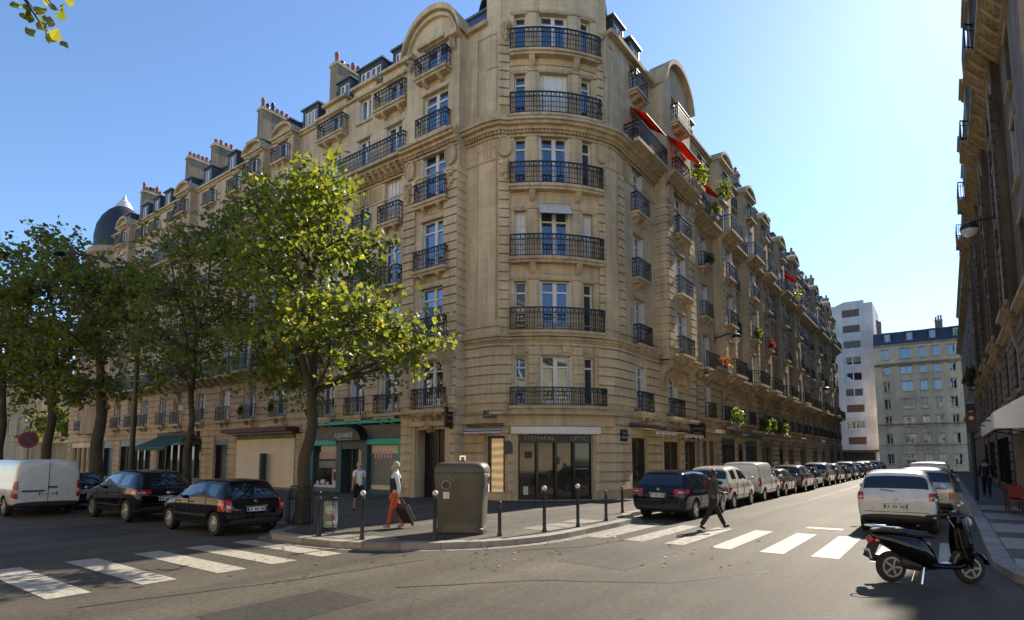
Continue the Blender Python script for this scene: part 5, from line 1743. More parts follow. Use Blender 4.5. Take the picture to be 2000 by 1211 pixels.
tree('bright light-green tree in sun across the far street', (24.0, 76.0, 0), 3.0, (0.0, 0.0), 0.2,
     [(24, 76, 7, 2.0), (23, 77, 5.5, 1.9), (24, 74.5, 5.0, 1.8), (25.5, 77, 8.8, 1.8), (22.5, 75.5, 4.0, 1.5), (25, 75, 10, 1.5), (22, 79, 6.2, 2.0), (21, 82, 5.4, 1.8), (24, 73, 7.5, 1.6)],
     11, ms=('leaf_light', 'leaf_light', 'leaf_yellow'), size=(0.3, 0.5), name='street_tree', group='street trees across the far street')
# the near tree whose twig hangs into the top left corner
tree('near plane tree reaching a few twigs into the top left corner', (-1.6, 9.4, 0), 5.2, (0.2, 0.2), 0.2,
     [(0.2, 9.0, 7.6, 1.1), (-0.8, 9.8, 8.6, 1.3), (-1.8, 8.6, 8.2, 1.2), (-2.6, 10.2, 7.8, 1.3), (-1.2, 11.2, 7.6, 1.2)], 12, group='plane trees along the avenue')
tw_ = [o for o in bpy.data.objects if o.get('label', '').startswith('near plane')][0]
mbt = MB(); mbl = MB()
for a, b in (((0.2, 9.0, 7.6), (1.25, 8.0, 7.5)), ((1.25, 8.0, 7.5), (1.72, 7.8, 6.85)), ((1.25, 8.0, 7.5), (1.92, 7.78, 6.98)), ((0.9, 8.3, 7.5), (1.42, 7.9, 6.75)), ((1.6, 7.85, 7.0), (1.84, 7.8, 6.66))):
    p = limb(mbt, a, b, 0.014, 0.006, 5, 0.15)
    if a[0] > 0.5:
        for q in p[2:]:
            for k in range(3):
                leaf(mbl, q + Vector((random.gauss(0, .07), random.gauss(0, .07), random.gauss(-.03, .05))), random.uniform(0.09, 0.15), Vector((random.gauss(0, 1), random.gauss(0, 1), random.gauss(0.3, 0.6))), random.choice(('leaf_plane', 'leaf_yellow')))
for k in range(5): leaf(mbl, Vector((1.33, 7.9, 6.33)) + Vector((random.gauss(0, .03), random.gauss(0, .03), random.gauss(0, .03))), 0.1, Vector((random.gauss(0, 1), random.gauss(0, 1), 0.3)), 'leaf_plane')
limb(mbt, (1.42, 7.9, 6.75), (1.33, 7.9, 6.36), 0.006, 0.004, 5, 0.1)
mbt.build('twig', tw_, smooth=True); mbl.build('twig_leaves', tw_)
lf = MB()
for k in range(150):
    r_ = random.random()
    if r_ < 0.5: x, y = random.uniform(8.0, 13.5), random.uniform(6.4, 9)
    elif r_ < 0.8: x, y = random.uniform(5, 9), random.uniform(8, 14)
    else: x, y = random.uniform(10, 15), random.uniform(3, 7)
    leaf(lf, Vector((x, y, 0.02)), random.uniform(0.04, 0.1), Vector((random.gauss(0, 0.2), random.gauss(0, 0.2), 1)), random.choice(('leaf_yellow', 'cloth_olive', 'brown_paint')))
tag(lf.build('fallen_leaves'), 'scattered dry fallen leaves lying on the road by the kerb', 'leaves', kind='stuff')

# plants on balconies
def plant(label, x, y, z, r, n, m=('leaf_plane',), sz=(0.1, 0.2), box=None, group='plants on the side street balconies'):
    z = z * ZK if z > 1 else z
    root = tag(empty('balcony_plant', (x, y, z)), label, 'plant', group)
    pb = MB(); w_ = box or r * 1.2
    pb.box(x - w_, x + w_, y - 0.14, y + 0.14, z, z + 0.22, 'concrete_planter')
    pb.box(x - w_ + 0.02, x + w_ - 0.02, y - 0.12, y + 0.12, z + 0.221, z + 0.23, 'soil')
    pb.build('planter', root)
    lb = MB()
    for k in range(n):
        d = Vector((random.gauss(0, 1), random.gauss(0, 1), random.gauss(0, 1))).normalized() * r * random.uniform(0.3, 1.1)
        leaf(lb, Vector((x + d.x * w_ / r * 0.8, y + d.y * 0.6 - 0.1, z + 0.3 + r * 0.6 + d.z * 0.8)), random.uniform(*sz), Vector((random.gauss(0, 1), random.gauss(0, 1), random.gauss(0.4, 0.7))), random.choice(m))
    lb.build('foliage', root)


plant('yellow-green bush on the fifth floor balcony below the red awning', 32.6, 10.7, 17.95, 0.8, 260, ('leaf_light', 'leaf_yellow'), box=0.9)
plant('dark round shrub on the fifth floor balcony right of the yellow-green bush', 38.0, 10.9, 19.0, 1.0, 260, ('leaf_dark',), box=0.6)
plant('small yellow plant on the fifth floor balcony of the second house', 36.8, 11.1, 17.6, 0.5, 120, ('leaf_light', 'leaf_yellow'), box=0.5)
plant('dark bushes on the fourth floor window ledge', 37.0, 11.6, 14.4, 0.5, 120, ('leaf_dark',), box=0.5)
plant('light-green plant above the beige shopfront', 40.6, 11.3, 4.0, 0.8, 200, ('leaf_light',), box=0.7)
plant('red flowers along the second floor balcony', 38.2, 11.2, 7.65, 0.5, 200, ('petal_red', 'leaf_dark'), (0.08, 0.15), box=1.4)
plant('bright plant on a third floor balcony', 46.7, 11.2, 11.1, 0.6, 160, ('leaf_light',), box=0.5)
plant('red geraniums on a far third floor balcony', 51.6, 11.3, 11.1, 0.5, 120, ('petal_red',), box=0.6)
for i, (x, lb) in enumerate(((49.6, 'first'), (51.8, 'second'), (54.0, 'third'), (56.2, 'fourth'))):
    plant('round green shrub over the ground floor ledge, %s from the left' % lb, x, 11.65, 3.95, 0.75, 170, ('leaf_light', 'leaf_plane'), (0.15, 0.28), box=0.6, group='round shrubs over the ground floor')
plant('dark hanging plant on the fifth floor of the far house', 62.0, 11.0, 17.6, 0.7, 120, ('leaf_dark',), box=0.8)
plant('low potted bush at the foot of the corner shop window', 26.5, 11.6, KERB, 0.55, 160, ('leaf_dark', 'leaf_plane'), box=0.5)
plant('ivy-like dark shrub on the shaded right-hand facade', 60.0, -2.0, 7.6, 1.2, 260, ('leaf_dark',), (0.2, 0.4), box=1.0)
for i, y in enumerate((31.0, 34.2)):
    plant('dark plants on the avenue balcony, %s of the two' % ('right' if i == 0 else 'left'), 19.45, y * LK, 4.55, 0.4, 90, ('leaf_dark',), box=0.14, group='plants on the avenue balconies')


# ------------------------------------------------------------------ vehicles
def car_mesh(st, glass_side, glass_top, axles, wr, paint, lowtrim=True):
    bm = bmesh.new()
    rows = []
    for x, zb, zbelt, zt, wb, wt in st:
        h = zt - zbelt
        half = [(0, zb), (wb * 0.80, zb), (wb * 0.97, zb + 0.10), (wb, zb + (zbelt - zb) * 0.55), (wb * 0.985, zbelt - 0.05), (wb * 0.95, zbelt), (wt + (wb * 0.95 - wt) * 0.1, zbelt + h * 0.86), (wt * 0.86, zbelt + h * 0.97), (0, zt)]
        L = [bm.verts.new((x, y, z)) for y, z in half]
        Rr = [L[0]] + [bm.verts.new((x, -y, z)) for y, z in half[1:-1]] + [L[-1]]
        rows.append((L, Rr))
    for i in range(len(rows) - 1):
        for side in (0, 1):
            a, b = rows[i][side], rows[i + 1][side]
            for k in range(8):
                q = (a[k], b[k], b[k + 1], a[k + 1]) if side == 0 else (a[k], a[k + 1], b[k + 1], b[k])
                f = bm.faces.new(q)
                f.material_index = 0
                if k in (6, 7) and i in glass_top: f.material_index = 1
                if k == 5 and i in glass_side: f.material_index = 1
                if k in (0, 1): f.material_index = 2
    for i, sg in ((0, 1), (-1, -1)):
        L, Rr = rows[i]
        for k in range(8):
            vs = [L[k], L[k + 1], Rr[k + 1], Rr[k]]
            u = []
            for v in vs:
                if v not in u: u.append(v)
            f = bm.faces.new(u if sg > 0 else u[::-1])
            f.material_index = 2 if k < 2 else 0
    bmesh.ops.recalc_face_normals(bm, faces=bm.faces[:])
    me = bpy.data.meshes.new('body'); bm.to_mesh(me); bm.free()
    for mname in (paint, 'car_glass', 'rubber_trim'): me.materials.append(M[mname])
    o = bpy.data.objects.new('tmp', me); C.objects.link(o)
    cm = MB()
    for ax in axles:
        for sg in (-1, 1):
            y0 = sg * 0.52
            n = 20
            A1 = [(ax + (wr + 0.055) * math.cos(2 * PI * k / n), y0, wr + (wr + 0.055) * math.sin(2 * PI * k / n)) for k in range(n)]
            B1 = [(q[0], sg * 1.3, q[2]) for q in A1]
            cm.extr(A1, B1, 'rubber_trim')
    cu = cm.build('cutter')
    bm = bmesh.new(); bm.from_mesh(cu.data); bmesh.ops.recalc_face_normals(bm, faces=bm.faces[:]); bm.to_mesh(cu.data); bm.free()
    s = o.modifiers.new('s', 'SUBSURF'); s.levels = 2; s.render_levels = 2
    b = o.modifiers.new('b', 'BOOLEAN'); b.operation = 'DIFFERENCE'; b.object = cu; b.solver = 'EXACT'
    try: b.material_mode = 'TRANSFER'
    except Exception: pass
    res = baked(o)
    bpy.data.objects.remove(o); bpy.data.objects.remove(cu)
    return res


def mesh_obj(name, me, parent, smooth=True):
    if smooth:
        me.polygons.foreach_set('use_smooth', [True] * len(me.polygons))
        me.set_sharp_from_angle(angle=R(38))
    o = bpy.data.objects.new(name, me); C.objects.link(o)
    if parent: o.parent = parent
    return o


def split_car(me, root):
    """body painted shell, and each pane as its own part"""
    bm = bmesh.new(); bm.from_mesh(me)
    mats = list(me.materials)
    gi = [i for i, q in enumerate(mats) if q and q.name == 'car_glass'][0]
    gf = [f for f in bm.faces if f.material_index == gi]
    seen = set(); groups = []
    for f in gf:
        if f.index in seen: continue
        stack = [f]; grp = []; seen.add(f.index)
        while stack:
            c = stack.pop(); grp.append(c)
            for e_ in c.edges:
                for f2 in e_.link_faces:
                    if f2.material_index == gi and f2.index not in seen:
                        seen.add(f2.index); stack.append(f2)
        groups.append(grp)
    for grp in groups:
        vs = {}; mb = MB()
        cx = sum(f.calc_center_median().x for f in grp) / len(grp); cy = sum(f.calc_center_median().y for f in grp) / len(grp)
        for f in grp:
            mb.F([vs.setdefault(v.index, None) if vs.get(v.index) is not None else vs.__setitem__(v.index, mb.V(v.co)) or vs[v.index] for v in f.verts], 'car_glass')
        nm = 'side_window' if abs(cy) > 0.3 else ('rear_window' if cx < 0 else 'windscreen')
        mb.build(nm, root, smooth=True, world=False)
    bmesh.ops.delete(bm, geom=gf, context='FACES')
    m2 = bpy.data.meshes.new('body'); bm.to_mesh(m2); bm.free()
    for q in mats: m2.materials.append(q)
    return mesh_obj('body', m2, root)


def patch(bvh, pts_fn, n, m_, dirv, off, m, mb):
    """thin shell lying on the body: pts_fn(u,v) gives ray origins, dirv the ray direction"""
    g = []
    for i in range(n + 1):
        row = []
        for j in range(m_ + 1):
            o_ = Vector(pts_fn(i / n, j / m_))
            hit = bvh.ray_cast(o_, dirv)[0]
            row.append((hit - dirv * off) if hit is not None else None)
        g.append(row)
    for i in range(n):
        for j in range(m_):
            q = [g[i][j], g[i + 1][j], g[i + 1][j + 1], g[i][j + 1]]
            if any(v is None for v in q): continue
            mb.quad(q, m)
            w_ = [v + dirv * (off * 0.9) for v in q]
            if i == 0: mb.quad([q[0], q[3], w_[3], w_[0]], m)
            if i == n - 1: mb.quad([q[2], q[1], w_[1], w_[2]], m)
            if j == 0: mb.quad([q[1], q[0], w_[0], w_[1]], m)
            if j == m_ - 1: mb.quad([q[3], q[2], w_[2], w_[3]], m)


def wheel(root, x, y, r, wd, style=10):
    sg = 1 if y > 0 else -1
    ax = Matrix(((1, 0, 0), (0, 0, 1), (0, -1, 0))) if sg > 0 else Matrix(((1, 0, 0), (0, 0, -1), (0, 1, 0)))
    ax = Matrix(((1, 0, 0), (0, 0, sg), (0, -sg, 0)))
    w_ = tag(empty('wheel', (x, y, r)))
    w_.parent = root
    t = MB()
    t.lathe((0, 0, 0), [(r * 0.62, -wd), (r * 0.93, -wd), (r, -wd + 0.03), (r, -0.03), (r * 0.95, 0.0), (r * 0.66, 0.008), (r * 0.64, -0.05)], 28, 'tyre', ax)
    t.build('tyre', w_, smooth=True, world=False)
    k_ = MB()
    k_.lathe((0, 0, 0), [(r * 0.66, -0.06), (r * 0.67, 0.004), (r * 0.6, 0.006), (r * 0.58, -0.03)], 28, 'rim', ax)
    k_.lathe((0, 0, 0), [(r * 0.62, -0.07), (r * 0.6, -0.055)], 20, 'rubber_trim', ax)
    k_.lathe((0, 0, 0), [(r * 0.16, -0.05), (r * 0.15, 0.0), (r * 0.08, 0.006)], 12, 'rim', ax)
    for k in range(style):
        a = 2 * PI * k / style
        d = Vector((math.cos(a), 0, math.sin(a))); pt = Vector((-math.sin(a), 0, math.cos(a)))
        for h in (0,):
            p0, p1 = d * r * 0.12, d * r * 0.62
            wv = r * (0.09 if style > 6 else 0.17)
            oy = Vector((0, sg, 0))
            k_.hexa([p0 - pt * wv - oy * 0.045, p1 - pt * wv * 0.7 - oy * 0.05, p1 - pt * wv * 0.7 - oy * 0.01, p0 - pt * wv - oy * 0.002,
                     p0 + pt * wv - oy * 0.045, p1 + pt * wv * 0.7 - oy * 0.05, p1 + pt * wv * 0.7 - oy * 0.01, p0 + pt * wv - oy * 0.002], 'rim')
    k_.build('rim', w_, smooth=True, world=False, angle=30)
    return w_


def make_car(name, label, cat, paint, st, gs, gt, axles, wr, loc, rz, tl=(0.62, 0.85, 0.2), plate_z=0.62, hl=(0.6, 0.75), spokes=10, group=None, seams=True, roofrail=False, tailside=0.16, van=False, bumper=None, lowplate=False, detail=True, wiper=True):
    """x runs to the front; st are cross sections measured from the middle"""
    L = st[-1][0] - st[0][0]
    x0 = (st[0][0] + st[-1][0]) / 2
    st = [(q[0] - x0,) + tuple(q[1:]) for q in st]
    axles = [a - x0 for a in axles]
    root = tag(empty(name, loc, rz), label, cat, group)
    me = car_mesh(st, gs, gt, axles, wr, paint)
    bvh = BVHTree.FromPolygons([v.co.copy() for v in me.vertices], [tuple(p.vertices) for p in me.polygons])
    body = split_car(me, root)
    wmax = max(q[4] for q in st)
    for ax in axles:
        for sg in (-1, 1):
            wheel(root, ax, sg * (wmax - 0.035), wr, 0.2, spokes)
    X = Vector((1, 0, 0))
    rear, front = st[0][0], st[-1][0]
    z0, z1, wd = tl
    for sg in (-1, 1):
        t = MB()
        patch(bvh, lambda u, v: (rear - 1, sg * (wmax * 0.985 - u * wd), z0 + v * (z1 - z0)), 4, 5, X, 0.012, 'lamp_red', t)
        patch(bvh, lambda u, v: (rear + 0.03 + tailside * 2.2 * u, sg * 3, z0 + (0.05 + 0.9 * v) * (z1 - z0)), 4, 4, Vector((0, -sg, 0)), 0.012, 'lamp_red', t)
        if t.f:
            to = t.build('taillight', root, smooth=True, world=False)
            if detail:
                t2 = MB()
                patch(bvh, lambda u, v: (rear - 1, sg * (wmax * 0.93 - u * wd * 0.5), z0 + (0.3 + 0.2 * v) * (z1 - z0)), 2, 2, X, 0.016, 'lamp_clear', t2)
                if t2.f: t2.build('reversing_lamp', to, world=False)
        h = MB()
        patch(bvh, lambda u, v: (front + 1, sg * (wmax * 0.95 - u * 0.38), hl[0] + v * (hl[1] - hl[0])), 4, 3, -X, 0.012, 'lamp_clear', h)
        if h.f: h.build('headlight', root, smooth=True, world=False)
    # number plate
    p = MB()
    hit = bvh.ray_cast(Vector((rear - 1, 0, plate_z)), X)[0]
    if hit is not None:
        px = hit.x - 0.03
        p.box(px, px + 0.05, -0.26, 0.26, plate_z - 0.055, plate_z + 0.055, 'plate')
        po = p.build('number_plate', root, world=False)
        q = MB()
        q.box(px - 0.004, px + 0.001, 0.215, 0.258, plate_z - 0.05, plate_z + 0.05, 'plate_blue')
        q.box(px - 0.004, px + 0.001, -0.258, -0.215, plate_z - 0.05, plate_z + 0.05, 'plate_blue')
        for k in range(7):
            if k in (2, 5): continue
            yy = -0.19 + k * 0.055
            q.box(px - 0.004, px + 0.001, yy, yy + 0.035, plate_z - 0.03, plate_z + 0.03, 'plate_mark')
        q.build('plate_marking', po, world=False)
    # mirrors, exhaust, seams, handles
    ws = [q for q in st if q[3] - q[2] > 0.3][-1]
    for sg in (-1, 1):
        mm = MB()
        lump(mm, (ws[0] + 0.12, sg * (ws[4] + 0.1), ws[2] + 0.1), 0.08, 0.1, 0.075, paint, rough=0, n=10)
        mm.bar((ws[0] + 0.12, sg * (ws[4] - 0.06), ws[2] + 0.05), (ws[0] + 0.12, sg * (ws[4] + 0.08), ws[2] + 0.07), 0.04, 'rubber_trim')
        mm.build('wing_mirror', root, smooth=True, world=False)
    def strip(pts, dirv, m, wd_, parent_, nm, off=0.004):
        mb = MB()
        hp = []
        for a, b in zip(pts, pts[1:]):
            for k in range(6):
                o_ = Vector(a).lerp(Vector(b), k / 6)
                h = bvh.ray_cast(o_, dirv)
                hp.append(h[0] - dirv * off if h[0] is not None else None)
        o_ = Vector(pts[-1]); h = bvh.ray_cast(o_, dirv); hp.append(h[0] - dirv * off if h[0] is not None else None)
        for a, b in zip(hp, hp[1:]):
            if a is None or b is None or (b - a).length > 0.6: continue
            mb.bar(a, b, wd_, m, up=dirv)
        if mb.f: mb.build(nm, parent_, world=False)
    if seams:
        belt = ws[2]
        dx = [axles[0] + wr + 0.12, (axles[0] + axles[1]) / 2 + 0.1, axles[1] - wr - 0.08] if not van else [axles[1] - wr - 1.05, axles[1] - wr - 0.1]
        for sg in (-1, 1):
            for k, x in enumerate(dx):
                strip([(x, sg * 3, 0.32), (x, sg * 3, belt)], Vector((0, -sg, 0)), 'rubber_trim', 0.012, root, 'door_seam')
            strip([(axles[0] + wr + 0.05, sg * 3, 0.5), (axles[1] - wr - 0.05, sg * 3, 0.5)], Vector((0, -sg, 0)), 'rubber_trim', 0.03, root, 'side_moulding')
            for x in dx[1:]:
                hb = MB()
                h = bvh.ray_cast(Vector((x - 0.18, sg * 3, belt - 0.1)), Vector((0, -sg, 0)))[0]
                if h is not None:
                    hb.box(x - 0.28, x - 0.08, h.y - 0.02, h.y + 0.02, belt - 0.115, belt - 0.085, 'rubber_trim' if van else paint)
                    hb.build('door_handle', root, world=False)
        if van:
            strip([(rear - 1, 0, 0.5), (rear - 1, 0, st[3][3] - 0.06)], X, 'rubber_trim', 0.016, root, 'rear_door_seam')
            strip([(rear - 1, 0.02, 0.98), (rear - 1, -0.24, 0.98)], X, 'rubber_trim', 0.05, root, 'rear_door_handle', 0.02)
            strip([(rear - 1, 0.1, 0.86), (rear - 1, 0.72, 0.86)], X, 'rubber_trim', 0.05, root, 'plate_shelf', 0.02)
        else:
            strip([(rear - 1, -wmax * 0.8, plate_z - 0.14), (rear - 1, wmax * 0.8, plate_z - 0.14)], X, 'rubber_trim', 0.014, root, 'tailgate_seam')
            strip([(rear - 1, -0.3, plate_z + 0.08), (rear - 1, 0.3, plate_z + 0.08)], X, 'chrome', 0.025, root, 'tailgate_handle', 0.01)
            bd = MB()
            h = bvh.ray_cast(Vector((rear - 1, 0, plate_z + 0.19)), X)[0]
            if h is not None:
                bd.lathe((h.x - 0.012, 0, plate_z + 0.19), [(0.05, 0), (0.045, 0.012)], 14, 'chrome', Matrix(((0, 0, -1), (0, 1, 0), (1, 0, 0))))
                bd.build('badge', root, smooth=True, world=False)
            if wiper:
                strip([(rear - 1, 0.02, ws[2] + 0.06), (rear - 1, 0.33, ws[2] + 0.1)], X, 'rubber_trim', 0.018, root, 'rear_wiper', 0.02)
    ex = MB(); ex.tube([(rear + 0.02, -0.45, 0.24), (rear + 0.5, -0.45, 0.24)], 0.035, 8, 'dark_bronze'); ex.build('exhaust_pipe', root, world=False)
    if roofrail:
        for sg in (-1, 1):
            strip([(st[4][0] + 0.3, sg * 0.56, 3), (ws[0] - 0.2, sg * 0.56, 3)], Vector((0, 0, -1)), 'dark_bronze', 0.035, root, 'roof_rail', 0.03)
    return root


HATCH = [(0, .34, .60, .63, .70, .62), (.05, .24, .80, .84, .80, .66), (.12, .21, .92, .97, .825, .64), (.40, .20, .94, 1.36, .83, .58), (.52, .20, .94, 1.395, .83, .59),
         (1.2, .20, .93, 1.42, .83, .60), (1.28, .20, .93, 1.42, .83, .60), (2.1, .20, .92, 1.40, .83, .60), (2.4, .20, .92, 1.26, .83, .60), (2.85, .20, .90, .96, .82, .66), (3.4, .21, .80, .85, .80, .64), (3.68, .25, .64, .68, .74, .6), (3.78, .34, .5, .52, .62, .5)]
SUV = [(0, .40, .74, .78, .74, .66), (.05, .30, .92, .96, .86, .72), (.14, .26, 1.04, 1.08, .89, .72), (.55, .24, 1.06, 1.52, .90, .62), (.72, .24, 1.06, 1.56, .905, .63),
       (1.5, .24, 1.04, 1.60, .91, .65), (1.58, .24, 1.04, 1.60, .91, .65), (2.5, .24, 1.02, 1.57, .91, .64), (2.85, .24, 1.02, 1.40, .91, .64), (3.4, .24, 1.0, 1.06, .90, .72), (4.0, .25, .92, .97, .88, .7), (4.3, .28, .72, .76, .80, .66), (4.42, .38, .56, .58, .66, .54)]
MPV = [(0, .38, .72, .76, .76, .68), (.05, .28, .90, .94, .87, .74), (.13, .25, 1.02, 1.06, .90, .74), (.48, .22, 1.04, 1.50, .915, .64), (.62, .22, 1.04, 1.54, .92, .65),
       (1.4, .22, 1.02, 1.58, .925, .67), (1.48, .22, 1.02, 1.58, .925, .67), (2.5, .22, 1.0, 1.56, .925, .66), (2.95, .22, 1.0, 1.38, .92, .66), (3.65, .22, .96, 1.02, .91, .74), (4.3, .23, .84, .88, .88, .7), (4.6, .26, .68, .71, .80, .66), (4.72, .36, .52, .54, .66, .54)]
VAN = [(0, .38, 1.02, 1.84, .90, .80), (.03, .30, 1.05, 1.90, .94, .84), (.08, .28, 1.06, 1.92, .955, .85), (.3, .26, 1.06, 1.93, .96, .86), (1.6, .26, 1.06, 1.94, .96, .86),
       (2.9, .26, 1.06, 1.94, .96, .86), (3.0, .26, 1.06, 1.93, .96, .86), (3.7, .26, 1.05, 1.82, .96, .82), (4.1, .26, 1.05, 1.5, .95, .8), (4.5, .26, 1.02, 1.12, .94, .8), (4.85, .28, .9, .95, .9, .76), (5.0, .34, .7, .72, .8, .66)]
SVAN = [(0, .36, .98, 1.62, .84, .76), (.03, .28, 1.0, 1.70, .87, .79), (.08, .26, 1.0, 1.75, .89, .80), (.3, .25, 1.0, 1.79, .895, .80), (1.4, .25, 1.0, 1.80, .895, .80),
        (2.2, .25, 1.0, 1.79, .895, .79), (2.28, .25, 1.0, 1.78, .895, .79), (2.9, .25, .99, 1.60, .89, .74), (3.2, .25, .98, 1.4, .89, .74), (3.6, .25, .95, 1.03, .88, .74), (4.1, .27, .8, .85, .84, .7), (4.3, .34, .62, .64, .74, .6)]
FIAT = [(0, .40, .82, .86, .72, .64), (.05, .30, .98, 1.02, .84, .72), (.12, .26, 1.05, 1.10, .875, .73), (.32, .24, 1.07, 1.56, .885, .66), (.46, .24, 1.07, 1.61, .89, .67),
        (1.3, .24, 1.05, 1.66, .89, .68), (1.38, .24, 1.05, 1.66, .89, .68), (2.3, .24, 1.03, 1.62, .89, .67), (2.65, .24, 1.03, 1.45, .89, .67), (3.1, .24, 1.0, 1.07, .88, .72), (3.7, .25, .9, .95, .86, .7), (4.0, .28, .72, .76, .78, .64), (4.1, .38, .56, .58, .64, .52)]
GS = (4, 6, 7); GT = (2, 8)
LG = 'cars parked along the avenue kerb'
RG = 'cars parked along the left side of the side street'
PY = R(90)
make_car('hatchback_car', 'small black hatchback parked nearest on the avenue, silver wheels showing', 'car', 'paint_black', HATCH, GS, GT, (.62, 3.06), .30, (8.4, 16.25, 0), PY, tl=(.62, .92, .17), plate_z=.66, group=LG)
make_car('suv_car', 'large black car with dark rear glass parked between the hatchback and the white van', 'car', 'paint_black', SUV, GS, GT, (.82, 3.5), .34, (8.5, 21.8, 0), PY, tl=(.86, .99, .42), plate_z=.70, spokes=5, group=LG)
make_car('hatchback_car', 'dark car mostly hidden behind the white van and the large black car', 'car', 'paint_navy', HATCH, GS, GT, (.62, 3.06), .30, (8.6, 28.6, 0), PY, tl=(.62, .92, .17), plate_z=.66, group=LG)
make_car('delivery_van', 'white panel van with closed rear doors at the left edge', 'van', 'paint_white', VAN, (7,), (8,), (1.0, 4.1), .33, (6.85, 27.2, 0), PY, tl=(.62, 1.2, .13), plate_z=.76, van=True, tailside=.05, group=LG)
make_car('delivery_van', 'white van whose pale top shows above the roof of the nearer van', 'van', 'paint_white', VAN, (7,), (8,), (1.0, 4.1), .33, (8.4, 44.0, 0), PY, tl=(.62, 1.2, .13), plate_z=.76, van=True, tailside=.05, group=LG, seams=False, detail=False)
# right street, left kerb: all seen from behind
make_car('family_car', 'dark blue people carrier parked first at the corner of the side street', 'car', 'paint_navy', MPV, GS, GT, (.95, 3.75), .33, (20.2, 7.45, 0), 0, tl=(.84, .99, .40), plate_z=.78, spokes=5, group=RG)
make_car('hatchback_car', 'cream small car parked second in the side street, behind the walking person', 'car', 'paint_cream', FIAT, GS, GT, (.7, 3.2), .31, (25.0, 7.6, 0), 0, plate_z=.7, group=RG)
make_car('delivery_van', 'white small van parked third in the side street, dark strip at its rear', 'van', 'paint_white', SVAN, (6, 7), (8,), (.75, 3.4), .31, (30.0, 7.65, 0), 0, tl=(.7, 1.1, .1), plate_z=.72, van=True, tailside=.05, group=RG)
make_car('hatchback_car', 'brownish-grey car parked fourth in the side street', 'car', 'paint_brown', HATCH, GS, GT, (.62, 3.06), .30, (34.6, 7.65, 0), 0, group=RG)
protoS = make_car('family_car', 'dark grey car parked fifth in the side street', 'car', 'paint_grey', MPV, GS, GT, (.95, 3.75), .33, (39.2, 7.6, 0), 0, group=RG, detail=False)
protoH = make_car('hatchback_car', 'black small car parked sixth in the side street', 'car', 'paint_black', HATCH, GS, GT, (.62, 3.06), .30, (43.9, 7.7, 0), 0, group=RG, detail=False)
protoW = make_car('hatchback_car', 'silver car parked seventh in the side street', 'car', 'paint_silver', FIAT, GS, GT, (.7, 3.2), .31, (48.4, 7.65, 0), 0, group=RG, detail=False)
ORD = ['eighth', 'ninth', 'tenth', 'eleventh', 'twelfth', 'thirteenth', 'fourteenth', 'fifteenth']
x = 53.2
for k, (pr, c) in enumerate(((protoS, 'dark grey'), (protoH, 'black'), (protoW, 'silver'), (protoH, 'black'), (protoS, 'dark grey'), (protoW, 'silver'), (protoH, 'black'), (protoW, 'silver'))):
    dup(pr, (x, 7.65, 0), 0, 'distant %s car parked %s in the side street' % (c, ORD[k]), RG)
    x += 4.9
# right-hand side
RS = 'cars parked along the right side of the side street'
make_car('hatchback_car', 'white tall hatchback behind the scooter, rear window dark', 'car', 'paint_white', FIAT, GS, GT, (.7, 3.2), .32, (20.4, 1.15, 0), 0, tl=(.86, 1.06, .16), plate_z=.70, group=RS)
dup(protoW, (26.0, 0.7, 0), 0, 'silver car parked just beyond the white tall hatchback', RS)
make_car('delivery_van', 'white small van on the right side further down the side street', 'van', 'paint_white', SVAN, (6, 7), (8,), (.75, 3.4), .31, (37.0, 0.75, 0), 0, van=True, tailside=.05, group=RS, detail=False, seams=False)
dup(protoS, (44.0, 0.7, 0), 0, 'dark grey car on the right side beyond the small white van', RS)
dup(protoH, (56.0, 0.7, 0), 0, 'black car far down the right side of the side street', RS)
# crossing traffic at the end
dup(protoH, (100.5, 3.4, 0), R(90), 'black car crossing at the far end of the side street', 'cars at the far end of the side street')
dup(protoS, (100.5, 9.5, 0), R(90), 'dark grey car at the far end of the side street, below the pale tower', 'cars at the far end of the side street')


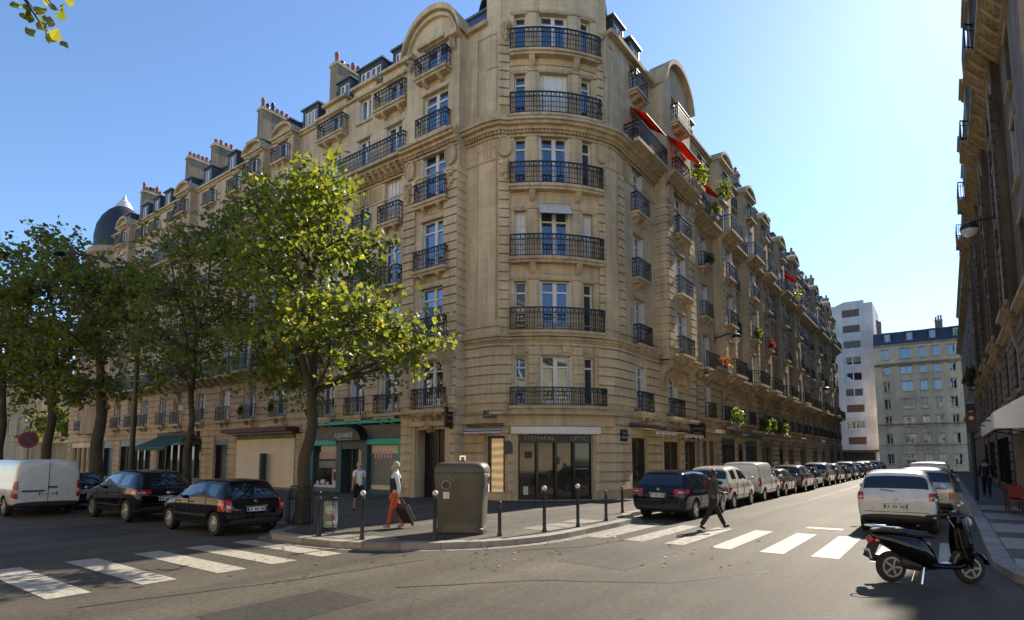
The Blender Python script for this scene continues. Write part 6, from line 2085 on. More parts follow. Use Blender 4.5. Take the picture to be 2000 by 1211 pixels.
# ------------------------------------------------------------------ scooter
def scooter(loc, rz):
    r = tag(empty('motor_scooter', loc, rz), 'black motor scooter with windscreen parked in front of the white hatchback', 'scooter')
    def wh(x):
        w_ = empty('wheel', (x, 0, 0.24)); w_.parent = r
        ax = Matrix(((1, 0, 0), (0, 0, 1), (0, -1, 0)))
        t = MB()
        t.lathe((0, 0, 0), [(0.15, -0.05), (0.2, -0.055), (0.235, -0.035), (0.245, 0), (0.235, 0.035), (0.2, 0.055), (0.15, 0.05)], 28, 'tyre', ax); t.build('tyre', w_, smooth=True, world=False)
        t = MB()
        t.lathe((0, 0, 0), [(0.16, -0.052), (0.165, 0.052)], 24, 'rim', ax)
        t.lathe((0, 0, 0), [(0.13, -0.056), (0.13, 0.056)], 24, 'rubber_trim', ax)
        for k in range(5):
            a = 2 * PI * k / 5
            for s in (-0.06, 0.06): t.bar((0, s, 0), (0.15 * math.cos(a), s, 0.15 * math.sin(a)), 0.03, 'rim')
        t.build('rim', w_, world=False)
    wh(-0.63); wh(0.63)
    b = MB()
    def loft(secs, m, n=16, p=2.6):
        rings = []
        for x, z, hw, hh in secs:
            ring = []
            for k in range(n):
                a = 2 * PI * k / n
                c_, s_ = math.cos(a), math.sin(a)
                ring.append(b.V((x, hw * math.copysign(abs(c_) ** (2 / p), c_), z + hh * math.copysign(abs(s_) ** (2 / p), s_))))
            rings.append(ring)
        for u, v in zip(rings, rings[1:]):
            for k in range(n): b.F((u[k], u[(k + 1) % n], v[(k + 1) % n], v[k]), m)
        b.F(rings[0][::-1], m); b.F(rings[-1], m)
    loft([(-0.93, 0.72, 0.05, 0.03), (-0.88, 0.70, 0.12, 0.07), (-0.7, 0.66, 0.19, 0.12), (-0.4, 0.56, 0.21, 0.2), (-0.15, 0.48, 0.2, 0.25), (0.0, 0.38, 0.17, 0.18), (0.06, 0.3, 0.15, 0.1)], 'paint_black')
    loft([(-0.05, 0.29, 0.16, 0.06), (0.1, 0.27, 0.19, 0.05), (0.4, 0.27, 0.19, 0.05), (0.52, 0.32, 0.17, 0.08)], 'paint_black')
    loft([(-0.5, 0.32, 0.1, 0.1), (-0.2, 0.28, 0.12, 0.1), (0.0, 0.26, 0.1, 0.06)], 'rubber_trim')
    b.build('body', r, smooth=True, world=False)
    b.v, b.f, b.m, b.uv = [], [], [], []
    # leg shield: leaning shell
    rows = []
    for k in range(9):
        u = k / 8
        z = 0.28 + 0.72 * u; x = 0.50 + 0.02 * u - 0.06 * u * u; hw = 0.20 + 0.10 * math.sin(PI * min(1, u * 1.1)) - 0.05 * u
        rows.append((x, z, hw))
    for (xa, za, ha), (xb, zb, hb) in zip(rows, rows[1:]):
        n = 8
        for k in range(n):
            def pt(x, z, h, t, o): return (x + 0.14 * (1 - t * t) + o, h * t, z)
            t0, t1 = -1 + 2 * k / n, -1 + 2 * (k + 1) / n
            b.hexa([pt(xa, za, ha, t0, 0), pt(xa, za, ha, t1, 0), pt(xa, za, ha, t1, 0.05), pt(xa, za, ha, t0, 0.05), pt(xb, zb, hb, t0, 0), pt(xb, zb, hb, t1, 0), pt(xb, zb, hb, t1, 0.05), pt(xb, zb, hb, t0, 0.05)], 'paint_black')
    b.build('leg_shield', r, smooth=True, world=False)
    b.v, b.f, b.m, b.uv = [], [], [], []
    for k in range(8):
        a0, a1 = R(10 + 20 * k), R(10 + 20 * (k + 1))
        q = lambda a, rr, y: (0.63 + rr * math.cos(a), y, 0.24 + rr * math.sin(a))
        b.hexa([q(a0, 0.27, -0.08), q(a1, 0.27, -0.08), q(a1, 0.27, 0.08), q(a0, 0.27, 0.08), q(a0, 0.3, -0.06), q(a1, 0.3, -0.06), q(a1, 0.3, 0.06), q(a0, 0.3, 0.06)], 'paint_black')
    for s in (-0.09, 0.09): b.tube([(0.63, s, 0.24), (0.52, s * 0.8, 0.55), (0.48, s * 0.4, 0.85)], 0.025, 8, 'rubber_trim')
    b.build('front_fender', r, smooth=True, world=False)
    b.v, b.f, b.m, b.uv = [], [], [], []
    loft([(-0.92, 0.80, 0.08, 0.025), (-0.8, 0.82, 0.13, 0.05), (-0.45, 0.80, 0.15, 0.06), (-0.3, 0.76, 0.15, 0.06), (-0.02, 0.74, 0.11, 0.05), (0.06, 0.71, 0.06, 0.03)], 'rubber_trim')
    b.build('saddle', r, smooth=True, world=False)
    b.v, b.f, b.m, b.uv = [], [], [], []
    b.tube([(0.50, 0, 0.9), (0.42, 0, 1.02)], 0.07, 10, 'paint_black')
    b.tube([(0.3, -0.36, 1.0), (0.40, -0.2, 1.04), (0.44, 0, 1.05), (0.40, 0.2, 1.04), (0.3, 0.36, 1.0)], 0.022, 8, 'rubber_trim')
    for s in (-1, 1):
        b.tube([(0.3, s * 0.36, 1.0), (0.24, s * 0.44, 0.985)], 0.028, 8, 'rubber_trim')
        b.bar((0.36, s * 0.28, 1.02), (0.30, s * 0.46, 1.01), 0.015, 'chrome')
    lump(b, (0.47, 0, 1.04), 0.11, 0.15, 0.08, 'paint_black', rough=0)
    hbar = b.build('handlebar', r, smooth=True, world=False)
    for s in (-1, 1):
        m_ = MB()
        m_.tube([(0.38, s * 0.2, 1.05), (0.36, s * 0.3, 1.2)], 0.009, 6, 'rubber_trim')
        lump(m_, (0.35, s * 0.34, 1.25), 0.02, 0.085, 0.055, 'chrome', rough=0)
        m_.build('mirror', hbar, smooth=True, world=False)
    m_ = MB()
    for k in range(8):
        for j in range(5):
            f = lambda u, v: (0.62 - 0.12 * v + 0.06 * (1 - u * u), u * (0.24 - 0.07 * v * v), 1.03 + 0.38 * v)
            u0, u1 = -1 + k / 4, -1 + (k + 1) / 4; v0, v1 = j / 5, (j + 1) / 5
            m_.quad([f(u0, v0), f(u1, v0), f(u1, v1), f(u0, v1)], 'plastic_film')
    m_.build('windscreen', r, smooth=True, world=False)
    m_ = MB(); lump(m_, (-0.95, 0, 0.66), 0.05, 0.11, 0.06, 'lamp_red', rough=0); m_.build('taillight', r, smooth=True, world=False)
    for s in (-1, 1):
        m_ = MB(); lump(m_, (-0.9, s * 0.14, 0.66), 0.04, 0.035, 0.03, 'lamp_orange', rough=0); m_.build('indicator', r, smooth=True, world=False)
    m_ = MB(); m_.obox(Matrix.Translation((-1.0, 0, 0.45)) @ Matrix.Rotation(R(-14), 4, 'Y'), 0.012, 0.2, 0.15, 'plate'); m_.build('number_plate', r, world=False)
    m_ = MB(); m_.bar((-0.86, 0, 0.66), (-1.0, 0, 0.38), 0.12, 'rubber_trim'); m_.build('rear_mudguard', r, world=False)
    m_ = MB(); lump(m_, (0.66, 0, 0.95), 0.05, 0.09, 0.07, 'lamp_clear', rough=0); m_.build('headlight', r, smooth=True, world=False)
    m_ = MB(); m_.tube([(-0.85, 0.2, 0.36), (-0.5, 0.2, 0.3)], [0.065, 0.055], 12, 'dark_bronze'); m_.tube([(-0.5, 0.2, 0.3), (-0.1, 0.12, 0.2)], 0.025, 8, 'chrome'); m_.build('exhaust', r, smooth=True, world=False)
    m_ = MB()
    for s in (-0.14, 0.14): m_.tube([(-0.15, s * 0.7, 0.25), (-0.22, s, 0.0)], 0.015, 6, 'chrome')
    m_.build('stand', r, world=False)
    m_ = MB(); m_.tube([(-0.6, -0.15, 0.86), (-0.95, -0.12, 0.88), (-1.02, 0, 0.885), (-0.95, 0.12, 0.88), (-0.6, 0.15, 0.86)], 0.014, 8, 'chrome'); m_.build('grab_rail', r, smooth=True, world=False)
    return r


sc_head = math.atan2(-1.08, 0.65)
scr = scooter((11.50, 0.32, 0.005), sc_head)
scr.scale = (0.92, 0.92, 1.0)
# two motorcycles far along the left kerb
def moto(loc, rz, label):
    r = tag(empty('motorcycle', loc, rz), label, 'motorcycle', 'motorcycles parked at the end of the side street row')
    ax = Matrix(((1, 0, 0), (0, 0, 1), (0, -1, 0)))
    for x in (-0.7, 0.7):
        t = MB(); t.lathe((x, 0, 0.31), [(0.2, -0.06), (0.3, -0.05), (0.31, 0), (0.3, 0.05), (0.2, 0.06)], 20, 'tyre', ax); t.build('wheel', r, smooth=True, world=False)
    b = MB()
    lump(b, (0.15, 0, 0.82), 0.32, 0.16, 0.16, 'paint_navy', rough=0.1); lump(b, (0.05, 0, 0.48), 0.3, 0.18, 0.2, 'dark_bronze', rough=0.3)
    b.bar((-0.7, 0, 0.31), (0.1, 0, 0.5), 0.08, 'dark_bronze')
    b.build('body', r, smooth=True, world=False)
    b = MB(); lump(b, (-0.4, 0, 0.85), 0.4, 0.14, 0.07, 'rubber_trim', rough=0.1); b.build('saddle', r, smooth=True, world=False)
    b = MB(); b.tube([(0.7, 0, 0.31), (0.5, 0, 0.98)], 0.04, 8, 'chrome'); b.tube([(0.4, -0.36, 1.05), (0.5, 0, 1.02), (0.4, 0.36, 1.05)], 0.02, 6, 'rubber_trim')
    lump(b, (0.62, 0, 0.92), 0.08, 0.1, 0.1, 'chrome', rough=0); b.build('handlebar', r, smooth=True, world=False)


moto((92.5, 7.3, 0), R(60), 'dark motorcycle parked past the last cars, nearer one')
moto((94.0, 7.3, 0), R(60), 'dark motorcycle parked past the last cars, farther one')


# ------------------------------------------------------------------ people
def skin(name, pts, edges, rad, parent, mats, matfn=None, rootv=0, sub=1, loc=None):
    me = bpy.data.meshes.new(name)
    me.from_pydata(pts, edges, [])
    for q in mats: me.materials.append(M[q])
    o = bpy.data.objects.new('tmp', me); C.objects.link(o)
    s = o.modifiers.new('k', 'SKIN'); s.use_smooth_shade = True
    if not me.skin_vertices:
        bm = bmesh.new(); bm.from_mesh(me); bm.verts.layers.skin.verify(); bm.to_mesh(me); bm.free()
    sv = me.skin_vertices[0].data
    for i, r_ in enumerate(rad):
        sv[i].radius = (r_[0], r_[1]) if isinstance(r_, tuple) else (r_, r_)
        sv[i].use_root = (i == rootv)
    b = o.modifiers.new('s', 'SUBSURF'); b.levels = sub; b.render_levels = sub
    res = baked(o)
    bpy.data.objects.remove(o)
    res.name = name
    res.polygons.foreach_set('use_smooth', [True] * len(res.polygons))
    o = bpy.data.objects.new(name, res); C.objects.link(o); o.parent = parent
    return o


def person(label, loc, rz, H, legs, arms, skin_m='skin', shirt='cloth_white', shirt_long=False, trousers='cloth_black', shorts=False, shoes='shoe_dark', hair='hair_grey', hair_long=False, lean=0.0, group=None, vest=None, head_turn=0.0, mask=None, build=1.0, jacket_tail=0.0):
    root = tag(empty('person', loc, rz), label, 'person', group)
    k = H / 1.75
    V3 = lambda x, y, z: Vector((x, y, z)) * k
    sp = lambda z: lean * (z - 0.95)
    pel = V3(0, 0, 0.95); wai = V3(sp(1.1), 0, 1.1); che = V3(sp(1.3), 0, 1.3); ncb = V3(sp(1.46), 0, 1.45); nck = V3(sp(1.52) + 0.01, 0, 1.53); hd0 = V3(sp(1.6) + 0.02, 0, 1.62); hd1 = V3(sp(1.7) + 0.015, 0, 1.70)
    P = [pel, wai, che, ncb, nck, hd0, hd1]
    E = [(0, 1), (1, 2), (2, 3), (3, 4), (4, 5), (5, 6)]
    Rr = [(0.11, 0.088), (0.105, 0.08), (0.145, 0.10), (0.065, 0.06), (0.052, 0.055), (0.078, 0.098), (0.062, 0.08)]
    Rr = [(a * k * build, b * k * build) for a, b in Rr]
    # nose
    ct, st_ = math.cos(head_turn), math.sin(head_turn)
    fwd = Vector((ct, st_, 0))
    leg_pts = []; arm_pts = []
    for sg, (th_, kn) in zip((1, -1), legs):
        hip = V3(0, 0.09 * sg, 0.9)
        knee = hip + Vector((math.sin(th_), 0.0, -math.cos(th_))) * 0.44 * k
        ank = knee + Vector((math.sin(th_ - kn), 0, -math.cos(th_ - kn))) * 0.40 * k
        pit = th_ - kn
        toe = ank + Vector((math.cos(pit * 0.7), sg * 0.04, math.sin(pit * 0.7) * 0.9 - 0.22)).normalized() * 0.15 * k
        leg_pts.append((hip, knee, ank, toe))
    low = min(min(q[2].z - 0.075 * k, q[3].z - 0.035 * k) for q in leg_pts)
    sh = Vector((0, 0, -low))
    P = [p + sh for p in P]
    leg_pts = [tuple(p + sh for p in q) for q in leg_pts]
    for q in leg_pts:
        i = len(P)
        P += list(q[:3]); Rr += [0.082 * k * build, 0.056 * k, 0.04 * k]
        E += [(0, i), (i, i + 1), (i + 1, i + 2)]
    hands = []
    for sg, (fw, ab, el, elr) in zip((1, -1), arms):
        shd = V3(sp(1.42), 0.175 * sg * build, 1.41) + sh
        d1 = Vector((math.sin(fw), math.sin(ab) * sg, -math.cos(fw))).normalized()
        elb = shd + d1 * 0.29 * k
        d2 = Vector((math.sin(fw + el), sg * math.sin(ab + elr), -math.cos(fw + el))).normalized()
        wr = elb + d2 * 0.25 * k
        i = len(P)
        P += [shd, elb, wr, wr + d2 * 0.07 * k]
        Rr += [0.055 * k * build, 0.042 * k, 0.028 * k, (0.035 * k, 0.02 * k)]
        E += [(3, i), (i, i + 1), (i + 1, i + 2), (i + 2, i + 3)]
        pa = i + 3
        side = d2.cross(Vector((0, 1, 0)))
        if side.length < 0.1: side = d2.cross(Vector((0, 0, 1)))
        side.normalize(); inw = Vector((0, -sg, 0)); inw = (inw - d2 * inw.dot(d2)).normalized()
        for f in range(4):
            of = side * ((f - 1.5) * 0.02 * k)
            L_ = (0.07, 0.078, 0.072, 0.055)[f] * k
            b0 = P[pa] + of + d2 * 0.02 * k; b1 = b0 + d2 * L_ * 0.5 + inw * 0.008 * k; b2 = b1 + (d2 * 0.75 + inw * 0.65).normalized() * L_ * 0.5
            j = len(P); P += [b0, b1, b2]; Rr += [0.0095 * k, 0.009 * k, 0.0075 * k]
            E += [(pa, j), (j, j + 1), (j + 1, j + 2)]
        t0 = P[pa] - d2 * 0.03 * k - side * 0.03 * k; t1 = t0 + (d2 - side * 0.5).normalized() * 0.05 * k
        j = len(P); P += [t0, t1]; Rr += [0.011 * k, 0.009 * k]; E += [(pa - 1, j), (j, j + 1)]
        arm_pts.append((shd, elb, wr, P[pa])); hands.append(P[pa])
    j = len(P); P.append(P[5] + fwd * 0.105 * k + Vector((0, 0, -0.01))); Rr.append(0.014 * k); E.append((5, j))
    body = skin('body', [tuple(p) for p in P], E, Rr, root, [skin_m], sub=2)
    # face and ears
    ey = MB()
    lat = Vector((-st_, ct, 0))
    for s in (-1, 1):
        lump(ey, P[5] + fwd * 0.088 * k + lat * 0.032 * k * s + Vector((0, 0, 0.015 * k)), 0.011, 0.011, 0.008, 'hair_black', rough=0, n=6)
        lump(ey, P[5] - fwd * 0.005 + lat * 0.08 * k * s + Vector((0, 0, -0.005 * k)), 0.02, 0.012, 0.03, skin_m, rough=0, n=6)
    ey.obox(Matrix.Translation(P[5] + fwd * 0.088 * k + Vector((0, 0, -0.055 * k))) @ Matrix.Rotation(head_turn, 4, 'Z'), 0.01, 0.045, 0.01, 'maroon')
    ey.build('face', body, smooth=True, world=False)
    # hair cap
    hm = MB(); c = P[5] + Vector((0, 0, 0.03 * k)) - fwd * 0.014 * k
    n = 14; rings = []
    for i in range(9):
        ph = R(2 + 13.5 * i)
        ring = []
        for j in range(n):
            a = 2 * PI * j / n
            d = Vector((math.sin(ph) * math.cos(a), math.sin(ph) * math.sin(a), math.cos(ph)))
            front = d.dot(fwd)
            rr = Vector((d.x * 0.104, d.y * 0.096, d.z * 0.122)) * k * (1 + 0.05 * noise.noise(d * 5))
            if front > 0.35 and ph > R(58): rr = Vector((rr.x * 0.8, rr.y * 0.85, rr.z if rr.z > 0.035 * k else 0.035 * k))
            ring.append(hm.V(c + rr))
        rings.append(ring)
    for u, v in zip(rings, rings[1:]):
        for j in range(n): hm.F((u[j], v[j], v[(j + 1) % n], u[(j + 1) % n]), hair)
    hm.F(rings[0], hair)
    hm.build('hair', body, smooth=True, world=False)
    if hair_long:
        h2 = MB(); lump(h2, c - fwd * 0.09 * k + Vector((0, 0, -0.02)), 0.07, 0.08, 0.09, hair, rough=0.1, n=8); h2.build('hair_bun', body, smooth=True, world=False)
    # shirt
    def sleeve(P_, E_, R_, long, f=1.3):
        for q in arm_pts:
            i = len(P_)
            if long:
                P_ += [q[0], q[1], q[1].lerp(q[2], 0.93)]; R_ += [0.066 * k * f / 1.3, 0.054 * k * f / 1.3, 0.042 * k * f / 1.3]
                E_ += [(3, i), (i, i + 1), (i + 1, i + 2)]
            else:
                P_ += [q[0], q[0].lerp(q[1], 0.75)]; R_ += [0.068 * k, 0.062 * k]
                E_ += [(3, i), (i, i + 1)]
    def torso(extra, m, nm, sl, tail=0.0):
        P2 = [P[0] + Vector((0, 0, -0.10 - tail)), P[1], P[2], P[3] + Vector((0, 0, -0.015 * k))]
        R2 = [((0.145 + extra) * k * build, (0.12 + extra) * k * build), ((0.135 + extra) * k * build, (0.11 + extra) * k * build), ((0.16 + extra) * k * build, (0.118 + extra) * k * build), ((0.085 + extra) * k, (0.075 + extra) * k)]
        E2 = [(0, 1), (1, 2), (2, 3)]
        if sl is not None: sleeve(P2, E2, R2, sl, 1.3)
        return skin(nm, [tuple(p) for p in P2], E2, R2, root, [m], sub=2)
    torso(0.0, shirt, 'shirt', shirt_long, jacket_tail)
    if vest: torso(0.02, vest, 'waistcoat', None, jacket_tail)
    # trousers
    P3 = [P[0] + Vector((0, 0, 0.09 * k)), P[0] - Vector((0, 0, 0.02 * k))]; R3 = [(0.14 * k * build, 0.115 * k * build), (0.15 * k * build, 0.125 * k * build)]; E3 = [(0, 1)]
    for q in leg_pts:
        i = len(P3)
        if shorts:
            P3 += [q[0], q[0].lerp(q[1], 0.5), q[1].lerp(q[2], 0.02)]; R3 += [0.1 * k, 0.098 * k, 0.09 * k]
            E3 += [(1, i), (i, i + 1), (i + 1, i + 2)]
        else:
            P3 += [q[0], q[1], q[1].lerp(q[2], 0.5), q[2] + Vector((0, 0, 0.01))]; R3 += [0.1 * k, 0.078 * k, 0.07 * k, 0.062 * k]
            E3 += [(1, i), (i, i + 1), (i + 1, i + 2), (i + 2, i + 3)]
    skin('shorts' if shorts else 'trousers', [tuple(p) for p in P3], E3, R3, root, [trousers], sub=2)
    for q in leg_pts:
        s = skin('shoe', [tuple(q[2] - (q[3] - q[2]) * 0.35 + Vector((0, 0, -0.035 * k))), tuple(q[2] + (q[3] - q[2]) * 0.35 + Vector((0, 0, -0.02 * k))), tuple(q[3])], [(0, 1), (1, 2)], [0.042 * k, 0.046 * k, 0.033 * k], root, [shoes], sub=2)
    if mask:
        mm = MB(); lump(mm, P[5] + fwd * 0.07 * k + Vector((0, 0, -0.045 * k)), 0.055, 0.068, 0.055, mask, rough=0, n=10); mm.build('face_mask', body, smooth=True, world=False)
    return root, hands, P


def to_world(root, p):
    c, s = math.cos(root.rotation_euler.z), math.sin(root.rotation_euler.z)
    return Vector((root.location.x + c * p.x - s * p.y, root.location.y + s * p.x + c * p.y, root.location.z + p.z))


IMG_R = HEAD - R(90)      # heading towards the right of the picture
r1, h1, _ = person('masked man with white hair, dark waistcoat and orange trousers pulling a suitcase', (10.75, 11.75, KERB), IMG_R + R(180) + R(12), 1.72,
                   [(R(14), R(4)), (R(-10), R(8))], [(R(-14), R(6), R(14), 0.0), (R(6), R(6), R(12), 0.0)], shirt='cloth_blue_white', shirt_long=True, trousers='cloth_orange', hair='hair_grey', vest='cloth_navy', mask='mask_teal', shoes='shoe_grey', build=1.08, jacket_tail=0.0)
# trolley suitcase behind him
hw = to_world(r1, h1[0])
sx0 = Vector((11.12, 11.55, KERB))
su = tag(empty('trolley_suitcase', sx0), 'dark trolley suitcase tilted behind the man in orange trousers', 'suitcase')
dirh = (hw - (sx0 + Vector((0, 0, 0.1)))).normalized()
ax_x = dirh.cross(Vector((0, 0, 1))).normalized(); ax_y = ax_x.cross(dirh)
mw = Matrix((ax_x, ax_y, dirh)).transposed().to_4x4(); mw.translation = sx0 + dirh * 0.38 + Vector((0, 0, 0.06))
b = MB(); b.obox(mw, 0.36, 0.2, 0.52, 'suitcase_cloth'); sb = b.build('case', su)
bv = sb.modifiers.new('b', 'BEVEL'); bv.width = 0.03; bv.segments = 3
b = MB()
for s in (-0.1, 0.1): b.bar(mw @ Vector((s, 0.05, 0.24)), mw @ Vector((s, 0.05, 0.24)) + (hw - mw @ Vector((0, 0.05, 0.24))), 0.016, 'chrome')
b.bar(hw - ax_x * 0.11, hw + ax_x * 0.11, 0.03, 'rubber_trim'); b.build('handle', su)
for s in (-0.15, 0.15):
    b = MB(); q = mw @ Vector((s, -0.06, -0.29)); q.z = max(q.z, KERB + 0.045)
    b.lathe(q, [(0.045, -0.015), (0.045, 0.015)], 12, 'tyre', Matrix((ax_x.cross(Vector((0, 0, 1))).normalized(), Vector((0, 0, 1)), ax_x)).transposed()); b.build('wheel', su)
person('person with short grey hair, white T-shirt and black shorts walking past the fitness shop', (13.35, 16.45, KERB), IMG_R + R(180) - R(55), 1.70, [(R(16), R(4)), (R(-14), R(16))], [(R(-18), R(9), R(18), 0.0), (R(16), R(8), R(16), 0.0)],
       shirt='cloth_white', shorts=True, trousers='cloth_black', hair='hair_grey', build=1.05)
r3, h3, P3_ = person('person in dark clothes striding over the side street crosswalk, looking at a phone', (16.55, 5.3, 0), IMG_R + R(4), 1.68, [(R(27), R(2)), (R(-24), R(10))], [(R(8), R(4), R(88), R(-14)), (R(0), R(5), R(82), R(-12))],
                     skin_m='skin_dark', shirt='cloth_olive', shirt_long=True, trousers='cloth_black', hair='hair_black', hair_long=True, lean=0.05, jacket_tail=0.22, build=1.12)
ph = MB(); q = to_world(r3, (h3[0] + h3[1]) / 2) + Vector((math.cos(IMG_R) * 0.06, math.sin(IMG_R) * 0.06, 0.05))
ph.obox(Matrix.Translation(q) @ Matrix.Rotation(IMG_R, 4, 'Z') @ Matrix.Rotation(R(-35), 4, 'Y'), 0.012, 0.08, 0.16, 'black_paint')
tag(ph.build('mobile_phone'), 'dark mobile phone held by the person on the crosswalk', 'phone')
bgm = tag(empty('shoulder_bag', to_world(r3, Vector((-0.14, 0.12, 1.12)))), 'red bag hanging behind the shoulder of the person on the crosswalk', 'bag')
b = MB(); lump(b, to_world(r3, Vector((-0.17, 0.08, 1.2))), 0.045, 0.05, 0.12, 'bag_red', rough=0.15, n=12); b.build('pouch', bgm, smooth=True)
b = MB()
pp = [to_world(r3, Vector(v)) for v in ((-0.14, 0.1, 1.36), (-0.04, 0.13, 1.47), (0.08, 0.1, 1.42), (0.14, 0.02, 1.25))]
for u, v in zip(pp, pp[1:]): b.bar(u, v, 0.025, 'bag_red')
b.build('strap', bgm)
person('distant person in navy walking away on the right pavement', (36.5, -1.45, KERB), R(0), 1.78, [(R(14), R(4)), (R(-14), R(14))], [(R(-12), R(8), R(16), 0.0), (R(12), R(8), R(14), 0.0)], shirt='cloth_navy', shirt_long=True, trousers='cloth_navy', hair='hair_black', build=1.15)


# ------------------------------------------------------------------ street furniture
def bollard(label, x, y, h, white, z=KERB):
    r = tag(empty('bollard', (x, y, z)), label, 'bollard', 'bollards along the pavement edge')
    b = MB()
    b.lathe((x, y, z), [(0.062, -0.05), (0.062, 0.04), (0.052, 0.07), (0.045, 0.1), (0.042, h - 0.22), (0.05, h - 0.2), (0.05, h - 0.16), (0.036, h - 0.14), (0.036, h - 0.1)], 14, 'iron')
    b.build('post', r, smooth=True)
    b = MB()
    rr = 0.065 if white else 0.045
    lump(b, (x, y, z + h - rr), rr, rr, rr, 'lead_white' if white else 'iron', rough=0, n=14)
    b.build('ball_cap', r, smooth=True)


bollard('tall white-capped bollard in front of the white-shirted walker', 8.78, 10.67, 1.1, True)
bollard('tall white-capped bollard at the left side of the recycling container', 9.75, 9.36, 1.1, True)
bollard('short black bollard just right of the recycling container', 11.1, 8.56, 0.82, False)
bollard('tall white-capped bollard before the left part of the optician window', 12.36, 8.13, 1.14, True)
bollard('tall white-capped bollard before the right part of the optician window', 13.8, 8.01, 1.14, True)
bollard('short black bollard right of the optician window', 15.62, 8.12, 0.88, False)
bollard('short black bollard nearest the dark blue people carrier', 18.2, 8.85, 0.88, False)
bollard('dark bollard beside the clear litter bag', 8.55, 11.95, 1.05, False)
bollard('dark bollard on the right pavement behind the scooter', 12.3, -0.95, 1.0, False)

# glass recycling container
rc = tag(empty('recycling_container', (11.05, 9.68, KERB), R(36.45 + 90 - 6)), 'big rounded olive-grey glass recycling container at the kerb corner', 'recycling bin')
b = MB(); n = 40; rings = []
for z, hw, hd_ in ((0.0, 0.55, 0.43), (0.05, 0.57, 0.45), (0.06, 0.585, 0.465), (0.14, 0.59, 0.47), (0.15, 0.58, 0.46), (0.3, 0.59, 0.47), (0.7, 0.62, 0.495), (1.0, 0.645, 0.51), (1.3, 0.66, 0.52), (1.45, 0.66, 0.52), (1.46, 0.65, 0.51), (1.475, 0.65, 0.51), (1.485, 0.66, 0.52), (1.57, 0.65, 0.51), (1.64, 0.62, 0.485), (1.69, 0.57, 0.44), (1.72, 0.49, 0.37), (1.735, 0.3, 0.2)):
    ring = []
    for k in range(n):
        a = 2 * PI * k / n
        c_, s_ = math.cos(a), math.sin(a)
        x_ = hw * math.copysign(abs(c_) ** 0.42, c_); y_ = hd_ * math.copysign(abs(s_) ** 0.42, s_)
        # pinched waist on the narrow sides
        if abs(x_) > hw * 0.9: x_ *= 1 - 0.07 * math.exp(-((z - 0.75) / 0.5) ** 2) * (1 - abs(y_) / hd_ * 0.6)
        ring.append(b.V((x_, y_, z)))
    rings.append(ring)
for u, v in zip(rings, rings[1:]):
    for k in range(n): b.F((u[k], u[(k + 1) % n], v[(k + 1) % n], v[k]), 'recycle_green')
b.F(rings[0][::-1], 'recycle_green'); b.F(rings[-1], 'recycle_green')
b.build('shell', rc, smooth=True, world=False, angle=50)
fy_ = 0.525
axy = Matrix(((1, 0, 0), (0, 0, 1), (0, -1, 0)))
def onface(x, z, prof, m, nm, ax=None):
    q = MB(); q.lathe((x, fy_, z), prof, 24, m, ax or axy); q.build(nm, rc, smooth=True, world=False)
onface(-(-0.30), 1.18, [(0.125, -0.06), (0.125, 0.0), (0.1, 0.025), (0.085, 0.02), (0.085, -0.02)], 'granite', 'porthole_ring')
onface(0.30, 1.18, [(0.085, -0.06), (0.084, 0.012)], 'black_paint', 'porthole')
q = MB()
for k in range(11):
    a = R(20 + 14 * k)
    q.obox(Matrix.Translation((0.30 + 0.185 * math.cos(a), fy_ + 0.0, 1.2 + 0.185 * math.sin(a))) @ Matrix.Rotation(-a, 4, 'Y'), 0.02, 0.012, 0.035, 'granite')
q.build('raised_marking', rc, world=False)
q = MB(); q.box(0.22, 0.37, fy_ - 0.02, fy_ - 0.005 + 0.006, 0.86, 1.02, 'sticker'); q.build('sticker', rc, world=False)
q = MB(); q.lathe((-0.655, 0.05, 1.33), [(0.1, -0.06), (0.1, 0.0), (0.075, 0.02), (0.07, -0.02)], 20, 'granite', Matrix(((0, 0, -1), (0, 1, 0), (1, 0, 0)))); q.lathe((-0.655, 0.05, 1.33), [(0.07, -0.05), (0.069, 0.008)], 20, 'black_paint', Matrix(((0, 0, -1), (0, 1, 0), (1, 0, 0)))); q.build('porthole', rc, smooth=True, world=False)
q = MB(); q.box(-0.66, -0.64, -0.05, 0.12, 1.0, 1.18, 'sticker'); q.build('sticker', rc, world=False)
q = MB()
for s in (-0.06, 0.06): q.bar((s, 0, 1.72), (s, 0, 1.86), 0.03, 'chrome')
q.bar((-0.075, 0, 1.87), (0.075, 0, 1.87), 0.035, 'chrome'); q.lathe((0, 0, 1.735), [(0.12, -0.02), (0.1, 0.03)], 16, 'dark_bronze'); q.build('lifting_eye', rc, world=False)
for sx in (-0.45, 0.45):
    q = MB(); q.box(sx - 0.12, sx + 0.12, -0.3, 0.3, -0.005, 0.02, 'rubber_trim'); q.build('foot', rc, world=False)

# litter bin: ring on a post with a see-through bag
lb = tag(empty('litter_bin', (9.2, 12.4, KERB)), 'see-through litter bag hanging from a ring on a post, red rubbish inside', 'litter bin')
X0, Y0 = 9.2, 12.4
b = MB(); b.tube([(X0 + 0.2, Y0 + 0.22, KERB), (X0 + 0.2, Y0 + 0.22, KERB + 1.05)], 0.035, 10, 'iron')
for k in range(16):
    a0, a1 = 2 * PI * k / 16, 2 * PI * (k + 1) / 16
    for zz in (0.92, 0.1): b.bar((X0 + 0.25 * math.cos(a0), Y0 + 0.25 * math.sin(a0), KERB + zz), (X0 + 0.25 * math.cos(a1), Y0 + 0.25 * math.sin(a1), KERB + zz), 0.03, 'iron')
for a in (0.3, 2.4, 4.4): b.bar((X0 + 0.25 * math.cos(a), Y0 + 0.25 * math.sin(a), KERB), (X0 + 0.25 * math.cos(a), Y0 + 0.25 * math.sin(a), KERB + 0.92), 0.015, 'iron')
